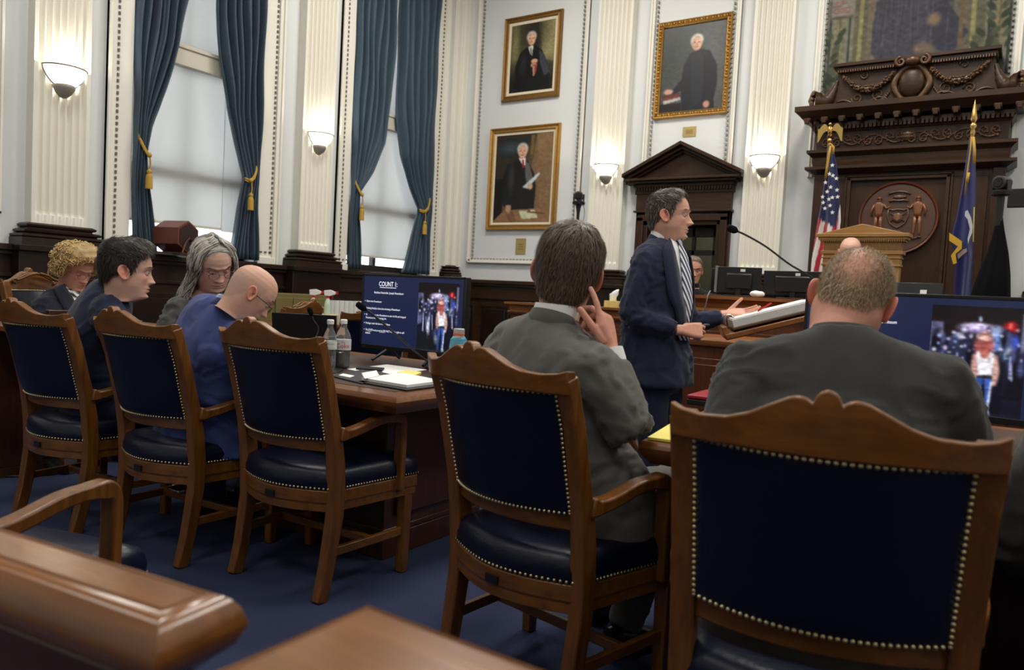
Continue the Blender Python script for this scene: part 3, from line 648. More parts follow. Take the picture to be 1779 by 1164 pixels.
def night_photo():
    c = Canvas(.262, .36, 100, 138, (14, 12, 22)); e = c.ell
    c.ell(.5, .18, .9, .16, (26, 16, 14), .8); c.ell(.5, .62, .8, .3, (28, 26, 46), .8)
    c.poly([(0, .15), (.13, .15), (.14, .56), (0, .6)], (92, 92, 128)); c.ell(.05, .33, .06, .05, (225, 235, 255), .7); c.ell(.11, .26, .025, .025, (240, 245, 255), .8)
    c.ell(.49, .19, .16, .04, (190, 170, 225), .6); c.ell(.49, .17, .12, .02, (235, 225, 255), .6); c.ell(.52, .11, .015, .02, (200, 220, 255), .8)
    for x, y, r in ((.25, .24, .02), (.36, .21, .03), (.6, .23, .03), (.2, .30, .02), (.9, .19, .02)): c.ell(x, y, r, r*.6, (220, 220, 250), .8)
    c.ell(.83, .17, .06, .04, (235, 30, 40), .7); c.ell(.83, .155, .02, .02, (255, 120, 110), .6)
    for x, y, rx, ry in ((.31, .31, .055, .06), (.34, .44, .07, .12), (.80, .24, .07, .05)): c.ell(x, y, rx, ry, (36, 38, 60), .3)
    c.ell(.31, .27, .05, .03, (210, 215, 245), .5); c.ell(.27, .40, .025, .1, (190, 200, 235), .4); c.ell(.27, .62, .028, .13, (220, 222, 240), .4); c.ell(.40, .6, .025, .1, (150, 155, 190), .5)
    c.ell(.70, .24, .075, .07, (170, 190, 235), .4); c.ell(.74, .35, .11, .10, (96, 130, 200), .35); c.ell(.77, .34, .03, .11, (170, 210, 225), .5); c.ell(.84, .36, .03, .09, (200, 205, 190), .5); c.ell(.88, .3, .05, .06, (60, 80, 190), .5)
    c.poly([(.86, .45), (1, .38), (1, .8), (.8, .8)], (16, 14, 24)); c.poly([(.95, .05), (1, .04), (1, .38), (.95, .4)], (110, 110, 140))
    rng = random.Random(21)
    for k in range(34):
        x, y = rng.uniform(.02, .98), rng.uniform(.26, .62); c.ell(x, y, rng.uniform(.02, .05), rng.uniform(.04, .12), rng.choice(((24, 24, 40), (40, 42, 70), (14, 12, 24), (70, 76, 120))), .5)
    for k in range(26): c.ell(rng.uniform(.02, .98), rng.uniform(.2, .45), rng.uniform(.008, .022), rng.uniform(.006, .02), rng.choice(((225, 228, 250), (160, 180, 240), (210, 190, 230))), .7)
    for k in range(9): x = rng.uniform(.1, .95); c.line([(x, rng.uniform(.42, .5)), (x+rng.uniform(-.03, .03), rng.uniform(.6, .75))], .010, (170, 176, 215), .8)
    c.poly([(.40, .40), (.78, .38), (.80, .95), (.40, .95)], (12, 12, 22), .75)
    # figure in a light vest
    c.ell(.58, .27, .065, .05, (206, 160, 144), .5); c.ell(.58, .345, .10, .10, (164, 84, 78), .35); c.ell(.57, .275, .06, .02, (235, 200, 190), .5)
    c.line([(.50, .44), (.49, .54), (.51, .62)], .035, (200, 150, 140)); c.line([(.69, .44), (.72, .56), (.70, .66)], .035, (214, 168, 158))
    c.poly([(.50, .40), (.53, .39), (.59, .45), (.65, .39), (.69, .41), (.68, .60), (.53, .61), (.52, .5)], (238, 232, 240)); c.ell(.59, .42, .045, .03, (190, 110, 100), .3)
    c.poly([(.53, .605), (.68, .595), (.69, .63), (.53, .64)], (40, 36, 44))
    c.poly([(.52, .63), (.60, .63), (.57, .80), (.56, .93), (.50, .93), (.52, .78)], (54, 84, 160)); c.poly([(.60, .63), (.69, .63), (.69, .78), (.66, .93), (.61, .93), (.63, .78)], (64, 96, 180))
    c.line([(.68, .66), (.66, .9)], .012, (220, 225, 245)); c.ell(.655, .94, .03, .035, (215, 222, 245), .4); c.ell(.52, .945, .03, .025, (60, 66, 90), .4)
    c.ell(.46, .73, .05, .09, (70, 74, 110), .6); c.ell(.48, .8, .04, .05, (190, 195, 225), .7)
    c.ell(.18, .88, .3, .14, (16, 24, 22), .6); c.ell(.5, 1.0, .7, .05, (40, 44, 66), .7)
    return c.blur(2).grain(.12, 3, 30)
def television(label, loc, rz, w=.70, h=.40):
    root = thing('television', label, 'television', loc, rz, 'slide televisions'); z0 = .058   # local: screen faces -y, base on z=0
    mb = MB(); mb.box(-w/2, w/2, -.012, .03, z0, z0+h); mb.box(-w*.36, w*.36, .03, .06, z0+.03, z0+h*.55); mb.build('housing', M['black'], root, 30, .004)
    mb = MB(); q = -.0125
    for a in ((-w/2, w/2, z0, z0+.022), (-w/2, w/2, z0+h-.012, z0+h), (-w/2, -w/2+.011, z0, z0+h), (w/2-.011, w/2, z0, z0+h)): mb.box(a[0], a[1], q-.006, q, a[2], a[3])
    mb.build('bezel', M['black'], root, 30, .002)
    x0, x1, y0, y1 = -w/2+.011, w/2-.011, z0+.022, z0+h-.012
    sc = MB().box(x0, x1, q-.002, q, y0, y1).build('screen', SLIDE_BG, root, 0)
    R = Matrix.Rotation(PI/2, 4, 'X')
    def T(x, z): return Matrix.Translation((x, q-.0035, z)) @ R
    cw = (x1-x0); tx = x0+.012
    t = text('COUNT 1:', .036, TXT, T(x0+cw*.26, y1-.052), sc, sx=.8, align='CENTER')
    MB().box(x0+cw*.26-.058, x0+cw*.26+.058, q-.0035, q-.0032, y1-.060, y1-.0575).build('underline', TXT, sc, 0)
    text('Reckless Homicide- Joseph Rosenbaum', .0165, TXT, T(x0+cw*.27, y1-.092), sc, sx=.8, align='CENTER')
    lines = [(.140, ['Client shot Rosenbaum']), (.177, ['Nothing Reckless about the shooting of Rosenbaum']), (.212, ['Ri                 se shot Rosenbaum to save his life and stopped', 'Rosenbaum from disarming him.']), (.258, ['Privilege under the law of self-defense']), (.294, ['The STATE must prove he DID NOT have the right to self-', 'defense.'])]
    for dz, ls in lines:
        text('\u2022', .017, TXT, T(tx, y1-dz), sc)
        for k, s_ in enumerate(ls): text(s_, .0148, TXT, T(tx+.013, y1-dz-.0165*k), sc, sx=.78)
    for a0, a1, dz in ((.030, .056, .297), (.115, .155, .297)): MB().box(tx+a0, tx+a1, q-.0035, q-.0032, y1-dz-.001, y1-dz).build('underline', TXT, sc, 0)
    night_photo().build('slide_photograph', (x0+cw*.545+.02, q-.003, y1-.022), (1, 0, 0), (0, 0, -1), SCR, sc)
    for s in (-1, 1):
        mb = MB(); mb.tube([(s*w*.22, .01, z0+.01), (s*w*.22+s*.02, -.10, .008)], [.011, .008], 6); mb.tube([(s*w*.22, .01, z0+.01), (s*w*.22+s*.02, .11, .008)], [.011, .008], 6); mb.build('stand_foot', M['black'], root, 60)
    return root
# ================================================================== televisions and what lies on the tables
TV1 = television('television with the slide standing on the left counsel table', (-2.60, 2.98, TZ+.0015), 0)
TV2 = television('television with the slide at the right, behind the charcoal-suited man', (-.275, 2.84, TZ+.0015), -.02)
def gooseneck(label, base, path, r=.006, head=.016, hl=.05, basebox=True):
    root = thing('gooseneck_microphone', label, 'microphone', tuple(base), group='gooseneck microphones')
    if basebox:
        mb = MB(); mb.lathe([(.055, 0), (.055, .012), (.04, .026), (.018, .034), (.012, .05)], tuple(base), 18); mb.build('base', M['black'], root, 40, world=True)
    pts = spline(path, 24); mb = MB(); mb.tube(pts, r, 7); mb.build('neck', M['black'], root, 180, world=True)
    d = nrm(pts[-1]-pts[-2]); e = pts[-1]
    mb = MB(); mb.tube([e-d*.01, e, e+d*hl*.2, e+d*hl*.6, e+d*hl*.9, e+d*hl], [r*1.1, head*.7, head, head*1.02, head*.8, head*.2], 12); mb.build('windscreen', M['blackm'], root, 180, world=True)
    return root
b0 = np.array(on_z(757, 641, TZ+.0015)); gooseneck('gooseneck microphone slanting in front of the left television screen', b0, [b0+[0, 0, .03], at(735, 622, 3.72), at(690, 583, 3.66), at(648, 547, 3.60), at(634, 537, 3.58)], .0055, .016, .05)
b1 = np.array([-3.02, 2.66, TZ+.0015]); gooseneck('small gooseneck microphone beside the black laptop', b1, [b1+[0, 0, .03], at(553, 575, 3.95), at(545, 557, 3.95), at(541, 546, 3.95)], .004, .014, .04)
# bottles
PET = mat('clear_bottle_plastic', (.95, .97, .98), .06, trans=.92, ior=1.15)
COLA = mat('dark_cola', (.012, .005, .003), .1); WATER = mat('bottle_water', (.9, .95, .97), .03, trans=1, ior=1.2)
def bottle(label, p, prof, capcol, lab, labcol, words=None, fill=None, fillmat=None, wcol=None, ang=0.0, ring=None):
    root = thing('drink_bottle', label, 'bottle', tuple(p), ang, 'drink bottles'); zc = prof[-1][1]
    MB().lathe(prof, (0, 0, 0), 22).build('body', PET, root, 60)
    if fill:
        pf = [(max(.001, r-.0012), z+.002) for r, z in prof if z <= fill]; pf.append((pf[-1][0], fill)); MB().lathe(pf, (0, 0, 0), 22).build('drink', fillmat, root, 60)
    rc = prof[-1][0]+.003; MB().lathe([(rc, zc-.004), (rc+.001, zc), (rc+.001, zc+.014), (rc-.002, zc+.017)], (0, 0, 0), 20).build('cap', capcol, root, 40)
    if ring: MB().lathe([(rc, zc-.012), (rc+.002, zc-.010), (rc+.002, zc-.003), (rc, zc-.002)], (0, 0, 0), 20).build('cap_ring', ring, root, 40)
    if lab:
        z0, z1 = lab; r = max(np.interp(z0, [q[1] for q in prof], [q[0] for q in prof]), np.interp(z1, [q[1] for q in prof], [q[0] for q in prof]))+.0012
        lb = MB().lathe([(r, z0), (r, z1)], (0, 0, 0), 26).build('label_band', labcol, root, 60)
        for (w_, sz, dz, mt) in (words or []):
            o = text(w_, sz, mt, Matrix.Identity(4), lb, align='CENTER')
            for v in o.data.vertices:
                a = v.co.x/(r+.0006)-.0; zz = v.co.y+z0+dz; v.co = ((r+.0006)*math.sin(a), -(r+.0006)*math.cos(a), zz)
    return root
RED = mat('red_print', hexc(206, 34, 44), .5); GREEN = mat('green_print', hexc(40, 70, 50), .5); BLUEP = mat('blue_print', hexc(60, 110, 180), .5)
wp = on_z(571, 641, TZ+.0015); cp = on_z(594, 640, TZ+.0015)
bottle('clear water bottle with a white cap on the counsel table', (wp[0], wp[1], TZ+.0015), [(.001, 0), (.028, 0), (.031, .006), (.030, .03), (.032, .04), (.030, .055), (.032, .065), (.030, .08), (.032, .09), (.032, .13), (.030, .145), (.024, .165), (.015, .185), (.012, .195), (.012, .21)], M['white'], (.092, .130), mat('pale_water_label', hexc(206, 214, 210), .5), [('Ice Mountain', .0095, .022, GREEN), ('~~~~~~~~', .014, .002, BLUEP)], .15, WATER, ang=.75)
bottle('half-drunk cola bottle with a silver label on the counsel table', (cp[0], cp[1], TZ+.0015), [(.001, 0), (.024, 0), (.034, .008), (.035, .03), (.033, .05), (.035, .07), (.036, .09), (.037, .135), (.034, .15), (.027, .17), (.016, .19), (.0125, .2), (.0125, .212)], M['white'], (.088, .135), mat('silver_label', hexc(196, 196, 198), .4), [('Coke', .030, .010, RED), ('Diet', .009, .034, RED)], .075, COLA, ang=.80)
bp_ = on_z(787, 640, TZ+.0015)
bottle('blue sports drink bottle with an orange cap ring near the television', tuple(on_z(793, 668, TZ+.0015)), [(.001, 0), (.034, 0), (.038, .01), (.038, .07), (.035, .085), (.038, .1), (.039, .15), (.036, .18), (.026, .2), (.019, .208), (.019, .216)], mat('clear_cap', hexc(190, 190, 188), .3), None, None, None, .19, mat('blue_drink', hexc(80, 176, 206), .1), ring=mat('orange_ring', hexc(226, 110, 60), .5))
# papers, folder, phones
zt = TZ+.0015
def slab(name, label, cat, quad_px, z, t, m_, parent=None, bevel=.001):
    mb = MB(); P = [on_z(x, y, z) for x, y in quad_px]; c = np.mean(P, 0)
    mb.add([(p[0], p[1], z) for p in P]+[(p[0], p[1], z+t) for p in P], [(3, 2, 1, 0), (4, 5, 6, 7), (0, 1, 5, 4), (1, 2, 6, 5), (2, 3, 7, 6), (3, 0, 4, 7)])
    o = mb.build(name, m_, parent, 0, bevel, world=parent is not None)
    if label: tag(o, label, cat)
    return o
fo = thing('document_folder', 'open black leather folder with white papers on the counsel table', 'folder', tuple(on_z(690, 668, zt)))
slab('folder_cover', None, None, [(618, 665), (706, 680), (768, 672), (768, 655)], zt, .006, M['black'], fo)
slab('folder_flap', None, None, [(568, 653), (628, 668), (690, 655), (640, 643)], zt, .006, mat('dark_grey_leather', hexc(52, 52, 54), .5), fo)
slab('paper_stack', None, None, [(628, 661), (707, 674), (768, 666), (700, 652)], zt+.0065, .012, M['paper'], fo)
slab('card', None, None, [(588, 652), (608, 656), (616, 653), (596, 649)], zt+.0065, .001, M['paper'], fo)
mb = MB(); q = [on_z(x, y, zt+.02) for x, y in ((634, 658), (660, 653))]; e = np.array([.02, .16, 0])
mb.loft([[np.array(q[0])+(np.array(q[1])-q[0])*i/6+np.array([-.01*j*j/9, 0, .018*(j/3)**2])+np.array([-.03*j/3, .02*j/3, 0]) for i in range(7)] for j in range(4)], closed=False); mb.build('curled_page', M['paper'], fo, 180, world=True, solid=.001)
slab('paper_sheet', 'loose white sheets on the counsel table in front of the left television', 'paper', [(603, 642), (668, 655), (741, 643), (672, 634)], zt, .003, M['paper'])
ph = slab('phone', 'black smartphone lying on the loose white sheets', 'phone', [(618, 642), (664, 646), (668, 642), (624, 638)], zt+.0035, .009, M['black'], bevel=.003)
slab('phone', 'black smartphone lying at the foot of the water bottle', 'phone', [(569, 648), (583, 652), (597, 644), (580, 641)], zt, .009, M['black'], bevel=.003)
slab('sticky_note_pad', 'small yellow note pad beside the microphone base', 'notepad', [(690, 651), (722, 655), (732, 650), (704, 646)], zt, .010, M['yellow'])
# right table things
cx0, cy0 = -.80, 2.02
lp = thing('legal_pad', 'yellow legal pad on the right counsel table by the elbow', 'notepad', (-.74, 2.06, zt), TR+.05)
MB().box(-.10, .14, -.09, .22, 0, .008).build('pages', M['yellow'], lp, 0, .001); MB().box(-.10, .14, .19, .22, .008, .011).build('binding', M['table'], lp, 0)
rl = thing('laptop', 'closed red laptop on the right counsel table', 'laptop', (-.90, 2.92, zt), .05)
MB().box(-.13, .22, -.13, .12, .0, .022).build('body', M['black'], rl, 30, .004); MB().box(-.13, .22, -.13, .12, .024, .038).build('lid', mat('red_laptop_lid', hexc(158, 32, 44), .35), rl, 30, .004)
MB().box(-.10, .2, -.10, .10, .0225, .0235).build('keyboard', M['black'], rl, 0)
# ================================================================== background left: tables, laptop, boxes, radiator
root = thing('wall_side_desk', 'brown desk in the background in front of the olive cabinet', 'desk', (-5.82, 4.9, 0), PI/2)
mb = MB(); top(mb, -.75, .85, -.22, .3, TZ); mb.build('table_top', M['table'], root, 30)
for sx in (-.65, .75):
    for sy in (-.16, .24): MB().box(sx-.03, sx+.03, sy-.03, sy+.03, 0, TZ-.06).build('leg', M['tabled'], root, 30, .004)
MB().box(-.65, .75, -.19, -.16, .3, TZ-.06).build('modesty_panel', M['tabled'], root, 30, .003)
la, lb_ = np.array([-3.27, 2.66, TZ]), np.array([-3.0, 2.83, TZ])
root = thing('laptop', 'open black laptop seen from behind on the left counsel table', 'laptop', ((la[0]+lb_[0])/2, (la[1]+lb_[1])/2, TZ), 0)
zl = TZ+.0
def pt(p, z): return (p[0], p[1], z)
n_ = nrm(np.cross(np.array(lb_)-la, (0, 0, 1))); ex = nrm([lb_[0]-la[0], lb_[1]-la[1], 0]); ey = nrm([-ex[1], ex[0], 0]); c0 = np.array([(la[0]+lb_[0])/2, (la[1]+lb_[1])/2, TZ+.0])
MB().obox(c0+ey*.12+np.array([0, 0, .012]), (.345, .24, .018), ex, ey).build('base', M['black'], root, 30, .003, world=True)
up_ = nrm(np.array([0, 0, 1])-ey*.18); MB().obox(c0+up_*.112+np.array([0, 0, .012]), (.345, .008, .215), ex, nrm(np.cross(up_, ex)), up_).build('lid', M['black'], root, 30, .003, world=True)
OLV = mat('olive_cabinet_paint', hexc(112, 100, 58), .6)
root = thing('file_cabinet', 'olive metal cabinet against the panelling left of the radiator', 'cabinet', (-6.55, 5.35, 0))
MB().box(-6.72, -6.3, 4.85, 5.80, 0, 1.02).build('body', OLV, root, 30, .006, world=True)
for i in range(4): MB().box(-6.30, -6.285, 4.87+.23*i, 5.08+.23*i, .06, .98).build('cabinet_door', OLV, root, 30, .004, world=True)
bx = thing('carton_box', 'pale cardboard box with a hand hole under the spray bottles', 'box', (-5.9, 5.5, 0), -.6)
MB().box(-.13, .13, -.17, .17, 0, .10).build('carton', mat('kraft_board', hexc(196, 180, 140), .7), bx, 30, .004); MB().box(-.132, -.129, -.05, .05, .03, .07).build('hand_hole', M['blackm'], bx, 0); MB().box(-.05, .05, -.173, -.169, .03, .07).build('hand_hole', M['blackm'], bx, 0)
def spray(label, p, s=1.0):
    root = thing('spray_bottle', label, 'spray bottle', tuple(p), .65, 'spray bottles')
    MB().lathe([(.001, 0), (.04*s, 0), (.043*s, .01), (.043*s, .12*s), (.034*s, .17*s), (.018*s, .20*s), (.016*s, .215*s)], (0, 0, 0), 16).build('body', mat('pale_green_plastic', hexc(198, 216, 196), .3), root, 60)
    MB().lathe([(.02*s, .205*s), (.022*s, .235*s), (.014*s, .24*s)], (0, 0, 0), 14).build('collar', RED, root, 40)
    mb = MB(); mb.prism([(-.045*s, 0), (.02*s, -.005*s), (.095*s, .02*s), (.10*s, .05*s), (.03*s, .075*s), (-.05*s, .065*s)], (0, -.02*s, .238*s), (1, 0, 0), (0, 0, 1), (0, .04*s, 0)); mb.build('trigger_head', M['white'], root, 40, .003)
    mb = MB(); mb.tube([(.045*s, 0, .25*s), (.06*s, 0, .22*s), (.055*s, 0, .19*s)], [.008*s, .007*s, .005*s], 6); mb.box(.092*s, .125*s, -.016*s, .016*s, .26*s, .295*s); mb.build('trigger', RED, root, 40)
zsb = .66
for q, lab in (((547, 542, 7.0, -.05), 'left spray bottle with red trigger on the cardboard box'), ((562, 542, 7.12, .05), 'right spray bottle with red trigger on the cardboard box')):
    p = at(*q[:3]); spray(lab, (-5.78+q[3], on_x(556, 545, -5.78)[1]+q[3], TZ+.10), .78)
q_ = on_x(556, 545, -5.78); bx.location = (-5.78, q_[1], TZ)
root = thing('radiator', 'white column radiator standing against the dark panelling', 'radiator', (-6.75, 6.55, 0))
for i in range(14):
    y = 6.22+.078*i; mb = MB()
    mb.loft([[(x, y+dy, z) for x, dy in ((-6.82, -.03), (-6.66, -.03), (-6.64, 0), (-6.66, .03), (-6.82, .03))] for z in (.12, .16, .90, .955)]); mb.build('column', M['radiator'], root, 60)
    root.children[-1].matrix_parent_inverse = world_of(root).inverted() if False else root.children[-1].matrix_parent_inverse
for ch in root.children: ch.matrix_parent_inverse = world_of(root).inverted()
mb = MB(); mb.tube([(-6.74, 6.2, .17), (-6.74, 7.26, .17)], .02, 8); mb.tube([(-6.74, 6.2, .9), (-6.74, 7.26, .9)], .02, 8); mb.build('pipe', M['radiator'], root, 60, world=True)
for i in (0, 13): MB().box(-6.8, -6.68, 6.205+.078*i, 6.235+.078*i, 0, .14).build('foot', M['radiator'], root, 30, world=True)
# small stand in front of the curly-haired woman
root = thing('writing_stand', 'small dark wooden writing stand in front of the curly-haired woman', 'desk', (-4.25, 2.12, 0), 0)
pA = [at(45, 543, 4.35), at(118, 540, 4.2), at(140, 548, 3.95), at(40, 560, 4.1)]; zz = .84
mb = MB(); mb.box(-4.62, -4.02, 1.72, 2.62, zz-.03, zz); mb.build('stand_top', M['table'], root, 30, .006, world=True)
mb = MB(); mb.box(-4.30, -4.02, 1.98, 2.36, zz, zz+.035); mb.box(-4.30, -4.26, 1.98, 2.36, zz, zz+.075); mb.build('paper_tray', M['tabled'], root, 30, .004, world=True)
mb = MB(); mb.box(-4.60, -4.47, 1.8, 2.5, .05, zz-.03); mb.build('stand_body', M['tabled'], root, 30, .004, world=True)
MB().box(-4.62, -4.45, 1.78, 2.52, 0, .05).build('plinth', M['tabled'], root, 30, world=True)
# hexagonal wooden box on the window ledge
hc = np.array([-6.80, 4.30, ZW+.02]); root = thing('hexagonal_box', 'brown hexagonal wooden box on the window ledge', 'wooden box', tuple(hc), .25)
mb = MB(); R_ = .155
for s in (0,): mb.loft([[(x, R_*math.cos(a+PI/6), R_*1.0+R_*math.sin(a+PI/6)*1.0+.015) for a in [PI/3*k for k in range(6)]] for x in (-.15, .15)])
mb.build('box_body', mat('red_brown_box', hexc(104, 58, 44), .4), root, 0, .004)
mb = MB(); mb.loft([[(x, R_*.86*math.cos(a+PI/6), R_+R_*.86*math.sin(a+PI/6)+.015) for a in [PI/3*k for k in range(6)]] for x in (.150, .154)]); mb.build('box_face', mat('dark_box_face', hexc(52, 34, 34), .4), root, 0)
mb = MB()
for s in (-1, 1): mb.tube([(.19, s*.12, 0), (.175, s*.06, .11), (.165, 0, .16)], .009, 6)
mb.build('support_leg', M['tabled'], root, 40)
MB().box(-.17, .2, -.14, .14, 0, .016).build('stand_base', M['tabled'], root, 0)
# cables and water bottle on the carpet at the left
mb = MB(); mb.tube(spline([on_z(-30, 775, .006), on_z(30, 772, .006), on_z(28, 815, .006), on_z(90, 816, .006), on_z(92, 824, .006), on_z(10, 828, .006)], 30), .006, 6)
tag(mb.build('floor_cable', M['black'], None, 180), 'thin black cable on the carpet by the leftmost armchair', 'cable')
q = on_z(122, 822, 0); bottle('empty clear water bottle with blue label standing on the carpet', (q[0], q[1], 0), [(.001, 0), (.03, 0), (.032, .006), (.03, .05), (.032, .09), (.032, .13), (.024, .16), (.013, .185), (.012, .2)], M['white'], (.09, .13), BLUEP)
# ================================================================== judge's end of the room
# platform
S(MB().box(-3.0, 3.2, 5.62, YF, 0, .32).build('floor_platform', M['carpet'], smooth=0))
def panelled(root, x0, x1, y, z0, z1, m_, n, depth=.03):
    w_ = (x1-x0)/n
    for i in range(n):
        a0, a1 = x0+i*w_+.06, x0+(i+1)*w_-.06
        mb = MB(); mb.box(a0, a1, y-depth*.5, y, z0+.06, z1-.06); mb.box(a0+.04, a1-.04, y-depth, y, z0+.1, z1-.1); mb.build('panel', m_, root, 30, .006, world=True)
def stepped_top(root, x0, x1, y0, y1, z, prof, m_):
    def rg(e, zz): return [(x0-e, y0-e, zz), (x1+e, y0-e, zz), (x1+e, y1, zz), (x0-e, y1, zz)]
    mb = MB(); mb.loft([rg(e, z+dz) for dz, e in prof]); return mb.build('moulded_top', m_, root, 40, world=True)
PROF = [(-.155, 0), (-.15, .03), (-.135, .035), (-.13, .05), (-.115, .055), (-.10, .045), (-.085, .02), (-.06, .022), (-.045, .04), (-.03, .065), (-.025, .08), (0, .08)]
root = thing('judge_bench', "long wooden judge's bench with moulded top under the monitors", 'bench', (-.2, 5.9, 0))
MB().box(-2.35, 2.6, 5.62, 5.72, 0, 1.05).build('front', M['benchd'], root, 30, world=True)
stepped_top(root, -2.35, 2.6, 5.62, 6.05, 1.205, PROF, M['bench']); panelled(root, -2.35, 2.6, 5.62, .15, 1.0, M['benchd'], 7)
root = thing('witness_stand', 'wooden witness stand ledge behind the hand of the grey-suited man', 'desk', (-3.2, 6.2, 0))
MB().box(-4.0, -2.5, 6.0, 6.08, 0, .95).build('front', M['benchd'], root, 30, world=True)
stepped_top(root, -4.0, -2.5, 6.0, 6.45, 1.065, [(-.12, 0), (-.11, .02), (-.09, .03), (-.08, .01), (-.03, .012), (-.02, .05), (0, .05)], M['bench']); panelled(root, -4.0, -2.5, 6.0, .1, .94, M['benchd'], 3)
root = thing('clerk_desk', "lower wooden clerk's desk in front of the judge's bench", 'desk', (-1.3, 5.0, 0))
MB().box(-2.15, .8, 4.72, 4.80, 0, .86).build('front', M['benchd'], root, 30, world=True)
stepped_top(root, -2.15, .8, 4.72, 5.3, .925, [(-.06, 0), (-.055, .02), (-.035, .03), (-.02, .03), (-.01, .02), (0, .01)], M['bench']); panelled(root, -2.15, .8, 4.72, .35, .85, M['benchd'], 4); panelled(root, -2.15, .8, 4.72, .06, .36, M['benchd'], 4)
# tissue box
tq = on_y(1064, 522, 6.15); root = thing('tissue_box', 'yellow and white tissue box on the witness stand ledge', 'tissue box', (tq[0], 6.15, 1.065), .2)
MB().box(-.06, .06, -.06, .06, 0, .06).build('carton', mat('tissue_carton', hexc(226, 206, 130), .6, var=.25, vscale=30), root, 0, .002)
mb = MB(); mb.loft([[(r*math.cos(a)*(1+.4*math.sin(3*a+z*30))+dx, r*math.sin(a)*.5, z) for a in [2*PI*k/14 for k in range(14)]] for z, r, dx in ((.055, .03, 0), (.09, .026, .004), (.12, .034, .014), (.15, .02, .036), (.165, .006, .05))]); mb.build('tissue', M['paper'], root, 180)
# lectern, binder, microphone
root = thing('lectern', 'wooden lectern with a sloped top in front of the standing man', 'lectern', (-.98, 4.0, 0))
La, Lb = np.array([-1.26, 3.93, 1.0]), np.array([-.86, 4.08, 1.135]); ex = nrm(Lb-La); ey = nrm(np.cross((0, 0, 1), ex)); ez = np.cross(ex, ey); Lc = (La+Lb)/2
MB().obox((Lc[0]+.05, Lc[1]+.02, .47), (.36, .42, .94), nrm([ex[0], ex[1], 0]), ey).build('body', M['benchd'], root, 30, .006, world=True)
MB().obox(Lc-ez*.025+ex*.06, (.60, .52, .03), ex, ey, ez).build('sloped_top', M['bench'], root, 30, .006, world=True)
MB().obox(La-ez*.0+ex*-.01, (.025, .50, .055), ex, ey, ez).build('book_stop', M['bench'], root, 30, .004, world=True)
root = thing('ring_binder', 'thick ring binder with white pages open on the lectern', 'binder', tuple(Lc))
LBR = mat('brown_leather_cover', hexc(96, 72, 48), .45)
MB().obox(Lc+ez*.006+ex*.02, (.43, .50, .012), ex, ey, ez).build('cover', LBR, root, 30, .003, world=True)
MB().obox(Lc+ez*.031+ex*.01, (.40, .47, .038), ex, ey, ez).build('page_block', mat('page_edges', hexc(214, 212, 208), .7, var=.15, vscale=40), root, 30, .002, world=True)
MB().obox(Lc+ez*.053+ex*.012, (.395, .46, .006), ex, ey, ez).build('top_sheet', M['paper'], root, 0, world=True)
for k in (-.16, 0, .16): mb = MB(); mb.tube(spline([La+ey*k+ez*.02, La+ey*k+ez*.07+ex*.01, La+ey*k+ez*.075+ex*.035, La+ey*k+ez*.055+ex*.05], 10), .005, 6); mb.build('ring', M['steel'], root, 180, world=True)
mb = MB(); mb.tube([Lc+ez*.06-ey*.10-ex*.05, Lc+ez*.085-ey*.13+ex*.02], .004, 6); pn = mb.build('pen', RED, None, 60); tag(pn, 'red pen sticking up from the binder on the lectern', 'pen')
hb = at(1418, 490, 4.12)
gooseneck('long gooseneck microphone rising from the lectern to the standing man', hb, [np.array([hb[0]+.03, hb[1]-.02, 1.15]), hb, at(1370, 458, 4.08), at(1330, 428, 4.05), at(1295, 408, 4.0), at(1279, 401, 3.98)], .0055, .020, .055, basebox=False)
# monitors on the bench
def monitor(label, x0, x1, z0, z1, y, rz=0, tilt=0, side=None):
    xc = (x0+x1)/2; root = thing('computer_monitor', label, 'monitor', (xc, y, 1.205), rz, 'bench monitors'); w_ = x1-x0
    MB().box(-w_/2, w_/2, -.012, .012, z0-1.205, z1-1.205).build('panel', M['black'], root, 30, .004)
    MB().box(-w_*.3, w_*.3, -.035, -.012, (z0+z1)/2-1.205-.07, (z0+z1)/2-1.205+.05).build('rear_housing', M['black'], root, 30, .01)
    MB().box(w_*.02, w_*.02+.035, -.0135, -.012, z1-1.205-.035, z1-1.205-.015).build('sticker', M['white'], root, 0)
    MB().box(-.02, .02, -.03, -.01, 0, (z0+z1)/2-1.205).box(-.10, .10, -.08, .08, 0, .012).build('stand', M['black'], root, 30, .003)
    return root
mm = monitor('black monitor with a silver edge at the left of the bench', -1.945, -1.62, 1.235, 1.435, 5.82, .12)
MB().box(-.185, -.165, -.02, .06, .03, .235).build('silver_side', M['grey'], mm, 0, .003)
monitor('wide black monitor in the middle of the bench', -1.60, -1.15, 1.235, 1.415, 5.82, -.04)
monitor('black monitor edge behind the silver-edged monitor', -2.06, -1.93, 1.235, 1.43, 5.98, .5)
mb = MB(); mb.tube(spline([(-1.93, 5.60, 1.24), (-1.92, 5.525, 1.20), (-1.935, 5.53, 1.12), (-1.96, 5.535, 1.06)], 12), .005, 6); tag(mb.build('monitor_cable', M['grey'], None, 180), 'grey cable hanging over the bench edge below the silver-edged monitor', 'cable')
for x, l in ((-1.60, 'crumpled white tissue on the bench between the two monitors'), (-1.12, 'white paper bundle on the bench right of the wide monitor')):
    mb = MB(); mb.ell((x, 5.68, 1.23), (.055, .04, .026), 16, 8); o = mb.build('tissue_ball', M['paper'], None, 180); tag(o, l, 'tissue')
    for v in o.data.vertices: v.co += Vector(noise.noise_vector(v.co*40))*.008
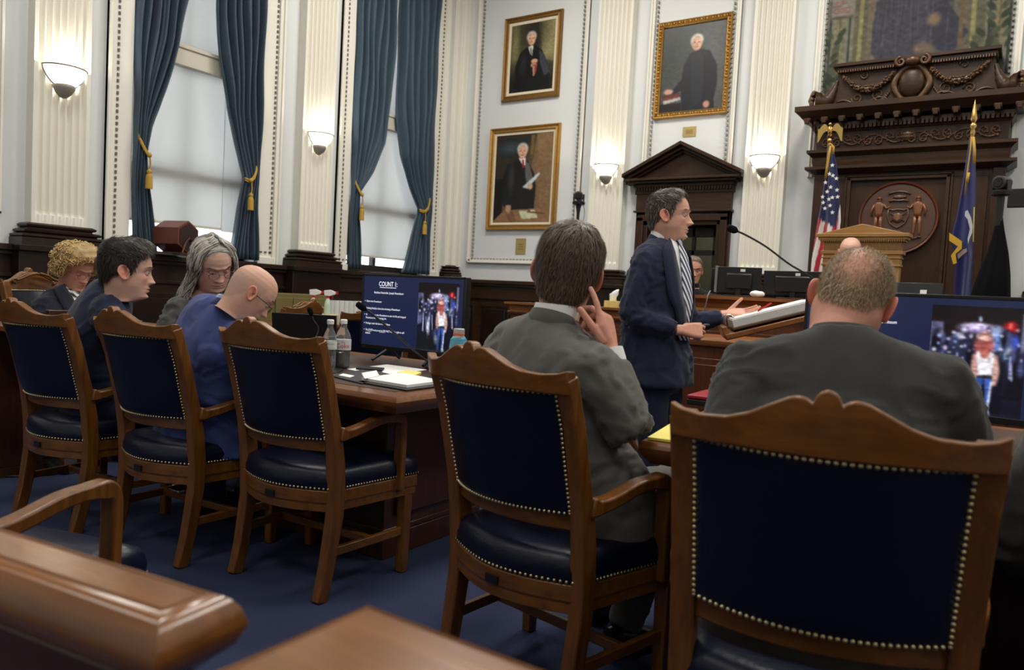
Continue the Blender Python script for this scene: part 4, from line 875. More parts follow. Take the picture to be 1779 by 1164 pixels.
# things on the bench at the right
bz = 1.205
root = thing('desk_speaker', 'black wedge monitor on the bench in front of the blue flag', 'monitor', (-.62, 5.85, bz), -.1)
mb = MB(); mb.prism([(-.05, 0), (.12, 0), (.12, .03), (-.02, .155)], (-.22, 0, 0), (0, 1, 0), (0, 0, 1), (.43, 0, 0)); mb.build('housing', M['black'], root, 30, .006)
mb = MB(); mb.obox((.10, -.045, .085), (.04, .002, .04), (1, 0, 0), nrm((0, 1, -.2)), nrm((0, .2, 1))); mb.build('sticker', M['white'], root, 0)
for k, (x, c, h_, l) in enumerate([(-.97, (150, 40, 40), .09, 'small red bottle on the bench right of the judge chair'), (-.90, (40, 44, 40), .10, 'small dark olive jar on the bench right of the judge chair'), (-.845, (120, 30, 30), .085, 'small dark red box on the bench right of the judge chair'), (-.79, (30, 30, 34), .11, 'small black box on the bench beside the black wedge monitor')]):
    r = thing('desk_item', l, 'bottle' if k < 2 else 'box', (x, 5.85, bz)); mt = mat('item_paint_%d' % k, hexc(*c), .4)
    if k < 2: MB().lathe([(.001, 0), (.022, 0), (.024, .01), (.024, h_*.6), (.014, h_*.78), (.012, h_*.85)], (0, 0, 0), 14).build('body', mt, r, 40); MB().lathe([(.014, h_*.83), (.014, h_)], (0, 0, 0), 12).build('cap', M['black'], r, 40)
    else: MB().box(-.025, .025, -.02, .02, 0, h_).build('body', mt, r, 30, .003); MB().box(-.02, .02, -.0215, -.02, h_*.4, h_*.8).build('label_patch', mat('label_olive', hexc(120, 120, 80), .6), r, 0)
b2 = np.array([-.83, 5.78, bz]); gooseneck('small black microphone on the bench right of the judge chair', b2, [b2+[0, 0, .02], b2+[.01, 0, .08], b2+[.035, 0, .14]], .004, .010, .03)
o = MB().obox((-.235, 5.74, bz+.012), (.17, .2, .02), nrm((1, .1, 0)), nrm((-.1, 1, 0))).build('paper_pile', M['paper'], None, 0, .003); tag(o, 'small pile of white papers on the bench below the black drape', 'paper')
o = MB().obox((.25, 5.70, bz+.01), (.62, .25, .02)).build('document_file', mat('cream_file', hexc(222, 214, 190), .6), None, 0, .003); tag(o, 'long cream file lying on the bench at the right edge', 'file')
# ================================================================== judge's chair
jy = 7.02; root = thing('judge_chair', "golden oak judge's chair with a pediment top and dark leather back", 'chair', (-1.12, jy, .32), -.06)
G = M['gold_oak']; zo = -.32
def zb(z): return z+zo
hw = .335
mb = MB(); mb.prism([(-hw-.02, 0), (hw+.02, 0), (0, .085)], (0, -.07, zb(1.80)), (1, 0, 0), (0, 0, 1), (0, .14, 0)); mb.build('pediment', G, root, 30, .004)
mb = MB(); mb.box(-hw-.03, hw+.03, -.085, .085, zb(1.775), zb(1.805)); mb.box(-hw-.015, hw+.015, -.07, .07, zb(1.752), zb(1.775)); mb.box(-hw, hw, -.055, .055, zb(1.735), zb(1.752)); mb.build('cornice', G, root, 30, .003)
for i in range(40): x = -hw+2*hw*(i+.5)/40; MB().box(x-.005, x+.005, -.068, -.055, zb(1.737), zb(1.752)).build('dentil', G, root, 0)
mb = MB(); mb.box(-hw+.03, hw-.03, -.045, .045, zb(1.66), zb(1.737)); mb.build('frieze', wood('frieze_oak', hexc(104, 72, 34), hexc(150, 108, 58), 10, 2, .5, .05), root, 30)
mb = MB(); mb.box(-hw+.01, hw-.01, -.06, .06, zb(1.63), zb(1.66)); mb.box(-hw+.03, hw-.03, -.05, .05, zb(1.605), zb(1.63)); mb.build('architrave', G, root, 30, .003)
for s in (-1, 1):
    mb = MB(); mb.box(s*(hw-.07)-.038, s*(hw-.07)+.038, -.045, .045, zb(.75), zb(1.53)); mb.build('post', M['gold_oak'], root, 30, .004)
    mb = MB(); mb.box(s*(hw-.07)-.048, s*(hw-.07)+.048, -.055, .055, zb(1.53), zb(1.548)); mb.box(s*(hw-.07)-.04, s*(hw-.07)+.04, -.05, .05, zb(1.548), zb(1.595)); mb.box(s*(hw-.07)-.05, s*(hw-.07)+.05, -.058, .058, zb(1.595), zb(1.606)); mb.build('capital', G, root, 30, .003)
    MB().box(s*(hw-.06)-.03, s*(hw-.06)+.03, -.5, 0, zb(.98), zb(1.02)).build('arm', G, root, 30, .006); MB().box(s*(hw-.06)-.03, s*(hw-.06)+.03, -.5, -.44, 0, zb(.98)).build('front_leg', G, root, 30, .006); MB().box(s*(hw-.06)-.03, s*(hw-.06)+.03, -.03, .03, 0, zb(.76)).build('rear_leg', G, root, 30, .006)
mb = MB(); mb.loft([[(x, -.02-d, z) for x, d in ((-.225, 0), (-.2, .03), (0, .04), (.2, .03), (.225, 0))]+[(.225, .02, z), (-.225, .02, z)] for z in (zb(.8), zb(.85), zb(1.55), zb(1.60))]); mb.build('leather_back', M['leather_g'], root, 60)
mb = MB(); mb.box(-.25, .25, -.48, -.03, zb(.72), zb(.82)); mb.build('seat', M['leather_g'], root, 60, .03, seg=3)
# ================================================================== carved oak screen behind the judge
YS = YF-.025
root = thing('carved_oak_screen', 'tall dark carved oak panelling with cornice behind the judge chair', 'wood panelling', (-1.03, 8.6, .32))
X0, X1 = -1.87, -.17; Y0 = 8.45; xc = -1.02; OD = M['oakd']
def B(name, *a, m_=None, bv=.005): mb = MB(); [mb.box(*q) for q in a]; return mb.build(name, m_ or OD, root, 30, bv, world=True)
B('backing', (X0, X1, Y0+.03, YS, .32, 3.2), m_=M['oakdz'])
B('side_stile', (X0, X0+.10, Y0, Y0+.05, .32, 2.58), m_=M['oakdz']); B('side_stile', (X1-.10, X1, Y0, Y0+.05, .32, 2.58), m_=M['oakdz'])
B('panel_field', (X0+.13, -1.56, Y0+.01, Y0+.05, .5, 2.5), m_=M['oakdz']); B('panel_field', (-.59, X1-.13, Y0+.01, Y0+.05, .5, 2.5), m_=M['oakdz'])
B('panel_moulding', (-1.535, -1.505, Y0-.015, Y0+.04, .5, 2.52), (-.645, -.615, Y0-.015, Y0+.04, .5, 2.52), (-1.535, -.615, Y0-.015, Y0+.04, 2.49, 2.52))
B('panel_moulding', (-1.56, -1.54, Y0-.005, Y0+.04, .5, 2.545), (-.61, -.59, Y0-.005, Y0+.04, .5, 2.545), (-1.56, -.59, Y0-.005, Y0+.04, 2.525, 2.545))
def ledge(name, z0, z1, e0, e1):                          # flared band
    def rg(e, z): return [(X0-e, Y0-e, z), (X1+e, Y0-e, z), (X1+e, YS, z), (X0-e, YS, z)]
    mb = MB(); mb.loft([rg(e0, z0), rg(e0+(e1-e0)*.5, z0+(z1-z0)*.35), rg(e1, z0+(z1-z0)*.6), rg(e1, z1)]); return mb.build(name, OD, root, 30, world=True)
ledge('architrave_band', 2.57, 2.64, .01, .085); ledge('architrave_fascia', 2.64, 2.74, .02, .03); ledge('architrave_band', 2.74, 2.815, .03, .08)
ledge('frieze', 2.815, 3.0, .0, .005); ledge('dentil_band', 3.0, 3.09, .02, .05)
for i in range(46):
    x = X0-.04+(X1-X0+.08)*(i+.5)/46; MB().box(x-.012, x+.012, Y0-.085, Y0-.03, 3.015, 3.06).build('dentil', OD, root, 0, world=True)
for i in range(12):
    x = X0-.07+(X1-X0+.14)*i/11; mb = MB(); mb.box(x-.032, x+.032, Y0-.20, Y0-.03, 3.085, 3.125); mb.box(x-.022, x+.022, Y0-.215, Y0-.19, 3.06, 3.12); mb.build('modillion', OD, root, 30, .006, world=True)
ledge('cornice', 3.12, 3.25, .12, .20)
def spiral(c, r, turns, a0, y, s=1, n=26, rad=.008, mb=None):
    mb.tube([(c[0]+r*(1-.85*t)*math.cos(a0+s*2*PI*turns*t), y, c[1]+r*(1-.85*t)*math.sin(a0+s*2*PI*turns*t)) for t in [i/n for i in range(n+1)]], [rad*(1-.5*i/n) for i in range(n+1)], 5)
mb = MB(); yv = Y0-.012; xs = np.linspace(X0+.08, X1-.08, 90)
mb.tube([(x, yv, 2.905+.045*math.sin((x-xc)*2*PI/.40)) for x in xs], .008, 5)
for k in range(-8, 8):
    x = xc+.1*k+.05; up_ = math.sin((x-xc)*2*PI/.40); spiral((x, 2.905-.018*np.sign(up_)), .046, 1.5, PI/2*np.sign(up_), yv-.004, 1 if up_ > 0 else -1, mb=mb)
    for q in range(5): mb.ell((x+.03*math.cos(q*1.3), yv, 2.905+.04*math.sin(q*1.3)), (.012, .01, .012), 6, 4)
mb.ell((xc, yv, 2.915), (.085, .02, .05), 16, 8)
for q in range(14): mb.ell((xc-.07+.02*(q % 7), yv-.018, 2.90+.03*(q//7)), (.010, .01, .012), 6, 4)
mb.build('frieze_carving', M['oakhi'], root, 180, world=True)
# crest
zc0 = 3.25; yc = 8.52
mb = MB(); mb.prism([(-.86, 0), (.86, 0), (.72, .2), (.69, .40), (-.69, .40), (-.72, .2)], (xc, yc, zc0), (1, 0, 0), (0, 0, 1), (0, .26, 0)); mb.build('crest_panel', OD, root, 30, world=True)
B('crest_cornice', (xc-.74, xc+.74, yc-.09, YS, zc0+.42, zc0+.455), (xc-.71, xc+.71, yc-.06, YS, zc0+.385, zc0+.42))
mb = MB()
for i in range(60):
    x = xc-.70+1.40*(i+.5)/60; mb.box(x-.007, x+.007, yc-.065, yc-.02, zc0+.365, zc0+.388)
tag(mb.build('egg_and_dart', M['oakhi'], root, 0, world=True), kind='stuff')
for s in (-1, 1):
    mb = MB(); pts = [(xc+s*(.17+.48*t), yc-.03, zc0+.31-.15*math.sin(PI*t)**.9+.03*t) for t in np.linspace(0, 1, 26)]
    mb.tube(pts, [.012+.022*math.sin(PI*i/25) for i in range(26)], 8)
    rng = random.Random(5)
    for i in range(90):
        t = rng.random(); k = int(t*25); p = pts[k]; r = .016+.016*math.sin(PI*t); a = rng.uniform(0, 2*PI); mb.ell((p[0]+rng.uniform(-.01, .01), p[1]-.01-abs(math.cos(a))*r, p[2]+math.sin(a)*r), (.013, .012, .012), 6, 4)
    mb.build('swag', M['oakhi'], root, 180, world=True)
    # cornucopia
    mb = MB(); cp_ = spline([(xc+s*.70, yc-.01, zc0+.30), (xc+s*.74, yc-.02, zc0+.18), (xc+s*.80, yc-.03, zc0+.09), (xc+s*.90, yc-.05, zc0+.085)], 16)
    mb.tube(cp_, [.014+.100*(i/16)**1.2+.005*math.sin(i*2.4) for i in range(17)], 14); mb.build('cornucopia', OD, root, 60, world=True)
    mb = MB(); rng = random.Random(9)
    for i in range(46):
        a, b = rng.uniform(0, 2*PI), rng.uniform(0, .085); mb.ell((xc+s*(.915+.035*(1-b/.085)), yc-.06+b*math.cos(a)*.8, zc0+.10+b*math.sin(a)), (.022, .022, .022), 7, 5)
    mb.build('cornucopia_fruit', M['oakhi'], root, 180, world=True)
    mb = MB(); spiral((xc+s*.30, zc0+.12), .07, 1.6, 0, yc-.012, s, mb=mb, rad=.010); spiral((xc+s*.50, zc0+.10), .055, 1.5, PI, yc-.012, -s, mb=mb, rad=.010); spiral((xc+s*.44, zc0+.33), .04, 1.3, PI, yc-.012, -s, mb=mb, rad=.008)
    mb.tube([(xc+s*(.2+.5*t), yc-.01, zc0+.06+.03*math.sin(9*t)) for t in np.linspace(0, 1, 20)], .009, 5)
    for q in range(6): mb.ell((xc+s*(.2+.012*q), yc-.012, zc0+.13-.018*q), (.012, .012, .016), 6, 4)
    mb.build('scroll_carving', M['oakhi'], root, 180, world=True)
mb = MB(); mb.ell((xc, yc-.04, zc0+.20), (.115, .05, .145), 26, 12); mb.build('cartouche_oval', OD, root, 180, world=True)
mb = MB(); n = 40
mb.loft([[(xc+(.15+.03*math.cos(v))*math.cos(t)*(1+.06*math.cos(4*t)), yc-.03+.03*math.sin(v), zc0+.19+(.175+.03*math.cos(v))*math.sin(t)) for v in [2*PI*k/8 for k in range(8)]] for t in [2*PI*k/n for k in range(n)]], wrap=True); mb.build('cartouche_rim', M['oakhi'], root, 180, world=True)
mb = MB()
for s in (-1, 1): spiral((xc+s*.105, zc0+.395), .05, 1.5, PI/2, yc-.10, -s, mb=mb, rad=.020)
mb.ell((xc, yc-.09, zc0+.40), (.07, .05, .05), 14, 8); mb.build('cartouche_scroll', M['oakhi'], root, 180, world=True)
# medallion
mx, mz, my, mr = -1.045, 2.105, Y0-.005, .365
root = thing('carved_medallion', 'round carved wooden coat of arms with two figures behind the judge chair', 'carving', (mx, my, mz-mr))
mb = MB(); mb.lathe([(.001, 0), (mr-.03, 0), (mr-.03, .03), (mr-.022, .045), (mr-.008, .05), (mr, .03), (mr, 0)], (mx, my+.03, mz), 56, (0, -1, 0)); mb.build('disc', wood('medallion_rim_wood', hexc(70, 32, 20), hexc(104, 52, 32), 5, 0, .4), root, 40, world=True)
mb = MB(); mb.lathe([(.001, .034), (mr-.032, .034), (mr-.031, .002)], (mx, my+.03, mz), 56, (0, -1, 0)); mb.build('field', wood('medallion_field_wood', hexc(56, 34, 24), hexc(84, 52, 36), 5, 0, .45), root, 40, world=True)
RW = wood('medallion_relief_wood', hexc(92, 52, 28), hexc(132, 80, 42), 6, 2, .45); RD = wood('medallion_dark_relief', hexc(62, 38, 26), hexc(96, 60, 40), 6, 2, .4)
yr = my-.012
def T_(mb, pts, r): mb.tube([(mx+x, yr, mz+z) for x, z in pts], r, 7)
for s, hat in ((-1, 1), (1, 1)):
    o_ = s*.175; mb = MB(); z0 = .05
    mb.ell((mx+o_, yr, mz+z0+.125), (.018, .016, .023), 10, 6)
    mb.lathe([(.001, 0), (.026, .001), (.014, .006), (.013, .02), (.001, .022)], (mx+o_, yr, mz+z0+.14), 10)
    mb.loft([[(mx+o_+a*w_*math.cos(t), yr-.004+.016*math.sin(t), mz+z) for t in [2*PI*k/10 for k in range(10)] for a in (1,)] for z, w_ in ((z0-.05, .03), (z0+.0, .034), (z0+.06, .045), (z0+.092, .042), (z0+.108, .014))])
    for k in (-1, 1):
        T_(mb, [(o_+k*.018, z0-.04), (o_+k*.024, z0-.11), (o_+k*.026, z0-.19), (o_+k*.026-s*.0, z0-.235)], [.020, .016, .012, .011]); mb.ell((mx+o_+k*.028, yr-.008, mz+z0-.24), (.014, .02, .009), 8, 5)
    T_(mb, [(o_+s*.042, z0+.085), (o_+s*.066, z0+.03), (o_+s*.062, z0-.03)], [.013, .011, .009]); T_(mb, [(o_-s*.042, z0+.085), (o_-s*.066, z0+.045), (o_-s*.10, z0+.06)], [.013, .011, .008])
    mb.build('relief_figure', RW, root, 180, world=True)
mb = MB()
sh = [(-.085, .09), (-.05, .075), (0, .085), (.05, .075), (.085, .09), (.095, .02), (.07, -.05), (.03, -.085), (0, -.10), (-.03, -.085), (-.07, -.05), (-.095, .02)]
T_(mb, sh+[sh[0]], .008); T_(mb, [(-.07, -.04), (.07, .05)], .006); T_(mb, [(.07, -.04), (-.07, .05)], .006); mb.ell((mx, yr+.004, mz), (.05, .012, .05), 14, 8); mb.build('relief_shield', RD, root, 180, world=True)
mb = MB(); mb.prism([(-.028, .03), (.028, .03), (.026, -.01), (0, -.032), (-.026, -.01)], (mx, yr-.012, mz), (1, 0, 0), (0, 0, 1), (0, .01, 0)); mb.build('relief_crest_shield', RW, root, 30, world=True)
mb = MB(); mb.ell((mx, yr, mz+.205), (.055, .02, .024), 14, 8); mb.ell((mx+.05, yr, mz+.208), (.02, .014, .014), 8, 5); T_(mb, [(-.09, .165), (-.04, .175), (0, .17), (.04, .175), (.09, .165)], .012); T_(mb, [(-.10, .235), (-.05, .255), (0, .262), (.05, .255), (.10, .235)], .010)
mb.build('relief_badger', RD, root, 180, world=True)
mb = MB(); spiral((-.0+mx, mz-.17), .05, 1.4, 0, yr, 1, mb=mb)
for k in range(12): mb.ell((mx-.06+.011*k, yr, mz-.20-.01*math.sin(k*2.0)), (.016, .012, .013), 7, 5)
T_(mb, [(-.20, -.19), (-.1, -.215), (0, -.235), (.1, -.215), (.22, -.19)], .010); mb.build('relief_base', RD, root, 180, world=True)
# ================================================================== framed portraits
PAINT = vcol('oil_paint', .42, spec=.4, bump=.08, bscale=120)
def framed(label, px, w, h, fw, liner, cv, mat_f, ornate=False):
    """px: top-left corner pixel of the frame on the far wall"""
    tl = on_y(px[0], px[1], YF-.05); x0, z1 = tl[0], tl[2]; x1, z0 = x0+w, z1-h; y = YF-.004
    root = thing('framed_portrait', label, 'painting', ((x0+x1)/2, YF, z0), group='judge portraits')
    def rg(e, d): return [(x0+e, y-d, z0+e), (x1-e, y-d, z0+e), (x1-e, y-d, z1-e), (x0+e, y-d, z1-e)]
    mb = MB(); mb.loft([rg(0, 0), rg(0, .035), rg(fw*.12, .052), rg(fw*.3, .046), rg(fw*.45, .03), rg(fw*.7, .034), rg(fw*.85, .042), rg(fw, .026), rg(fw, .005)], cap=False); mb.build('frame', mat_f, root, 30, world=True)
    if ornate:
        mb = MB(); rng = random.Random(3)
        per = [((x0+fw*.5+t*(w-fw)), z) for z in (z0+fw*.5, z1-fw*.5) for t in np.linspace(0, 1, 26)]+[(x, z0+fw*.5+t*(h-fw)) for x in (x0+fw*.5, x1-fw*.5) for t in np.linspace(0, 1, 32)]
        for i, (x, z) in enumerate(per):
            mb.ell((x, y-.038, z), (.021 if i % 2 else .014, .014, .021 if i % 2 else .014), 7, 4)
        tag(mb.build('frame_ornament', mat_f, root, 180, world=True), kind='stuff')
    if liner:
        mb = MB(); mb.loft([rg(fw, .024), rg(fw+liner, .018), rg(fw+liner, .005)], cap=False); mb.build('liner', mat('linen_liner', hexc(226, 214, 188), .7), root, 30, world=True)
    e = fw+liner*.95; cv.w, cv.h = x1-x0-2*e, z1-z0-2*e
    cv.build('canvas', (x0+e, y-.012, z1-e), (1, 0, 0), (0, 0, -1), PAINT, root, True)
def face(c, x, y, r, hair=(200, 198, 192)):
    asp = c.w/c.h
    c.ell(x, y-r*asp*.35, r*1.05, r*asp*1.05, hair, .2); c.ell(x, y+r*asp*.15, r*.82, r*asp*1.15, (204, 158, 132), .15); c.ell(x+r*.25, y+r*asp*.2, r*.5, r*asp*.85, (222, 178, 150), .5)
    for s in (-1, 1): c.ell(x+s*r*.34, y, r*.17, r*asp*.09, (92, 62, 54), .5)
    c.ell(x+.02*r, y+r*asp*.72, r*.3, r*asp*.09, (164, 96, 88), .5); c.ell(x+r*.06, y+r*asp*.32, r*.13, r*asp*.25, (188, 130, 108), .6)
# upper left: seated figure, clasped hands
c = Canvas(.6, .82, 84, 116, (96, 90, 62)); c.poly([(.0, 0), (.5, 0), (.4, .6), (0, .7)], (86, 82, 58)); c.poly([(.62, 0), (1, 0), (1, .6), (.75, .55)], (142, 134, 92)); c.ell(.45, .1, .3, .25, (52, 48, 36), .7); c.ell(.55, .3, .12, .35, (36, 34, 28), .6); c.ell(.1, .3, .08, .3, (130, 122, 82), .7); c.ell(.5, .9, .7, .3, (20, 20, 20), .5)
c.poly([(.18, 1), (.12, .62), (.22, .42), (.38, .34), (.56, .33), (.72, .42), (.84, .6), (.92, .85), (.9, 1)], (20, 20, 22)); c.poly([(.66, .4), (.78, .5), (.92, .75), (.80, .8), (.68, .6)], (60, 62, 70)); c.ell(.3, .6, .08, .14, (40, 40, 44), .6)
c.poly([(.40, .34), (.52, .33), (.50, .48), (.45, .44)], (226, 224, 214)); c.line([(.46, .37), (.485, .46)], .018, (120, 116, 104)); face(c, .47, .225, .105); c.ell(.56, .565, .075, .035, (206, 160, 124), .2); c.ell(.55, .62, .07, .035, (190, 140, 108), .3); c.poly([(.53, .62), (.63, .62), (.60, .75), (.55, .79)], (150, 66, 70)); c.poly([(.53, .64), (.56, .63), (.56, .78), (.54, .78)], (190, 160, 130))
framed('framed portrait of a robed figure with clasped hands, upper of the two left portraits', (877, 33), .925, 1.14, .075, .035, c.grain(.06, 2, 30), M['gold2'])
# lower left: standing with papers
c = Canvas(.8, 1.1, 96, 132, (104, 82, 58)); c.poly([(0, 0), (.72, 0), (.62, .5), (0, .75)], (52, 44, 34)); c.poly([(.72, 0), (1, 0), (1, 1), (.8, .8)], (134, 106, 76)); c.poly([(.05, .04), (.68, .02), (.66, .24), (.08, .27)], (38, 40, 40)); c.poly([(.62, .02), (.68, .02), (.66, .24), (.61, .24)], (112, 84, 44)); c.ell(.25, .15, .16, .06, (60, 74, 80), .7); c.ell(.8, .5, .2, .35, (128, 100, 72), .7); c.poly([(0, .5), (.16, .5), (.16, 1), (0, 1)], (22, 18, 16))
c.poly([(.16, .80), (.14, .5), (.22, .33), (.40, .28), (.58, .31), (.70, .45), (.74, .62), (.72, .85), (.3, .86)], (24, 24, 26)); c.poly([(.52, .31), (.60, .33), (.68, .5), (.60, .6), (.55, .5)], (96, 94, 90)); c.ell(.3, .5, .05, .16, (48, 50, 54), .6)
c.poly([(.41, .27), (.54, .27), (.53, .36), (.48, .34)], (228, 228, 226)); c.line([(.49, .30), (.50, .37)], .016, (170, 36, 44)); face(c, .475, .19, .09)
c.poly([(.0, .98), (.2, .86), (.95, .84), (1, .9), (1, 1), (0, 1)], (142, 104, 74)); c.poly([(.2, .86), (.36, .87), (.42, 1), (.30, 1)], (120, 84, 60)); c.poly([(.46, .87), (.74, .86), (.80, .95), (.52, .96)], (206, 204, 168)); c.line([(.62, .88), (.9, .90)], .012, (100, 70, 46)); c.ell(.645, .87, .02, .02, (120, 84, 50), .4)
c.poly([(.50, .60), (.78, .44), (.80, .46), (.60, .62)], (198, 210, 216)); c.ell(.64, .595, .045, .035, (206, 160, 130), .3); c.ell(.27, .83, .05, .06, (190, 146, 116), .3); c.poly([(.2, .7), (.33, .7), (.32, .8), (.22, .8)], (24, 24, 26))
framed('framed portrait of a robed figure holding papers, lower of the two left portraits', (851.5, 224), 1.14, 1.42, .075, .03, c.grain(.05, 4, 30), M['gold'])
# right: standing, hand on book
c = Canvas(.75, 1.0, 90, 120, (70, 72, 70)); c.ell(.7, .4, .45, .5, (92, 94, 92), .8); c.ell(.1, .2, .4, .4, (54, 58, 56), .8); c.poly([(0, .9), (.35, .9), (.35, 1), (0, 1)], (34, 28, 26))
c.poly([(.36, 1), (.33, .72), (.35, .48), (.44, .34), (.60, .29), (.76, .33), (.88, .5), (.90, .72), (.86, .88), (.88, 1)], (26, 28, 34)); c.poly([(.47, .38), (.57, .33), (.70, .33), (.68, .9), (.50, .98)], (36, 38, 46)); c.line([(.68, .4), (.72, .98)], .012, (20, 22, 28)); c.poly([(.34, .62), (.40, .55), (.44, .72), (.20, .80), (.18, .76)], (26, 28, 34))
face(c, .545, .215, .095, (206, 206, 202)); c.ell(.13, .755, .075, .03, (206, 156, 138), .3); c.poly([(.04, .83), (.33, .80), (.33, .83), (.05, .86)], (120, 48, 44)); c.poly([(.05, .86), (.33, .83), (.34, .86), (.06, .90)], (190, 184, 176)); c.poly([(.03, .80), (.30, .78), (.33, .80), (.04, .83)], (86, 40, 38)); c.ell(.75, .94, .05, .04, (196, 146, 126), .3)
framed('ornate gold framed portrait of a standing robed figure above the doorway', (1143.7, 40), .925, 1.165, .07, 0, c.grain(.06, 6, 30), M['gold'], True)
def plaque(label, a, b):
    p, q = on_y(*a, YF), on_y(*b, YF); w_, h_ = abs(q[0]-p[0]), abs(p[2]-q[2]); root = thing('brass_plaque', label, 'plaque', ((p[0]+q[0])/2, YF, min(p[2], q[2])), group='brass name plaques')
    MB().box(p[0], q[0], YF-.008, YF-.001, q[2], p[2]).build('plate', mat('aged_brass_plate', hexc(186, 164, 104), .4, metal=.5), root, 0, .002, world=True)
    mb = MB()
    for i, t in enumerate((.3, .45, .6)): mb.box(p[0]+w_*.25, q[0]-w_*.25, YF-.0088, YF-.0082, q[2]+h_*t, q[2]+h_*t+.008)
    mb.build('engraving', mat('engraving_dark', hexc(120, 100, 60), .5), root, 0, world=True)
plaque('small brass plaque below the portrait holding papers', (897, 414), (913, 442)); plaque('small brass plaque below the ornate portrait above the doorway', (1187, 221), (1209, 237))
# ================================================================== mural above the carved screen
c = Canvas(1.72, 2.75, 170, 270, (128, 124, 92)); yb_ = 1.0
c.ell(.5, .5, .6, .6, (112, 104, 76), .8)
for x0_, x1_ in ((.0, .16), (.86, 1.0)):
    c.poly([(x0_, 0), (x1_, 0), (x1_, 1), (x0_, 1)], (150, 142, 104))
    for k in (.15, .5, .85): x = x0_+(x1_-x0_)*k; c.line([(x, 0), (x, 1)], .006, (52, 74, 96) if k != .5 else (150, 120, 56))
c.line([(.2, 0), (.2, .9)], .012, (170, 160, 84)); c.line([(.80, 0), (.80, .9)], .012, (170, 160, 84)); c.poly([(.22, .0), (.78, 0), (.78, .72), (.22, .76)], (120, 108, 86)); c.poly([(.17, .80), (.84, .72), (.9, 1), (.12, 1)], (156, 150, 108)); c.poly([(.24, .47), (.3, .47), (.3, .74), (.24, .78)], (140, 122, 90))
c.poly([(.30, .40), (.36, 0), (.66, 0), (.72, .3), (.70, .52), (.62, .66), (.50, .77), (.42, .845), (.36, .82), (.33, .74), (.27, .70), (.27, .58)], (78, 78, 96)); c.poly([(.58, .60), (.64, .52), (.78, .66), (.70, .74), (.60, .70)], (66, 66, 88))
rng = random.Random(4)
for k in range(22): x = .30+.018*k; c.line([(x+.08, .1), (x+.02*math.sin(k), .45), (x+.05*(x-.5), .62+.10*math.sin(k*1.3))], .004, (56, 56, 74) if k % 2 else (98, 98, 116), .35)
c.ell(.60, .60, .035, .022, (164, 130, 92), .4); c.ell(.55, .70, .05, .02, (150, 118, 90), .4); c.line([(.745, 0), (.74, .70)], .012, (130, 104, 62))
def sprig(x, y, n, h, sgn):
    for k in range(n):
        t = k/n; xx, yy = x+sgn*.03*math.sin(t*7), y-h*t
        for s in (-1, 1): c.ell(xx+s*.035, yy-.012, .034, .010, (66, 78, 54) if (k+s) % 3 else (96, 104, 72), .25, s*-.9)
for (x, y, n, h) in ((.05, .99, 14, .40), (.10, .95, 12, .22), (.15, .93, 7, .08), (.95, .95, 16, .52), (.88, .86, 9, .2), (.80, .80, 5, .06)): sprig(x, y, n, h, 1)
c.poly([(.02, .0), (.155, 0), (.155, .545), (.02, .545)], (160, 148, 128)); c.poly([(.02, .54), (.155, .54), (.155, .55), (.02, .55)], (110, 100, 84))
o_m = (-1.93, YF-.006, 5.80); root = thing('painted_mural', 'large painted mural of a draped figure above the carved oak screen', 'mural', (-1.07, YF, 3.05))
lum = c.c.mean(2, keepdims=True); c.c = (c.c*.62+lum*.38)*.80
mu = c.grain(.08, 9, 60).build('painting', o_m, (1, 0, 0), (0, 0, -1), vcol('mural_paint', .7, spec=.2, bump=.05, bscale=60), root, True)
tl_ = mat('mural_red_letter', hexc(150, 92, 84), .7)
for s_, pxy in (('OF', (1459, 8)), ('GOD', (1463, 19))):
    p = on_y(*pxy, YF-.008); o = text(s_, .075, tl_, Matrix.Translation((p[0], YF-.009, p[2]-.02)) @ Matrix.Rotation(PI/2, 4, 'X'), mu, align='CENTER'); o.matrix_parent_inverse = world_of(mu).inverted()
# ================================================================== flags
def flag_pole(name, label, x, y, ztop, fin):
    root = thing(name, label, 'flag', (x, y, .32)); MB().lathe([(.14, 0), (.14, .03), (.05, .05), (.02, .08)], (0, 0, 0), 20).build('stand_base', M['brass'], root, 40)
    MB().lathe([(.014, .05), (.014, ztop-.32)], (0, 0, 0), 12).build('pole', wood('pole_oak', hexc(150, 100, 50), hexc(180, 130, 70), 6, 2, .3), root, 40)
    return root
FL = vcol('flag_cloth', .7, sheen=.3)
def drape(root, name, x, y, rows, colf, nu=60, amp=.03, folds=3.2, ph=0.0):
    """rows: (z, x_left, x_right) world; folds in y"""
    rows = np.array(rows, float); zs = np.linspace(rows[0, 0], rows[-1, 0], 70); V = []; C = []
    for z in zs:
        t = (rows[0, 0]-z)/(rows[0, 0]-rows[-1, 0]); a = np.interp(-z, -rows[:, 0], rows[:, 1]); b = np.interp(-z, -rows[:, 0], rows[:, 2])
        for i in range(nu+1):
            u = i/nu; V.append((a+(b-a)*u+.006*math.sin(6*u+8*t), y-.02-amp*min(1, .25+t*1.6)*math.sin(2*PI*folds*u+ph+1.2*t)-.03*math.sin(PI*u), z)); C.append(colf(u, t, a+(b-a)*u, z))
    n = nu+1; f = [(j*n+i, j*n+i+1, (j+1)*n+i+1, (j+1)*n+i) for j in range(69) for i in range(nu)]
    me = bpy.data.meshes.new(name); me.from_pydata(V, [], f); c = np.array(C)/255; set_cols(me, np.where(c <= .04045, c/12.92, ((c+.055)/1.055)**2.4)); me.materials.append(FL); me.shade_smooth()
    o = bpy.data.objects.new(name, me); COL.objects.link(o); attach(o, root, True); return o
fy = 7.6; fx = on_y(1440, 260, fy)[0]; ez_ = on_y(1442, 248, fy)[2]
us = flag_pole('national_flag', 'stars and stripes flag on a pole with a gold eagle beside the judge chair', fx, fy, ez_, None)
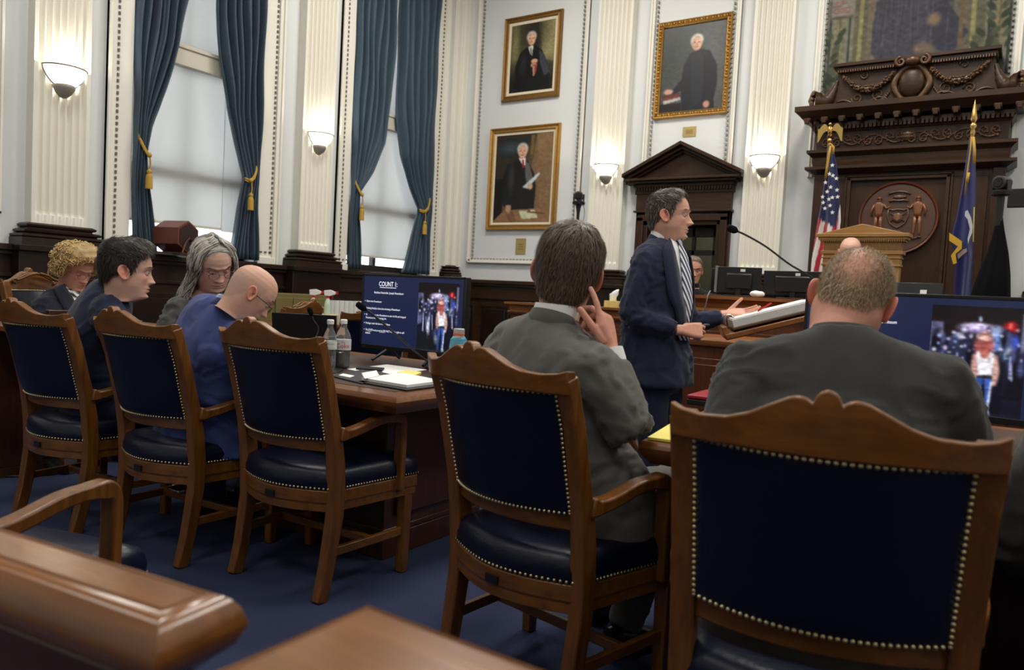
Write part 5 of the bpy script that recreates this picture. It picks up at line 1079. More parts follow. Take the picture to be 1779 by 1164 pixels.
def Z(px, py, Y): q = on_y(px, py, Y); return q[0], q[2]
rows = []
for (l, r, py) in ((1438, 1447, 252), (1434, 1453, 290), (1428, 1458, 340), (1421, 1461, 385), (1416, 1460, 420), (1411, 1455, 455), (1407, 1450, 500), (1404, 1446, 560)):
    xl, z = Z(l, py, fy-.03); xr, _ = Z(r, py, fy-.03); rows.append((z, xl, xr))
z_c = Z(1440, 383, fy)[1]
def uscol(u, t, x, z):
    zc_ = z_c+.10*(1-abs(u-.72)*2.2) if u < .72 else z_c+.28*(u-.55)
    lim = z_c+.02 - .0*u
    border = z_c - .02 + (.16*(u-.75)/.25 if u > .75 else -.10*(u/.75-.45))
    if z > border: return (34, 38, 84)
    s = (u*1.15+(z_c-z)*.55)*5.2
    return (178, 34, 48) if int(math.floor(s)) % 2 == 0 else (228, 224, 218)
fl = drape(us, 'flag_cloth', fx, fy, rows, uscol, amp=.022, folds=2.2)
WST = mat('flag_white_star', hexc(232, 230, 224), .7)
def star(px, py, r, Y, parent, m_):
    q = on_y(px, py, Y); pts = [(r*(1 if k % 2 == 0 else .42)*math.sin(PI*k/5), r*(1 if k % 2 == 0 else .42)*math.cos(PI*k/5)) for k in range(10)]
    mb = MB(); mb.prism(pts, (q[0], Y, q[2]), (1, 0, 0), (0, 0, 1), (0, .002, 0)); mb.build('star', m_, parent, 0, world=True)
for p in ((1446, 287), (1441, 302), (1434, 317), (1447, 305), (1453, 310), (1437, 333), (1443, 325), (1429, 342), (1446, 343), (1454, 330), (1440, 346), (1430, 352), (1442, 357), (1433, 362), (1446, 369), (1455, 342)): star(p[0], p[1], .021, fy-.105, fl, WST)
def fringe(root, px, Y, name='fringe_cord', r=.012): MB().tube([on_y(x, y, Y) for x, y in px], r, 6).build(name, M['cord'], root, 180, world=True)
fringe(us, [(1444, 250), (1440, 270), (1437, 290), (1434, 310)], fy-.09); fringe(us, [(1441, 250), (1448, 256), (1447, 268)], fy-.09)
mb = MB(); ec = np.array([fx, fy-.0, ez_]); mb.lathe([(.014, 0), (.022, .012), (.022, .03), (.012, .04), (.03, .06), (.012, .075)], tuple(ec), 12)
mb.ell(ec+[0, -.005, .115], (.022, .022, .045), 12, 8); mb.ell(ec+[.0, -.02, .168], (.015, .018, .015), 10, 6); mb.tube([ec+[0, -.03, .168], ec+[.018, -.045, .163]], [.007, .002], 6)
for s in (-1, 1):
    mb.loft([[ec+[s*(.015+.095*t), .0+.01*k, .135+.055*math.sin(PI*min(1, t*1.2))*.8-(.02+.11*t**.7)*v] for v in (0, .5, 1) for k in (0,)]+[ec+[s*(.015+.095*t), .012, .135+.055*math.sin(PI*min(1, t*1.2))*.8-(.02+.11*t**.7)*v] for v in (1, .5, 0)] for t in np.linspace(0, 1, 8)])
    mb.tube([ec+[s*.01, 0, .085], ec+[s*.012, 0, .06]], .006, 6)
mb.build('eagle_finial', M['brass'], us, 50, world=True)
fy2 = 7.3; fx2 = on_y(1688, 250, fy2)[0]; ez2 = on_y(1690, 235, fy2)[2]
wi = flag_pole('state_flag', 'dark blue flag with gold fringe and a grey ribbon emblem right of the judge', fx2, fy2, ez2, None)
rows = []
for (l, r, py) in ((1684, 1693, 240), (1677, 1694, 280), (1669, 1694, 330), (1661, 1693, 380), (1652, 1692, 420), (1664, 1692, 445), (1660, 1690, 480), (1657, 1688, 520), (1655, 1687, 600)):
    xl, z = Z(l, py, fy2-.03); xr, _ = Z(r, py, fy2-.03); rows.append((z, xl, xr))
fl2 = drape(wi, 'flag_cloth', fx2, fy2, rows, lambda u, t, x, z: (26+14*u, 34+10*u, 96), amp=.02, folds=1.6, ph=.8)
fringe(wi, [(1688, 238), (1686, 260), (1680, 300), (1676, 340)], fy2-.075, 'gold_cord', .006); fringe(wi, [(1691, 238), (1693, 262), (1692, 285)], fy2-.075, 'gold_tassel', .011); fringe(wi, [(1683, 300), (1680, 318)], fy2-.08, 'gold_tassel', .010)
def patch(px, name, col, Y, t=.003): mb = MB(); mb.prism([(on_y(x, y, Y)[0], on_y(x, y, Y)[2]) for x, y in px], (0, Y, 0), (1, 0, 0), (0, 0, 1), (0, t, 0)); return mb.build(name, mat(name+'_cloth', hexc(*col), .7), wi, 0, world=True)
patch([(1649, 404), (1671, 419), (1671, 432), (1660, 441), (1662, 457), (1656, 459), (1652, 444), (1664, 428), (1649, 418)], 'fringe', (206, 158, 40), fy2-.10)
patch([(1677, 367), (1681, 365), (1687, 378), (1690, 392), (1689, 404), (1684, 416), (1682, 424), (1681, 415), (1685, 398), (1681, 381), (1676, 375)], 'ribbon_emblem', (190, 190, 196), fy2-.09)
patch([(1663, 442), (1672, 434), (1679, 431), (1680, 437), (1671, 444), (1665, 450)], 'lower_emblem', (150, 130, 120), fy2-.09); patch([(1691.5, 360), (1693.5, 360), (1691.5, 420), (1690, 420)], 'yellow_edge', (214, 200, 90), fy2-.05)
mb = MB(); ec = np.array([fx2, fy2, ez2]); mb.lathe([(.014, 0), (.02, .02), (.012, .05), (.026, .07), (.022, .09), (.012, .10), (.026, .13), (.018, .18), (.001, .29)], tuple(ec), 8); mb.build('spear_finial', M['brass'], wi, 50, world=True)
# ================================================================== remote cameras
def ptz(name, label, c, rz, stand_z0, s=1.0):
    root = thing(name, label, 'camera', (c[0], c[1], stand_z0), 0)
    c = np.array(c, float); ax = np.array([math.cos(rz), math.sin(rz), 0]); ay = np.array([-math.sin(rz), math.cos(rz), 0])
    mb = MB(); mb.lathe([(.05*s, 0), (.062*s, .005), (.066*s, .03*s), (.05*s, .04*s)], tuple(c-[0, 0, .09*s]), 18); mb.build('camera_base', M['black'], root, 40, world=True)
    mb = MB(); mb.tube([c-ay*.05*s, c-ay*.045*s, c+ay*.045*s, c+ay*.05*s], [.03*s, .047*s, .047*s, .036*s], 18); mb.build('camera_head', mat('charcoal_plastic', (.03, .03, .032), .45), root, 40, world=True)
    mb = MB(); mb.tube([c-ay*.0505*s, c-ay*.056*s], [.034*s, .03*s], 16); mb.build('lens', mat('lens_glass', (.004, .004, .006), .08), root, 40, world=True)
    for k in (-1, 1): MB().obox(c+ax*k*.05*s-[0, 0, .03*s], (.012*s, .05*s, .10*s), ax, ay).build('yoke', M['black'], root, 30, .004, world=True)
    return root, c
r_, c_ = ptz('remote_camera', 'black remote camera on a thin stand before the far wall panel', on_y(1006, 341, 7.8), .4, 0, 1.15)
mb = MB(); mb.tube([c_-[0, 0, .10], c_-[0, 0, .20], (c_[0], c_[1], .02)], [.035, .018, .016], 10); mb.lathe([(.22, 0), (.22, .015), (.03, .03)], (c_[0], c_[1], 0), 18); mb.build('stand', M['black'], r_, 40, world=True)
mb = MB(); mb.tube(spline([c_+np.array([.06, 0, -.09]), c_+np.array([.085, 0, -.2]), c_+np.array([.06, 0, -.34])], 10), .003, 5); mb.build('cable', M['black'], r_, 180, world=True)
pc = on_y(1741, 318, 6.35); r_, c_ = ptz('remote_camera', 'black remote camera on a cloth-draped stand at the right edge', pc, -.5, .32, 1.0)
mb = MB(); mb.tube([c_-[0, 0, .08], c_-[0, 0, .30]], [.025, .022], 10); mb.build('stand_neck', M['black'], r_, 40, world=True)
mb = MB(); rw = []
for (l, r, py) in ((1732, 1741, 368), (1727, 1745, 400), (1715, 1752, 440), (1700, 1755, 475), (1686, 1755, 515), (1680, 1756, 620)):
    a, b = on_y(l, py, 6.35), on_y(r, py, 6.35); rw.append(((a[0]+b[0])/2, (b[0]-a[0])/2, a[2]))
rw.append((rw[-1][0], rw[-1][1]*1.1, .33)); n = 40
mb.loft([[(x+w_*math.cos(t)*(1+.05*math.sin(7*t)), 6.35+w_*.8*math.sin(t)*(1+.08*math.sin(9*t)), z) for t in [2*PI*k/n for k in range(n)]] for x, w_, z in rw]); mb.build('cloth_drape', M['blackm'], r_, 180, world=True)
p1, p2 = on_y(1752, 328, 6.85), on_y(1752, 361, 6.85)
root = thing('black_monitor', 'black screen edge beside the draped camera at the right edge', 'monitor', (p1[0]+.4, 6.85, .32)); MB().box(p1[0], p1[0]+.75, 6.83, 6.87, p2[2], p1[2]).build('panel', M['black'], root, 30, .006, world=True); MB().box(p1[0]+.36, p1[0]+.40, 6.87, 6.91, .34, p1[2]-.05).box(p1[0]+.2, p1[0]+.56, 6.75, 7.03, .32, .345).build('stand', M['black'], root, 30, world=True)
# ================================================================== people
HZ = [.118, .112, .100, .085, .065, .045, .025, .010, -.005, -.025, -.045, -.060, -.075, -.090, -.102, -.112, -.120, -.126]
HF = [.010, .040, .064, .079, .090, .096, .098, .095, .090, .089, .090, .090, .087, .085, .084, .074, .052, .034]   # front profile
HB = [.012, .046, .070, .086, .097, .101, .101, .099, .096, .091, .085, .081, .078, .076, .076, .076, .076, .077]   # back profile
HW = [.010, .038, .054, .065, .073, .0765, .0775, .077, .0755, .073, .070, .067, .063, .059, .056, .054, .054, .055]
def smooth(a, b, x): t = min(1, max(0, (x-a)/(b-a))); return t*t*(3-2*t)
def head_point(z, th, sp):
    """th = 0 front, pi back, sign = side. returns local (x, y, z)"""
    k = np.interp(-z, [-q for q in HZ], HF), np.interp(-z, [-q for q in HZ], HB), np.interp(-z, [-q for q in HZ], HW)
    s, c = math.sin(th), math.cos(th); jaw = sp.get('jaw', 1.0)
    wx = k[2]*(1+(jaw-1)*smooth(.0, -.06, z)); e = .92
    x = wx*math.copysign(abs(s)**e, s); y = (k[0] if c > 0 else k[1])*math.copysign(abs(c)**e, c)
    if c > 0:
        f = smooth(0, .35, c); g = lambda x0, z0, sx, sz: math.exp(-((abs(x)-x0)/sx)**2-((z-z0)/sz)**2)
        nl = sp.get('nose', 1.0); d = 0
        zz = (0.012-z)/.05; ridge = .026*nl*max(0, min(1, zz))**1.15 if z > -.040 else .026*nl*max(0, 1-(-.040-z)/.012)
        d += ridge*math.exp(-(x/(.0085+.006*max(0, min(1, zz))))**2)
        d += .009*nl*g(.013, -.040, .007, .007)
        d -= .012*g(.032, .000, .017, .011); d += .006*g(.028, .021, .026, .007); d += .005*g(.052, -.022, .02, .018)
        d += .0065*math.exp(-(x/.021)**2-((z+.0645)/.0042)**2)+.0065*math.exp(-(x/.019)**2-((z+.0765)/.005)**2)-.004*math.exp(-(x/.022)**2-((z+.0705)/.0022)**2)
        d -= .004*math.exp(-(x/.02)**2-((z+.087)/.005)**2); d += .007*math.exp(-(x/.022)**2-((z+.103)/.010)**2)
        d -= .005*g(.040, -.055, .014, .02)*sp.get('thin', 1.0)
        y += d*f
    return x, y, z
def hair_t(th, z, st):
    a = abs(th); zl = float(np.interp(a, st['a'], st['z'])); f = smooth(zl, zl+st.get('edge', .018), z)
    top_ = smooth(.03, .11, z); fr = max(0, math.cos(th))
    return f*(st['t']*(1-top_)+st.get('tt', st['t'])*top_+st.get('tf', 0)*fr*top_)
SHORT = dict(a=[0, .5, .85, 1.1, 1.3, 1.42, 1.62, 1.9, 2.4, PI], z=[.078, .076, .062, .05, .0, -.022, .024, -.03, -.068, -.078])
def style(**k): d = dict(SHORT); d.update(k); return d
def mesh_obj(name, V, F, mat_, parent, cols=None, smooth_=True):
    me = bpy.data.meshes.new(name); me.from_pydata([tuple(map(float, v)) for v in V], [], F); me.update()
    if cols is not None: set_cols(me, cols)
    if smooth_: me.shade_smooth()
    me.materials.append(mat_); o = bpy.data.objects.new(name, me); COL.objects.link(o)
    if parent is not None: attach(o, parent, True)
    return o
def basis(yaw, pitch, roll):
    """columns: right, forward, up. yaw from +Y towards +X, pitch up positive, roll>0 tilts head to its right"""
    f = np.array([math.sin(yaw)*math.cos(pitch), math.cos(yaw)*math.cos(pitch), math.sin(pitch)]); r = np.array([math.cos(yaw), -math.sin(yaw), 0]); u = np.cross(r, f)
    r2 = r*math.cos(roll)-u*math.sin(roll); u2 = u*math.cos(roll)+r*math.sin(roll); return np.array([r2, f, u2]).T
def remesh(mb, vox, it=4, fac=.5, pre=None):
    me = mb.mesh('tmp', None, 0); o = bpy.data.objects.new('tmp', me); COL.objects.link(o)
    m = o.modifiers.new('r', 'REMESH'); m.mode = 'VOXEL'; m.voxel_size = vox
    bpy.context.view_layer.update(); n = bpy.data.meshes.new_from_object(o.evaluated_get(bpy.context.evaluated_depsgraph_get()))
    bpy.data.objects.remove(o); bpy.data.meshes.remove(me)
    V = np.zeros(len(n.vertices)*3); n.vertices.foreach_get('co', V); V = V.reshape(-1, 3); F = [tuple(p.vertices) for p in n.polygons]
    E = np.zeros(len(n.edges)*2, np.int64); n.edges.foreach_get('vertices', E); E = E.reshape(-1, 2); bpy.data.meshes.remove(n)
    deg = np.bincount(E.ravel(), minlength=len(V)).astype(float)[:, None]
    for _ in range(it):
        acc = np.zeros_like(V); np.add.at(acc, E[:, 0], V[E[:, 1]]); np.add.at(acc, E[:, 1], V[E[:, 0]]); V = V+(acc/np.maximum(deg, 1)-V)*fac
    return V, F
def normals(V, F):
    N = np.zeros_like(V); A = np.array([f[:4] if len(f) > 3 else (f[0], f[1], f[2], f[2]) for f in F]); n = np.cross(V[A[:, 2]]-V[A[:, 0]], V[A[:, 3]]-V[A[:, 1]])
    for k in range(4): np.add.at(N, A[:, k], n)
    return N/(np.linalg.norm(N, axis=1)[:, None]+1e-12)
def seg_d(V, a, b):
    ab = b-a; t = np.clip(((V-a)@ab)/(ab@ab), 0, 1); return np.linalg.norm(V-a-t[:, None]*ab, axis=1), t
def folds(V, F, bones, seed, amp=1.0):
    """cloth creases: bones = [(a, b, strength, crease density, [hot ends])]"""
    N = normals(V, F); D = []
    for a, b, *_ in bones: D.append(seg_d(V, a, b))
    idx = np.argmin(np.array([d for d, _ in D]), 0); out = V.copy()
    for k, (a, b, st, fq, hot) in enumerate(bones):
        L = np.linalg.norm(b-a); ax = (b-a)/L; r = nrm(np.cross(ax, (.3, .5, .8))); r2 = np.cross(ax, r)
        for i in np.where(idx == k)[0]:
            p = V[i]-a; l = p@ax; an = math.atan2(p@r, p@r2); h = sum(math.exp(-((l/L-q)/.28)**2) for q in hot)
            w_ = noise.noise(Vector((l*3, math.cos(an), math.sin(an)+seed)))
            n1 = noise.noise(Vector((l*fq*1.35+w_*2.0+1.2*math.sin(an+seed), math.cos(an)*1.3+seed*3.1, math.sin(an)*1.3)))
            n2 = noise.noise(Vector((l*fq*.35, math.cos(an)*2.2+seed, math.sin(an)*2.2+7)))
            cr = (1-min(1, abs(n1)*3.2))**1.3
            out[i] = V[i]+N[i]*amp*st*((.35+h)*cr*.66+n2*.65)
    return out
def hand_mb(mb, W, d, n, side, curl, thumb=None, scale=1.0, spread=.10):
    """W wrist, d towards fingers, n out of the palm, side +1 right. curl: 4 triples of bend angles"""
    d = nrm(d); n = nrm(n-d*(n@d)); t = np.cross(n, d)*(-side) ; t = nrm(t)                      # t points to the thumb side
    s = scale
    def sec(f, w_, h_, off=0): c = W+d*f*s; return [c+t*(off+x)*s+n*y*s for x, y in rrect(w_, h_, min(w_, h_)*.45, 3)]
    mb.loft([sec(-.03, .052, .040), sec(0, .054, .038), sec(.025, .070, .036, .002), sec(.055, .082, .032, .002), (sec(.085, .080, .027, 0)), sec(.098, .070, .018, 0)])
    Ls = [(.040, .025, .021), (.044, .028, .022), (.041, .026, .021), (.032, .020, .019)]; offs = [.031, .0105, -.0105, -.031]
    for k in range(4):
        p = W+d*(.088-.006*abs(k-1.2))*s+t*offs[k]*s; a = 0; pts = [p-d*.02*s, p]; rad = [.0092*s, .0094*s]; dirx = nrm(d+t*spread*(1.4-k)*.55)
        for j in range(3):
            a += curl[k][j]; v = dirx*math.cos(a)+n*math.sin(a); pts.append(p+v*Ls[k][j]*s*.5); rad.append((.0086-.0006*j-(.001 if k == 3 else 0))*s); p = p+v*Ls[k][j]*s; pts.append(p); rad.append((.0088-.0009*j-(.001 if k == 3 else 0))*s)
        pts.append(p+v*.005*s); rad.append(.0045*s); mb.tube(pts, rad, 9)
    th = thumb or (.55, .25, .2, .35)                                   # out angle, towards-palm, joint bends
    b0 = W+d*.022*s+t*.028*s+n*.006*s; v = nrm(d*math.cos(th[0])+t*math.sin(th[0])+n*th[1]); ax = nrm(np.cross(v, d)+1e-9); p = b0; pts = [b0-v*.012*s, b0]; rad = [.014*s, .0145*s]
    for j, L in enumerate((.042, .032, .026)):
        if j: v = nrm(v+d*th[1+j]*.9)
        pts.append(p+v*L*s*.5); rad.append((.0118-.0012*j)*s); p = p+v*L*s; pts.append(p); rad.append((.0112-.0014*j)*s)
    pts.append(p+v*.005*s); rad.append(.005*s); mb.tube(pts, rad, 9)
HAIR = vcol('hair_strands', .42, spec=.35); SKIN = vcol('skin', .48, spec=.35, bump=.05, bscale=260, sss=.12)
def srgb(c): c = np.asarray(c, float)/255; return np.where(c <= .04045, c/12.92, ((c+.055)/1.055)**2.4)
EYEW = mat('eye_white', hexc(214, 206, 198), .2); IRIS = mat('eye_iris', hexc(46, 36, 32), .15)
def cloth(name, rgb, rough=.85, bump=.12, bscale=420, var=.08, sheen=.15): return mat(name, hexc(*rgb), rough, bump=bump, bscale=bscale, var=var, vscale=30, sheen=sheen, spec=.25)
def person(label, head, pel, chest, neck, lat, jacket, arms, legs, skin=(206, 160, 138), hair=None, hair_rgb=(50, 38, 30), hands=None, sw=.19, bulk=1.0, shirt=None, trousers=None,
           scalp=None, face=None, vneck=None, shirt_rgb=None, ears=True, seed=1, hem=True, head_scale=1.03, shoes=True, sleeve=1.0, eyes=True, brow=None, vox=.0125, drop=.035, strands=3500, strand_len=.03, lift=.05, jit=.30, skirt=.0, fold=1.9, ch=1.0):
    sp = face or {}; pel, chest, neck = (np.array(q, float) for q in (pel, chest, neck)); lat = nrm(lat); Hc = np.array(head[0], float); R = basis(*head[1])*head_scale
    spine_up = nrm(neck-chest); fwd = nrm(np.cross((0, 0, 1), lat)); 
    # ---------- body: head, neck, hands, core in one mesh
    V = []; F = []; C = []; base = srgb(skin); sr = srgb(scalp) if scalp else srgb(hair_rgb)
    N = 72; zs = sorted(set(list(np.linspace(.118, -.126, 84))), reverse=True); rings = []; rng = random.Random(seed)
    red = np.array([1.12, .82, .80])
    for z in zs:
        row = []
        for j in range(N):
            th = -PI+2*PI*j/N; x, y, q = head_point(z, th, sp); row.append(Hc+R@np.array([x, y-.006, q]))
            c = base.copy(); a = abs(th); m_ = math.cos(th) > 0
            if m_:
                lip = math.exp(-(x/.024)**4-((z+.071)/.009)**4); c = c*(1-.45*lip)+np.array([.38, .12, .11])*.45*lip*(base.mean()/.35)
                ck = math.exp(-((abs(x)-.045)/.02)**2-((z+.03)/.02)**2)*.5+math.exp(-(x/.012)**2-((z+.036)/.012)**2)*.5; c = c*(1+(red-1)*ck)
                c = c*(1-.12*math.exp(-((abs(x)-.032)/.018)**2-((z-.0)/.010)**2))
            st = sp.get('stubble', 0)
            if st and z < -.05 and a < 1.7: c = c*(1-st*smooth(-.045, -.065, z)*.5)
            if hair or scalp:
                h = 1 if scalp and not hair else (hair_t(th, z, hair)/max(hair['t'], 1e-6) if hair else 0)
                if scalp: zl = float(np.interp(a, SHORT['a'], SHORT['z'])) if not sp.get('scalp_line') else float(np.interp(a, sp['scalp_line'][0], sp['scalp_line'][1])); h = smooth(zl-.004, zl+.012, z)*sp.get('scalp_k', .5)*(1-smooth(*sp.get('bald', (.2, .3)), z))
                c = c*(1-min(1, h))+sr*min(1, h)
            C.append(c*(1+.05*noise.noise(Vector((x*60, y*60, z*60)))))
        rings.append(row)
    last = rings[-1]; NB = [neck+lat*.072*math.sin(-PI+2*PI*j/N)+fwd*.062*math.cos(-PI+2*PI*j/N) for j in range(N)]
    for t in (.12, .25, .4, .55, .7, .85, 1.0):
        row = [last[j]*(1-t)+NB[j]*t for j in range(N)]; cc = np.mean(row, 0); pin = 1-.05*math.sin(PI*t); rings.append([cc+(p-cc)*pin for p in row]); C += [base*(.97 if not sp.get('neckred') else np.array([1.02, .88, .86]))]*N
    CS = [neck-spine_up*.06, chest, (chest+pel)/2, pel]
    for q, a, b in zip(CS, (.12, .15, .14, .15), (.07, .10, .10, .11)):
        rings.append([q+lat*a*math.sin(-PI+2*PI*j/N)+fwd*b*math.cos(-PI+2*PI*j/N) for j in range(N)]); C += [base]*N
    mb = MB(); mb.loft(rings)
    nC = len(mb.v)
    if ears:
        for s in (-1, 1):
            rr = []
            prof = [(0, .0), (.10, .012), (.35, .017), (.65, .0185), (.9, .018), (1.0, .013)]
            ex_ = s*.0735; cen = np.array([ex_, -.004, -.006]); outv = nrm(np.array([s*1.0, -.55, .05])); upv = nrm(np.array([0, -.18, 1.0])); bk = nrm(np.cross(upv, outv)*s)
            K = 18; h0, w0 = .033, .019
            def er(sc, o_, dy=0): return [Hc+R@(cen+upv*h0*sc*(math.sin(t)*(1 if math.sin(t) > 0 else .95))+np.array([0, -1, 0])*w0*sc*(math.cos(t))*(1.0 if math.sin(t) > -.3 else .8)+outv*(o_+.012*max(0, math.cos(t)))) for t in [2*PI*k/K for k in range(K)]]
            rgs = [er(.55, -.012), er(.80, .0), er(.98, .007), er(1.02, .012), er(.95, .0155), er(.80, .014), er(.62, .009), er(.35, .006), er(.05, .004)]
            mb.loft(rgs); C += [base*np.array([1.08, .80, .76])]*(K*len(rgs))
    for side, hk in (hands or {}).items():
        hm = MB(); hand_mb(hm, *hk); hv, hf = remesh(hm, .0026, 2, .5); mb.add(hv, hf); C += [base*np.array([1.03, .92, .90])*(1+.08*noise.noise(Vector(v)*70)) for v in hv]
    core0 = len(mb.v)
    for s, k in ((1, 'R'), (-1, 'L')):
        S_ = neck-spine_up*.075+lat*s*sw; El, Wr = (np.array(q, float) for q in arms[k]); S_ = S_-spine_up*.03-lat*s*.04; mb.tube([S_, El, Wr], [.03, .026, .018], 10)
        K_, A_ = (np.array(q, float) for q in legs[k]); hp = pel+lat*s*.09; mb.tube([hp, K_, A_], [.07, .05, .035], 10)
    C += [base]*(len(mb.v)-core0)
    loc = np.array([pel[0], pel[1], 0.0]); me = bpy.data.meshes.new('person'); me.from_pydata([tuple(np.array(v)-loc) for v in mb.v], [], mb.f); me.update(); set_cols(me, np.array(C)); me.shade_smooth(); me.materials.append(SKIN)
    root = bpy.data.objects.new('person', me); COL.objects.link(root); root.location = tuple(loc); tag(root, label, 'person')
    # ---------- eyes, brows
    if eyes:
        for s in (-1, 1):
            ec = Hc+R@np.array([s*.0315, sp.get('eye_y', .0685), -.0005]); mb = MB(); mb.ell(ec, (.0118, .0118, .0118), 14, 10); mb.build('eye', EYEW, root, 180, world=True)
            g = nrm(R@np.array([0, 1, sp.get('gaze', -.15)])); mb = MB(); mb.ell(ec+g*.0078, (.0055, .0055, .0055), 10, 8); mb.build('iris', IRIS, root, 180, world=True)
            lv = []; 
            mb = MB()
            for e0, e1 in ((math.radians(sp.get('lid', 14)), math.radians(88)), (math.radians(-80), math.radians(-24))):
                mb.loft([[ec+R@(np.array([math.sin(a)*math.cos(e), math.cos(a)*math.cos(e), math.sin(e)])*.0131) for a in np.linspace(-1.25, 1.25, 11)] for e in np.linspace(e0, e1, 6)], closed=False)
            V_ = mb.v; o = mesh_obj('eyelid', V_, mb.f, SKIN, root, np.array([base*np.array([1.0, .86, .84])]*len(V_)))
    if brow:
        Vb, Fb, Cb = [], [], []
        for s in (-1, 1):
            for k in range(90):
                u = rng.random(); x = s*(.016+.034*u); z = .0205+.006*math.sin(PI*u*.8)+rng.uniform(-.0028, .0028); th = math.atan2(x, .09); p = np.array(head_point(z, math.asin(max(-1, min(1, x/.078))), sp)); p[1] -= .005
                a = R@p+Hc; b = R@(p+np.array([s*.008, .0025-.003*u, .003-.004*u]))+Hc; w_ = R@np.array([0, .0, .0009]); i0 = len(Vb); Vb += [a-w_, a+w_, b+w_*.3, b-w_*.3]; Fb.append((i0, i0+1, i0+2, i0+3)); Cb += [srgb(brow)*rng.uniform(.7, 1.2)]*4
        mesh_obj('eyebrows', Vb, Fb, HAIR, root, np.array(Cb))
    # ---------- hair shell and strands
    if hair:
        Vh, Ch, T = [], [], []; hz = np.linspace(.1185, -.085, 60); NN = 84
        for z in hz:
            for j in range(NN):
                th = -PI+2*PI*j/NN; t = hair_t(th, z, hair); x, y, q = head_point(z, th, {'nose': 0}); nv = nrm([x/.0775**2, y/.1**2, max(0, (z-.0))/.115**2]); dn = noise.noise(Vector((x*45, y*45, z*45+seed)))
                p = np.array([x, y-.006, q])+nv*(t*(1+.22*dn)-.0025 if t > 0.0005 else -.006); Vh.append(Hc+R@p); k_ = 0
                if 'baldspot' in sp: k_ = math.exp(-(((x-sp['baldspot'][0])/sp['baldspot'][3])**2+((y-sp['baldspot'][1])/sp['baldspot'][3])**2+((z-sp['baldspot'][2])/sp['baldspot'][3])**2))
                T.append(t*(1-.75*k_)); Ch.append(srgb(hair_rgb)*(.75+.25*dn)*(1-min(1, k_*1.3))+srgb((206, 152, 128))*min(1, k_*1.3))
        Fh = [(j*NN+i, j*NN+(i+1) % NN, (j+1)*NN+(i+1) % NN, (j+1)*NN+i) for j in range(59) for i in range(NN)]; Fh = [f for f in Fh if max(T[i] for i in f) > .0006]
        Fh.append(tuple(range(NN-1, -1, -1)))
        w_ = [max(0, t)+.0006*(t > .0005) for t in T]; W_ = np.array([min(t, .006)**1.0 if t > .0008 else 0 for t in w_]); crown = np.array(sp.get('crown', (0.012, -.055, .105))); flow = sp.get('flow')
        if W_.sum() > 0:
            pick = np.random.RandomState(seed).choice(len(W_), strands, p=W_/W_.sum()); Ri = np.linalg.inv(R)
            for i in pick:
                t = T[i]; p = np.array(Vh[i]); l = Ri@(p-Hc); l = l+np.array([rng.uniform(-.004, .004), rng.uniform(-.004, .004), rng.uniform(-.004, .004)]); nv = nrm([l[0]/.0775**2, l[1]/.1**2, max(0, l[2])/.115**2])
                dv = l-crown if flow is None else np.array(flow(l)); dv = dv-nv*(dv@nv); rd = np.array([rng.uniform(-1, 1), rng.uniform(-1, 1), rng.uniform(-1, 1)])*jit; rd = rd-nv*(rd@nv)*.8; dv = nrm(nrm(dv)+rd); L = strand_len*rng.uniform(.5, 1.2)*min(1, .35+t/max(hair['t'], .001)*.65)
                q0 = l-nv*.002; q1 = l+dv*L*.5+nv*(L*lift-L*L*.25/.18); q2 = l+dv*L+nv*(L*lift*.8-L*L/.18); sd = nrm(np.cross(dv, nv))*.0009*sp.get('strand_w', 1.0); i0 = len(Vh); col = srgb(hair_rgb)*rng.uniform(.55, 1.5)
                if sp.get('grey') and rng.random() < sp['grey']: col = srgb((150, 146, 140))*rng.uniform(.7, 1.2)
                for q, f in ((q0, 1), (q1, .9), (q2, .25)):
                    Vh.append(Hc+R@(q-sd*f)); Vh.append(Hc+R@(q+sd*f)); Ch += [col, col]
                Fh += [(i0, i0+1, i0+3, i0+2), (i0+2, i0+3, i0+5, i0+4)]
        mesh_obj('hair', Vh, Fh, HAIR, root, np.array(Ch))
    # ---------- jacket
    NT = 40
    waist = pel*.55+chest*.45+fwd*(-.01)
    sh = neck-spine_up*.062
    st = [(pel-np.array([0, 0, .05+skirt]), .205+skirt*.3, .165+skirt*.3), (pel+np.array([0, 0, .05]), .20, .155), (waist, .185, .138), (chest*.75+waist*.25, .198, .142), (chest, .205, .142), (chest*.45+sh*.55, .20*sw/.19, .125), (sh, .178*sw/.19, .100), (neck-spine_up*.030, .135*sw/.19, .086), (neck-spine_up*.006, .086, .074), (neck+spine_up*.012, .068, .062)]
    def axes(k):
        a = st[max(0, k-1)][0]; b = st[min(len(st)-1, k+1)][0]; u = nrm(b-a) if k else nrm(st[1][0]-st[0][0]); f = nrm(np.cross(u, lat)); l = nrm(np.cross(f, u)); return l, f, u
    AX = [axes(k) for k in range(len(st))]
    def torso_pt(s, th, off=0):                            # s index along stations (float), th 0 = front
        k = min(int(s), len(st)-2); t = s-k; c = st[k][0]*(1-t)+st[k+1][0]*t; a = (st[k][1]*(1-t)+st[k+1][1]*t)*bulk+off; b = (st[k][2]*(1-t)+st[k+1][2]*t)*bulk+off
        l = AX[k][0]*(1-t)+AX[k+1][0]*t; f = AX[k][1]*(1-t)+AX[k+1][1]*t; sn, cs = math.sin(th), math.cos(th)
        return c+l*a*math.copysign(abs(sn)**.85, sn)+f*b*math.copysign(abs(cs)**.85, cs)
    mb = MB(); mb.loft([[torso_pt(s, -PI+2*PI*j/NT) for j in range(NT)] for s in np.linspace(0, len(st)-1.001, 30)])
    bones = [(pel, chest, .0085, 13, [0.35]), (chest, neck, .006, 10, [0.0])]
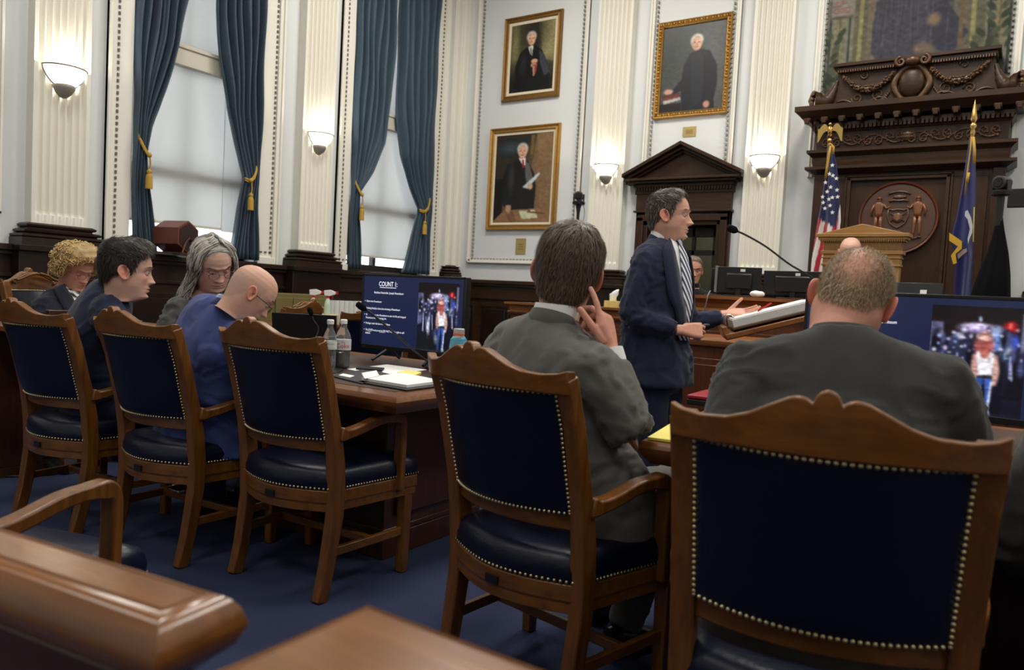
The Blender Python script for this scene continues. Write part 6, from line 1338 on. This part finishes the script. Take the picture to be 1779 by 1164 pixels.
    for s, k in ((1, 'R'), (-1, 'L')):
        S_ = sh+lat*s*(sw-.022)-spine_up*(drop*.6+.022); El, Wr = (np.array(q, float) for q in arms[k]); d2 = nrm(Wr-El); b = sleeve*(.92+.08*bulk); up1 = nrm(El-S_)
        P_ = [S_-up1*.01-lat*s*.06, S_, S_+(El-S_)*.3, S_+(El-S_)*.65, El-up1*.02, El+d2*.035, El+(Wr-El)*.4, El+(Wr-El)*.75, Wr-d2*.012]
        mb.tube(P_, [r*b for r in (.066, .076, .074, .068, .063, .060, .056, .050, .045)], 16)
        bones += [(S_, El, .007, 20, [0.15, 1.0]), (El, Wr, .006, 24, [0.0, .3])]
    jv, jf = remesh(mb, vox, 5, .5); jv = folds(jv, jf, bones, seed, fold)
    jk = mesh_obj('jacket', jv, jf, jacket, root)
    # ---------- collars
    def collar(name, m_, r0, r1, h0, hb, hf, a_max, th_=.006, tilt=.010):
        rr = []
        for a in np.linspace(-a_max, a_max, 33):
            th = PI+a; k = math.cos(a/a_max*PI/2)**.6 if abs(a) < a_max else 0; h = hf+(hb-hf)*k; o_ = neck+lat*math.sin(th)*r0+fwd*math.cos(th)*r0*.93; o1 = neck+lat*math.sin(th)*r1+fwd*math.cos(th)*r1*.93
            up_ = nrm(nrm(Hc-neck)*.5+spine_up); rr.append([o_+up_*h0, o1+up_*(h0+h*.5), o1-(o1-o_)*0+up_*(h0+h)-nrm(o1-neck)*tilt, o_+up_*(h0+h)-nrm(o1-neck)*(tilt+th_)])
        mb = MB(); mb.loft(rr); return mb.build(name, m_, root, 60, world=True)
    if hem: collar('jacket_collar', jacket, .073, .083, -.022, .058*ch, .012, 2.1)
    if shirt: collar('shirt_collar', shirt, .065, .071, -.012, .062*ch, .048*ch, 2.75, .004, .004)
    for k, hk in (arms.get('cuffs') or {}).items():
        El, Wr = (np.array(q, float) for q in arms[k]); d2 = nrm(Wr-El); mb = MB(); mb.tube([Wr-d2*.03, Wr-d2*.005, Wr+d2*hk], [.036, .037, .0365], 18); mb.build('shirt_cuff', shirt, root, 40, world=True)
    # ---------- open front: shirt, tie, lapels
    if vneck:
        s0, s1, w0, m_in, tie, m_lap = vneck; ns = 16
        g = [[torso_pt(s0+(s1-s0)*i/ns, w0*(i/ns)**.8*(2*j/12-1), .0095) for j in range(13)] for i in range(ns+1)]
        mb = MB(); mb.loft(g, closed=False); mb.build('shirt_front', m_in, root, 180, world=True)
        if tie:
            mb = MB(); mb.loft([[torso_pt(s0-.35+(s1-.55-s0+.35)*i/ns, a, .016+.006*math.cos(a*6)) for a in np.linspace(-1, 1, 7)*(.30-.16*i/ns)] for i in range(ns+1)], closed=False)
            to = mb.build('tie', tie, root, 180, world=True, solid=.003)
            kc = torso_pt(s1-.62, 0, .018); mb = MB(); mb.lathe([(.010, -.02), (.016, -.012), (.019, .012), (.012, .018)], tuple(kc), 12, tuple(spine_up)); mb.build('tie_knot', tie, root, 60, world=True)
        if m_lap:
            for s in (-1, 1):
                mb = MB(); mb.loft([[torso_pt(s0+(s1-s0)*(i/ns), s*(w0*(i/ns)**.8+q*(.05+.42*math.sin(PI*min(1, .12+i/ns*.95))**.8)), .015+.010*(1-q)) for q in (0, .35, .7, 1)] for i in range(ns+1)], closed=False); mb.build('lapel', m_lap, root, 180, world=True, solid=.005)
    # ---------- trousers, shoes
    tm = trousers or jacket; mb = MB(); mb.ell(pel-np.array([0, 0, .01]), (.17*bulk, .15, .13), 18, 10)
    for s, k in ((1, 'R'), (-1, 'L')):
        K_, A_ = (np.array(q, float) for q in legs[k]); hp = pel+lat*s*.085; mb.tube([hp, hp*.6+K_*.4, K_-nrm(K_-hp)*.03, K_+nrm(A_-K_)*.04, K_*.5+A_*.5, A_+nrm(A_-K_)*.02], [.098*bulk, .09*bulk, .076, .072, .062, .056], 16)
    tv, tf = remesh(mb, .014, 4, .5); bn = []
    for s, k in ((1, 'R'), (-1, 'L')): K_, A_ = (np.array(q, float) for q in legs[k]); hp = pel+lat*s*.085; bn += [(hp, K_, .006, 14, [0., 1.]), (K_, A_, .006, 12, [0., 1.])]
    tv = folds(tv, tf, bn, seed+5); mesh_obj('trousers', tv, tf, tm, root)
    if shoes:
        for s, k in ((1, 'R'), (-1, 'L')):
            K_, A_ = (np.array(q, float) for q in legs[k]); toe = nrm(np.array([fwd[0], fwd[1], 0])+lat*s*.18*np.array([1, 1, 0])); sd = np.array([-toe[1], toe[0], 0]); b = np.array([A_[0], A_[1], 0])
            mb = MB(); mb.loft([[b+toe*f+sd*w_*math.cos(t)+np.array([0, 0, max(0.002, h_*.5+h_*.5*math.sin(t))]) for t in [2*PI*q/14 for q in range(14)]] for f, w_, h_ in ((-.075, .012, .05), (-.07, .03, .085), (-.03, .036, .10), (.03, .040, .085), (.09, .047, .062), (.15, .044, .048), (.185, .028, .036), (.20, .008, .02))]); mb.build('shoe', mat('black_shoe_leather', (.01, .009, .008), .3), root, 60, world=True)
    return dict(root=root, Hc=Hc, R=R, torso=torso_pt, neck=neck, lat=lat, fwd=fwd, up=spine_up)
def glasses(P, m_, lens=True, temples=True, drop=0, hw=.0345, rx=.023, rz=.017, y=.097):
    Hc, R = P['Hc'], P['R']; mb = MB()
    for s in (-1, 1):
        mb.tube([Hc+R@np.array([s*hw+rx*math.cos(t), y-.008*((s*hw+rx*math.cos(t))/.06)**2, drop+rz*math.sin(t)]) for t in [2*PI*k/20 for k in range(21)]], .0014, 6)
        if temples: mb.tube([Hc+R@np.array(q) for q in ((s*(hw+rx), y-.008, drop+.004), (s*.074, .06, drop+.006), (s*.0805, .0, drop+.008), (s*.080, -.02, drop-.010))], .0015, 6)
    mb.tube([Hc+R@np.array(q) for q in ((-hw+rx, y, drop+.004), (0, y+.004, drop+.007), (hw-rx, y, drop+.004))], .0014, 6)
    mb.build('glasses', m_, P['root'], 180, world=True)
# ---------- cloths
C_NAVY = cloth('navy_suit', (40, 46, 70)); C_NAVY2 = cloth('dark_navy_suit', (33, 39, 62)); C_BLUE = cloth('blue_suit', (60, 74, 128)); C_GREY = cloth('grey_suit', (94, 93, 89), .6); C_CHAR = cloth('charcoal_suit', (50, 50, 48)); C_BLAZ = cloth('grey_blazer', (100, 100, 97)); C_CARD = cloth('navy_cardigan', (26, 28, 44)); C_ROBE = cloth('black_robe', (16, 16, 18)); C_UNI = cloth('black_uniform', (24, 24, 26))
C_WHITE = cloth('white_shirt', (236, 236, 236), .7, .05); C_PALE = cloth('pale_blue_shirt', (196, 208, 234), .7, .05); C_BLACK = cloth('black_top', (14, 14, 16))
FR_DARK = mat('tortoise_frame', hexc(60, 40, 32), .3); FR_MET = mat('thin_metal_frame', hexc(120, 100, 90), .3, metal=.8)
rad = math.radians
# ===== young man in navy, far left
w_ = lambda *a: np.array(a, float)
P2 = person('seated young man in a navy suit with short dark hair, in profile facing right', (at(222, 472, 3.38), (rad(31), rad(-2), rad(0))), at(172, 705, 3.58), at(160, 594, 3.52), at(198, 496, 3.46), (.90, -.43, 0), C_NAVY,
    dict(R=(at(236, 640, 3.30), at(285, 655, 3.45)), L=(at(190, 640, 3.75), at(250, 650, 3.85))), dict(R=((-3.16, 2.16, .5), (-3.10, 2.2, .09)), L=((-3.40, 2.26, .5), (-3.36, 2.3, .09))),
    skin=(212, 168, 148), hair=style(t=.012, tt=.030, tf=.012, z=[.074, .072, .058, .045, .0, -.012, .026, -.02, -.05, -.06]), hair_rgb=(44, 34, 30), brow=(48, 36, 30), shirt=C_WHITE, face=dict(nose=.95, gaze=.0, jaw=1.06, lid=16, crown=(0, -.06, .105), flow=lambda l: (l[0]*.5, .06 if l[2] > .06 else l[1]*.3, -.02 if l[2] > .06 else -.08)), seed=2, strands=5000, strand_len=.026, drop=.05, head_scale=1.06)
# ===== bald man in bright blue
P4 = person('seated bald man with glasses in a bright blue suit, head bowed', (at(436, 512, 3.06), (rad(30), rad(-36), rad(-4))), at(362, 722, 3.24), at(374, 618, 3.18), at(398, 529, 3.12), (.975, -.21, -.05), C_BLUE,
    dict(R=(at(462, 660, 3.02), at(520, 650, 3.2)), L=(at(300, 640, 3.40), at(400, 640, 3.5))), dict(R=((-2.62, 2.42, .5), (-2.62, 2.40, .09)), L=((-2.88, 2.44, .5), (-2.88, 2.4, .09))),
    skin=(214, 168, 148), scalp=(150, 128, 116), face=dict(scalp_k=.45, bald=(.03, .07), stubble=.15, nose=1.0, lid=0), shirt=C_PALE, seed=3, brow=(120, 96, 84), drop=.05, sw=.215, bulk=1.12, skirt=.10, fold=2.4, head_scale=.96)
glasses(P4, FR_DARK, y=.102, drop=-.006)
# ===== grey-haired woman
P3 = person('woman with long wavy grey hair and round glasses in a grey blazer', (at(370, 460, 3.66), (rad(100), rad(-26), rad(10))), (-3.66, 2.62, .50), (-3.50, 2.49, .86), at(345, 518, 3.72), (.24, -.97, 0), C_BLAZ,
    dict(R=(at(262, 640, 3.62), at(330, 650, 3.45)), L=(at(380, 620, 3.95), at(420, 640, 3.8))), dict(R=((-3.25, 2.48, .5), (-3.22, 2.48, .09)), L=((-3.25, 2.74, .5), (-3.22, 2.74, .09))),
    skin=(216, 172, 152), brow=(150, 124, 104), sw=.175, bulk=.98, vneck=(3.6, 8.6, .62, C_BLACK, None, C_BLAZ), face=dict(flow=lambda l: (l[0]*1.2+.02*(1 if l[0] > 0 else -1), -.05, -.06), nose=.9, jaw=1.08, lid=-4, thin=.4, gaze=-.5), seed=4, shoes=True, hair=style(t=.007, tt=.010, tf=.0, z=[.090, .086, .062, .03, -.02, -.07, -.07, -.075, -.08, -.08], edge=.012), hair_rgb=(186, 182, 174), strands=5000, strand_len=.06, head_scale=1.04)
glasses(P3, FR_MET, y=.106, drop=-.004)
# long wavy locks
def locks(P, n, rgb, seed, length=.34, part=0.0, wave=.012, back=(0, -.05, -.3)):
    rng = random.Random(seed); Hc, R = P['Hc'], P['R']; V, F, Cc = [], [], []
    for k in range(n):
        th = rng.uniform(1.05, PI)*rng.choice((-1, 1)); x, y, z = head_point(rng.uniform(.06, .112), rng.uniform(.7, PI)*(1 if th > 0 else -1), {'nose': 0}); p0 = np.array([x*rng.uniform(.2, 1), y, z]); s = 1 if x > 0 else -1
        x1, y1, z1 = head_point(.02, th, {'nose': 0}); k1 = rng.uniform(1.14, 1.30); x2, y2, z2 = head_point(-.06, math.copysign(max(abs(th), 1.35), th), {'nose': 0}); top_ = np.array([part+x*.15, y*.6, .128+rng.uniform(0, .012)])
        pts = [Hc+R@q for q in (top_, np.array([(x1+p0[0])*.5*1.22, (y1+p0[1])*.5*1.12, .085+rng.uniform(-.01, .012)]), np.array([x1*k1, y1*k1, .02]), np.array([x2*k1*1.12, y2*k1*1.02-.01, -.06]))]
        g = nrm(R@np.array([x2*.4, -.06, -.02])); e = pts[-1]; L = length*rng.uniform(.55, 1.0)
        pts += [e+np.array([0, 0, -L*.35])+g*L*.18, e+np.array([0, 0, -L*.66])+g*L*.38+np.array(back)*.06, e+np.array([0, 0, -L*.92])+g*L*.52]
        pts = spline(pts, 22); ph = rng.uniform(0, 6); 
        for i in range(len(pts)): pts[i] = pts[i]+wave*(i/22)*np.array([math.sin(i*.9+ph), math.cos(i*.8+ph), .4*math.sin(i*1.1+ph)])
        r = rng.uniform(.0022, .0042); col = srgb(rgb)*rng.uniform(.55, 1.35)
        if rng.random() < .3: col = srgb((216, 212, 204))*rng.uniform(.8, 1.05)
        if rng.random() < .2: col = srgb((96, 88, 80))*rng.uniform(.7, 1.1)
        m_ = MB(); m_.tube(pts, [r*(1.1-.5*(i/22)**2) for i in range(23)], 4, flat=.55); i0 = len(V); V += m_.v; F += [tuple(i0+q for q in f) for f in m_.f]; Cc += [col]*len(m_.v)
    mesh_obj('long_hair', V, F, HAIR, P['root'], np.array(Cc))
locks(P3, 620, (168, 164, 156), 5, .30, -.01)
# ===== curly-haired woman
P1 = person('older woman with curly blond hair and glasses in a navy cardigan', (at(132, 468, 4.55), (rad(78), rad(-22), rad(2))), (-4.72, 2.28, .50), (-4.70, 2.29, .82), at(117, 508, 4.60), (.25, -.97, 0), C_CARD,
    dict(R=(at(95, 590, 4.35), at(150, 560, 4.30)), L=(at(180, 570, 4.8), at(190, 560, 4.55))), dict(R=((-4.52, 2.10, .42), (-4.50, 2.10, .09)), L=((-4.52, 2.46, .42), (-4.50, 2.46, .09))),
    skin=(206, 152, 132), brow=(170, 140, 100), sw=.17, bulk=.98, vneck=(3.4, 8.7, .75, vcol('striped_top', .8), None, C_CARD), face=dict(nose=.95, lid=-4, thin=.4), seed=6, hair=style(t=.03, tt=.045, tf=.02, z=[.066, .062, .045, .02, -.02, -.04, -.045, -.06, -.07, -.075], edge=.01), hair_rgb=(196, 166, 112), strands=200)
glasses(P1, FR_MET, y=.106, drop=-.004)
for ch in P1['root'].children:
    if ch.name.startswith('shirt_front'):
        c_ = []; zz_ = [v.co.z for v in ch.data.vertices]; zm = max(zz_)
        for v in ch.data.vertices:
            d = zm-v.co.z; c_.append(srgb((200, 60, 120)) if .10 < d < .14 else (srgb((236, 236, 236)) if int(d/.011) % 2 else srgb((40, 42, 56))))
        set_cols(ch.data, np.array(c_))
def curls(P, n, rgb, seed):
    rng = random.Random(seed); Hc, R = P['Hc'], P['R']; V, F, Cc = [], [], []
    st_ = style(t=.03, z=[.066, .062, .045, .02, -.02, -.04, -.045, -.06, -.07, -.075])
    while len(Cc) < n*36:
        th = rng.uniform(-PI, PI); z = rng.uniform(-.06, .118)
        if hair_t(th, z, st_) < .012: continue
        x, y, z = head_point(z, th, {'nose': 0}); nv = nrm([x/.0775**2, y/.1**2, max(0, z)/.115**2]); p = np.array([x, y, z])+nv*rng.uniform(.022, .05); a = nrm([rng.gauss(0, 1) for _ in range(3)]); b = nrm(np.cross(a, nv)); r = rng.uniform(.008, .015)
        pts = [Hc+R@(p+r*(a*math.cos(t)+b*math.sin(t))+nv*.004*t/3) for t in np.linspace(0, 5.2, 9)]; m_ = MB(); m_.tube(pts, .0026, 4); col = srgb(rgb)*rng.uniform(.6, 1.35); i0 = len(V); V += m_.v; F += [tuple(i0+q for q in f) for f in m_.f]; Cc += [col]*len(m_.v)
    mesh_obj('curls', V, F, HAIR, P['root'], np.array(Cc))
curls(P1, 750, (206, 176, 122), 3)
# ===== man in grey, hand at temple
e5, w5 = at(1104, 768, 2.06), at(1064, 622, 2.12)
P5 = person('seated man in a grey suit seen from behind, hand raised to his temple', (at(986, 476, 2.27), (rad(-26), rad(-10), rad(7))), (-1.03, 2.0, .515), at(938, 690, 2.26), at(962, 556, 2.22), (.955, -.28, -.03), C_GREY,
    dict(R=(e5, w5), L=(at(812, 770, 2.42), at(905, 790, 2.6)), cuffs=dict(R=.024)), dict(R=((-.93, 2.44, .5), (-.97, 2.22, .09)), L=((-1.16, 2.46, .5), (-1.14, 2.38, .09))),
    skin=(206, 154, 134), hair=style(t=.013, tt=.022, tf=.01, z=[.078, .074, .058, .045, .0, -.02, .022, -.028, -.080, -.088]), hair_rgb=(80, 63, 48), shirt=C_WHITE, seed=8, strands=13000, strand_len=.034, jit=.42, lift=.04, sw=.205, bulk=1.06, drop=.05, skirt=.10, vox=.011, head_scale=1.12, fold=1.5,
    hands=dict(R=(w5+nrm(w5-e5)*.028, nrm(at(1047, 524, 2.17)-w5), at(985, 600, 2.2)-w5, 1, [(.05, .1, .1), (.7, .6, .35), (1.0, .9, .5), (1.1, 1.0, .6)], (.5, .35, .1, .1), 1.06)), eyes=False, face=dict(neckred=1), vneck=None)
glasses(P5, M['black'], y=.10)
# ===== charcoal-suited man, nearest, from behind
P7 = person('broad man in a charcoal suit seen from behind, balding blond-grey hair', (at(1480, 524, 1.92), (rad(-8), rad(-32), rad(14))), (-.30, 1.61, .50), at(1452, 735, 1.80), at(1464, 582, 1.84), (.985, .165, .0), C_CHAR,
    dict(R=(at(1672, 810, 1.72), at(1640, 790, 2.05)), L=(at(1262, 790, 1.75), at(1300, 780, 2.1))), dict(R=((-.22, 2.08, .5), (-.22, 2.05, .09)), L=((-.52, 2.06, .5), (-.52, 2.0, .09))),
    skin=(208, 150, 130), hair=style(t=.0045, tt=.004, z=[.078, .074, .058, .045, .0, -.02, .022, -.028, -.066, -.074]), hair_rgb=(158, 134, 100), scalp=(196, 150, 124), face=dict(baldspot=(0, -.098, .035, .050), scalp_k=.45, neckred=1, jaw=1.12, strand_w=.45), shirt=None, seed=9, strands=16000, strand_len=.013, lift=.22, sw=.228, bulk=1.14, drop=.035, vox=.0115, eyes=False, head_scale=1.08, sleeve=1.12, fold=1.15)
# ===== standing man
R_e, R_w = at(1094, 552, 3.70), at(1178, 572, 3.66); L_e, L_w = at(1196, 566, 4.10), at(1256, 548, 4.10)
TIE = bpy.data.materials.new('striped_tie'); TIE.use_nodes = True; nt = TIE.node_tree; tc = nt.nodes.new('ShaderNodeTexCoord'); wv = nt.nodes.new('ShaderNodeTexWave'); mp = nt.nodes.new('ShaderNodeMapping'); mp.inputs['Rotation'].default_value = (0, 0, 0)
wv.wave_type = 'BANDS'; wv.bands_direction = 'DIAGONAL'; wv.inputs['Scale'].default_value = 14; rp = nt.nodes.new('ShaderNodeValToRGB'); rp.color_ramp.interpolation = 'CONSTANT'; rp.color_ramp.elements[0].color = (*hexc(34, 46, 84), 1); rp.color_ramp.elements[1].position = .5; rp.color_ramp.elements[1].color = (*hexc(226, 230, 236), 1)
nt.links.new(tc.outputs['Object'], mp.inputs[0]); nt.links.new(mp.outputs[0], wv.inputs[0]); nt.links.new(wv.outputs[0], rp.inputs[0]); nt.links.new(rp.outputs[0], nt.nodes['Principled BSDF'].inputs['Base Color']); nt.nodes['Principled BSDF'].inputs['Roughness'].default_value = .5
pel6 = at(1138, 640, 3.88); ank = np.array([pel6[0], pel6[1], .09])
P6 = person('standing man in a navy suit and striped tie speaking at the lectern', (at(1164, 376, 3.86), (rad(76), rad(3), rad(0))), pel6, at(1141, 520, 3.88), at(1150, 421, 3.88), (.0, -1, 0), C_NAVY2,
    dict(R=(R_e, R_w), L=(L_e, L_w), cuffs={}), dict(R=(pel6+w_(.05, -.10, -.44), ank+w_(.02, -.10, 0)), L=(pel6+w_(.06, .10, -.44), ank+w_(.05, .10, 0))),
    skin=(214, 164, 142), hair=style(t=.009, tt=.016, tf=.008, z=[.086, .088, .072, .05, .0, -.016, .022, -.024, -.06, -.068]), hair_rgb=(66, 56, 48), brow=(84, 66, 56), shirt=C_WHITE, seed=10, strands=5500, strand_len=.024, vneck=(2.2, 8.9, .75, C_WHITE, TIE, C_NAVY2), sw=.19, bulk=1.08, drop=.045, skirt=.03, head_scale=1.06, sleeve=.92, ch=1.15,
    hands=dict(R=(R_w+nrm(R_w-R_e)*.02, nrm(at(1210, 574, 3.66)-R_w), w_(.1, .9, -.35), 1, [(.6, .85, .5), (.85, 1.0, .6), (1.0, 1.05, .6), (1.1, 1.1, .6)], (.45, .55, .25, .2), 1.0), L=(L_w+nrm(L_w-L_e)*.02, nrm(at(1300, 545, 4.08)-L_w), w_(.2, -.5, .85), -1, [(.1, .15, .1), (.15, .2, .15), (.25, .25, .2), (.35, .3, .2)], (.75, .35, .1, .1), 1.0)),
    face=dict(nose=1.12, jaw=1.1, lid=6, grey=.14, gaze=-.2, stubble=.12, crown=(0, -.06, .105), flow=lambda l: (l[0]*.4, .05 if l[2] > .06 else l[1]*.3, -.02 if l[2] > .06 else -.08)))
q = at(1226, 566, 3.70); mb = MB(); mb.tube([at(1205, 569, 3.70), q, at(1232, 565, 3.71)], [.009, .011, .006], 8); tag(mb.build('slide_remote', M['black'], None, 60), "small black slide remote held in the standing man's right hand", 'remote')
# ===== judge
jh = at(1477, 440, 6.15)
P8 = person('bald judge in a black robe behind the bench, only his head showing', (jh, (rad(176), rad(-32), rad(0))), (jh[0], jh[1]+.14, .86), (jh[0], jh[1]+.14, 1.16), (jh[0], jh[1]+.08, jh[2]-.15), (-1, 0, 0), C_ROBE,
    dict(R=((jh[0]-.3, jh[1]-.02, 1.0), (jh[0]-.2, jh[1]-.2, 1.02)), L=((jh[0]+.3, jh[1]-.02, 1.0), (jh[0]+.2, jh[1]-.2, 1.02))), dict(R=((jh[0]-.1, jh[1]-.15, .78), (jh[0]-.1, jh[1]-.15, .42)), L=((jh[0]+.1, jh[1]-.15, .78), (jh[0]+.1, jh[1]-.15, .42))), skin=(216, 166, 148), scalp=(196, 180, 168), face=dict(scalp_k=.5, bald=(.03, .06), lid=0), shirt=C_WHITE, seed=11, shoes=False, vox=.016, brow=(160, 150, 140))
glasses(P8, FR_MET)
# ===== officer by the doorway
oh = at(1203, 470, 6.75)
P9 = person('grey-haired man in dark clothes partly hidden behind the standing man', (oh, (rad(150), rad(-5), rad(0))), (oh[0], oh[1]+.05, .78), (oh[0], oh[1]+.05, 1.12), (oh[0], oh[1]+.02, oh[2]-.155), (-.95, -.3, 0), C_UNI,
    dict(R=((oh[0]-.26, oh[1], .95), (oh[0]-.15, oh[1]-.25, .9)), L=((oh[0]+.26, oh[1]-.05, .95), (oh[0]+.2, oh[1]-.3, .9))), dict(R=((oh[0]-.1, oh[1]-.36, .78), (oh[0]-.1, oh[1]-.36, .42)), L=((oh[0]+.1, oh[1]-.36, .78), (oh[0]+.1, oh[1]-.36, .42))), skin=(206, 150, 126), hair=style(t=.008, tt=.012), hair_rgb=(128, 112, 96), shirt=C_UNI, seed=12, shoes=False, vox=.016, brow=(110, 90, 76), strands=1500)
# ===== person at the right edge
s10 = at(1806, 742, 1.66); n10 = s10+w_(.20, .03, .07)
P10 = person('person in a grey jacket cut off by the right edge, only a sleeve showing', (n10+w_(0, .08, .16), (rad(-6), rad(-15), 0)), (.40, 1.74, .50), (n10[0]*.5+.2, 1.74, .82), n10, (.99, .12, 0), C_GREY,
    dict(R=(n10+w_(.28, .05, -.36), n10+w_(.2, .3, -.38)), L=(s10+w_(-.03, .08, -.30), s10+w_(.05, .33, -.30))), dict(R=((.5, 2.2, .5), (.5, 2.15, .09)), L=((.26, 2.2, .5), (.26, 2.15, .09))), hair=style(t=.012, tt=.02), shirt=C_WHITE, seed=13, vox=.016, eyes=False, strands=1500, drop=.05)
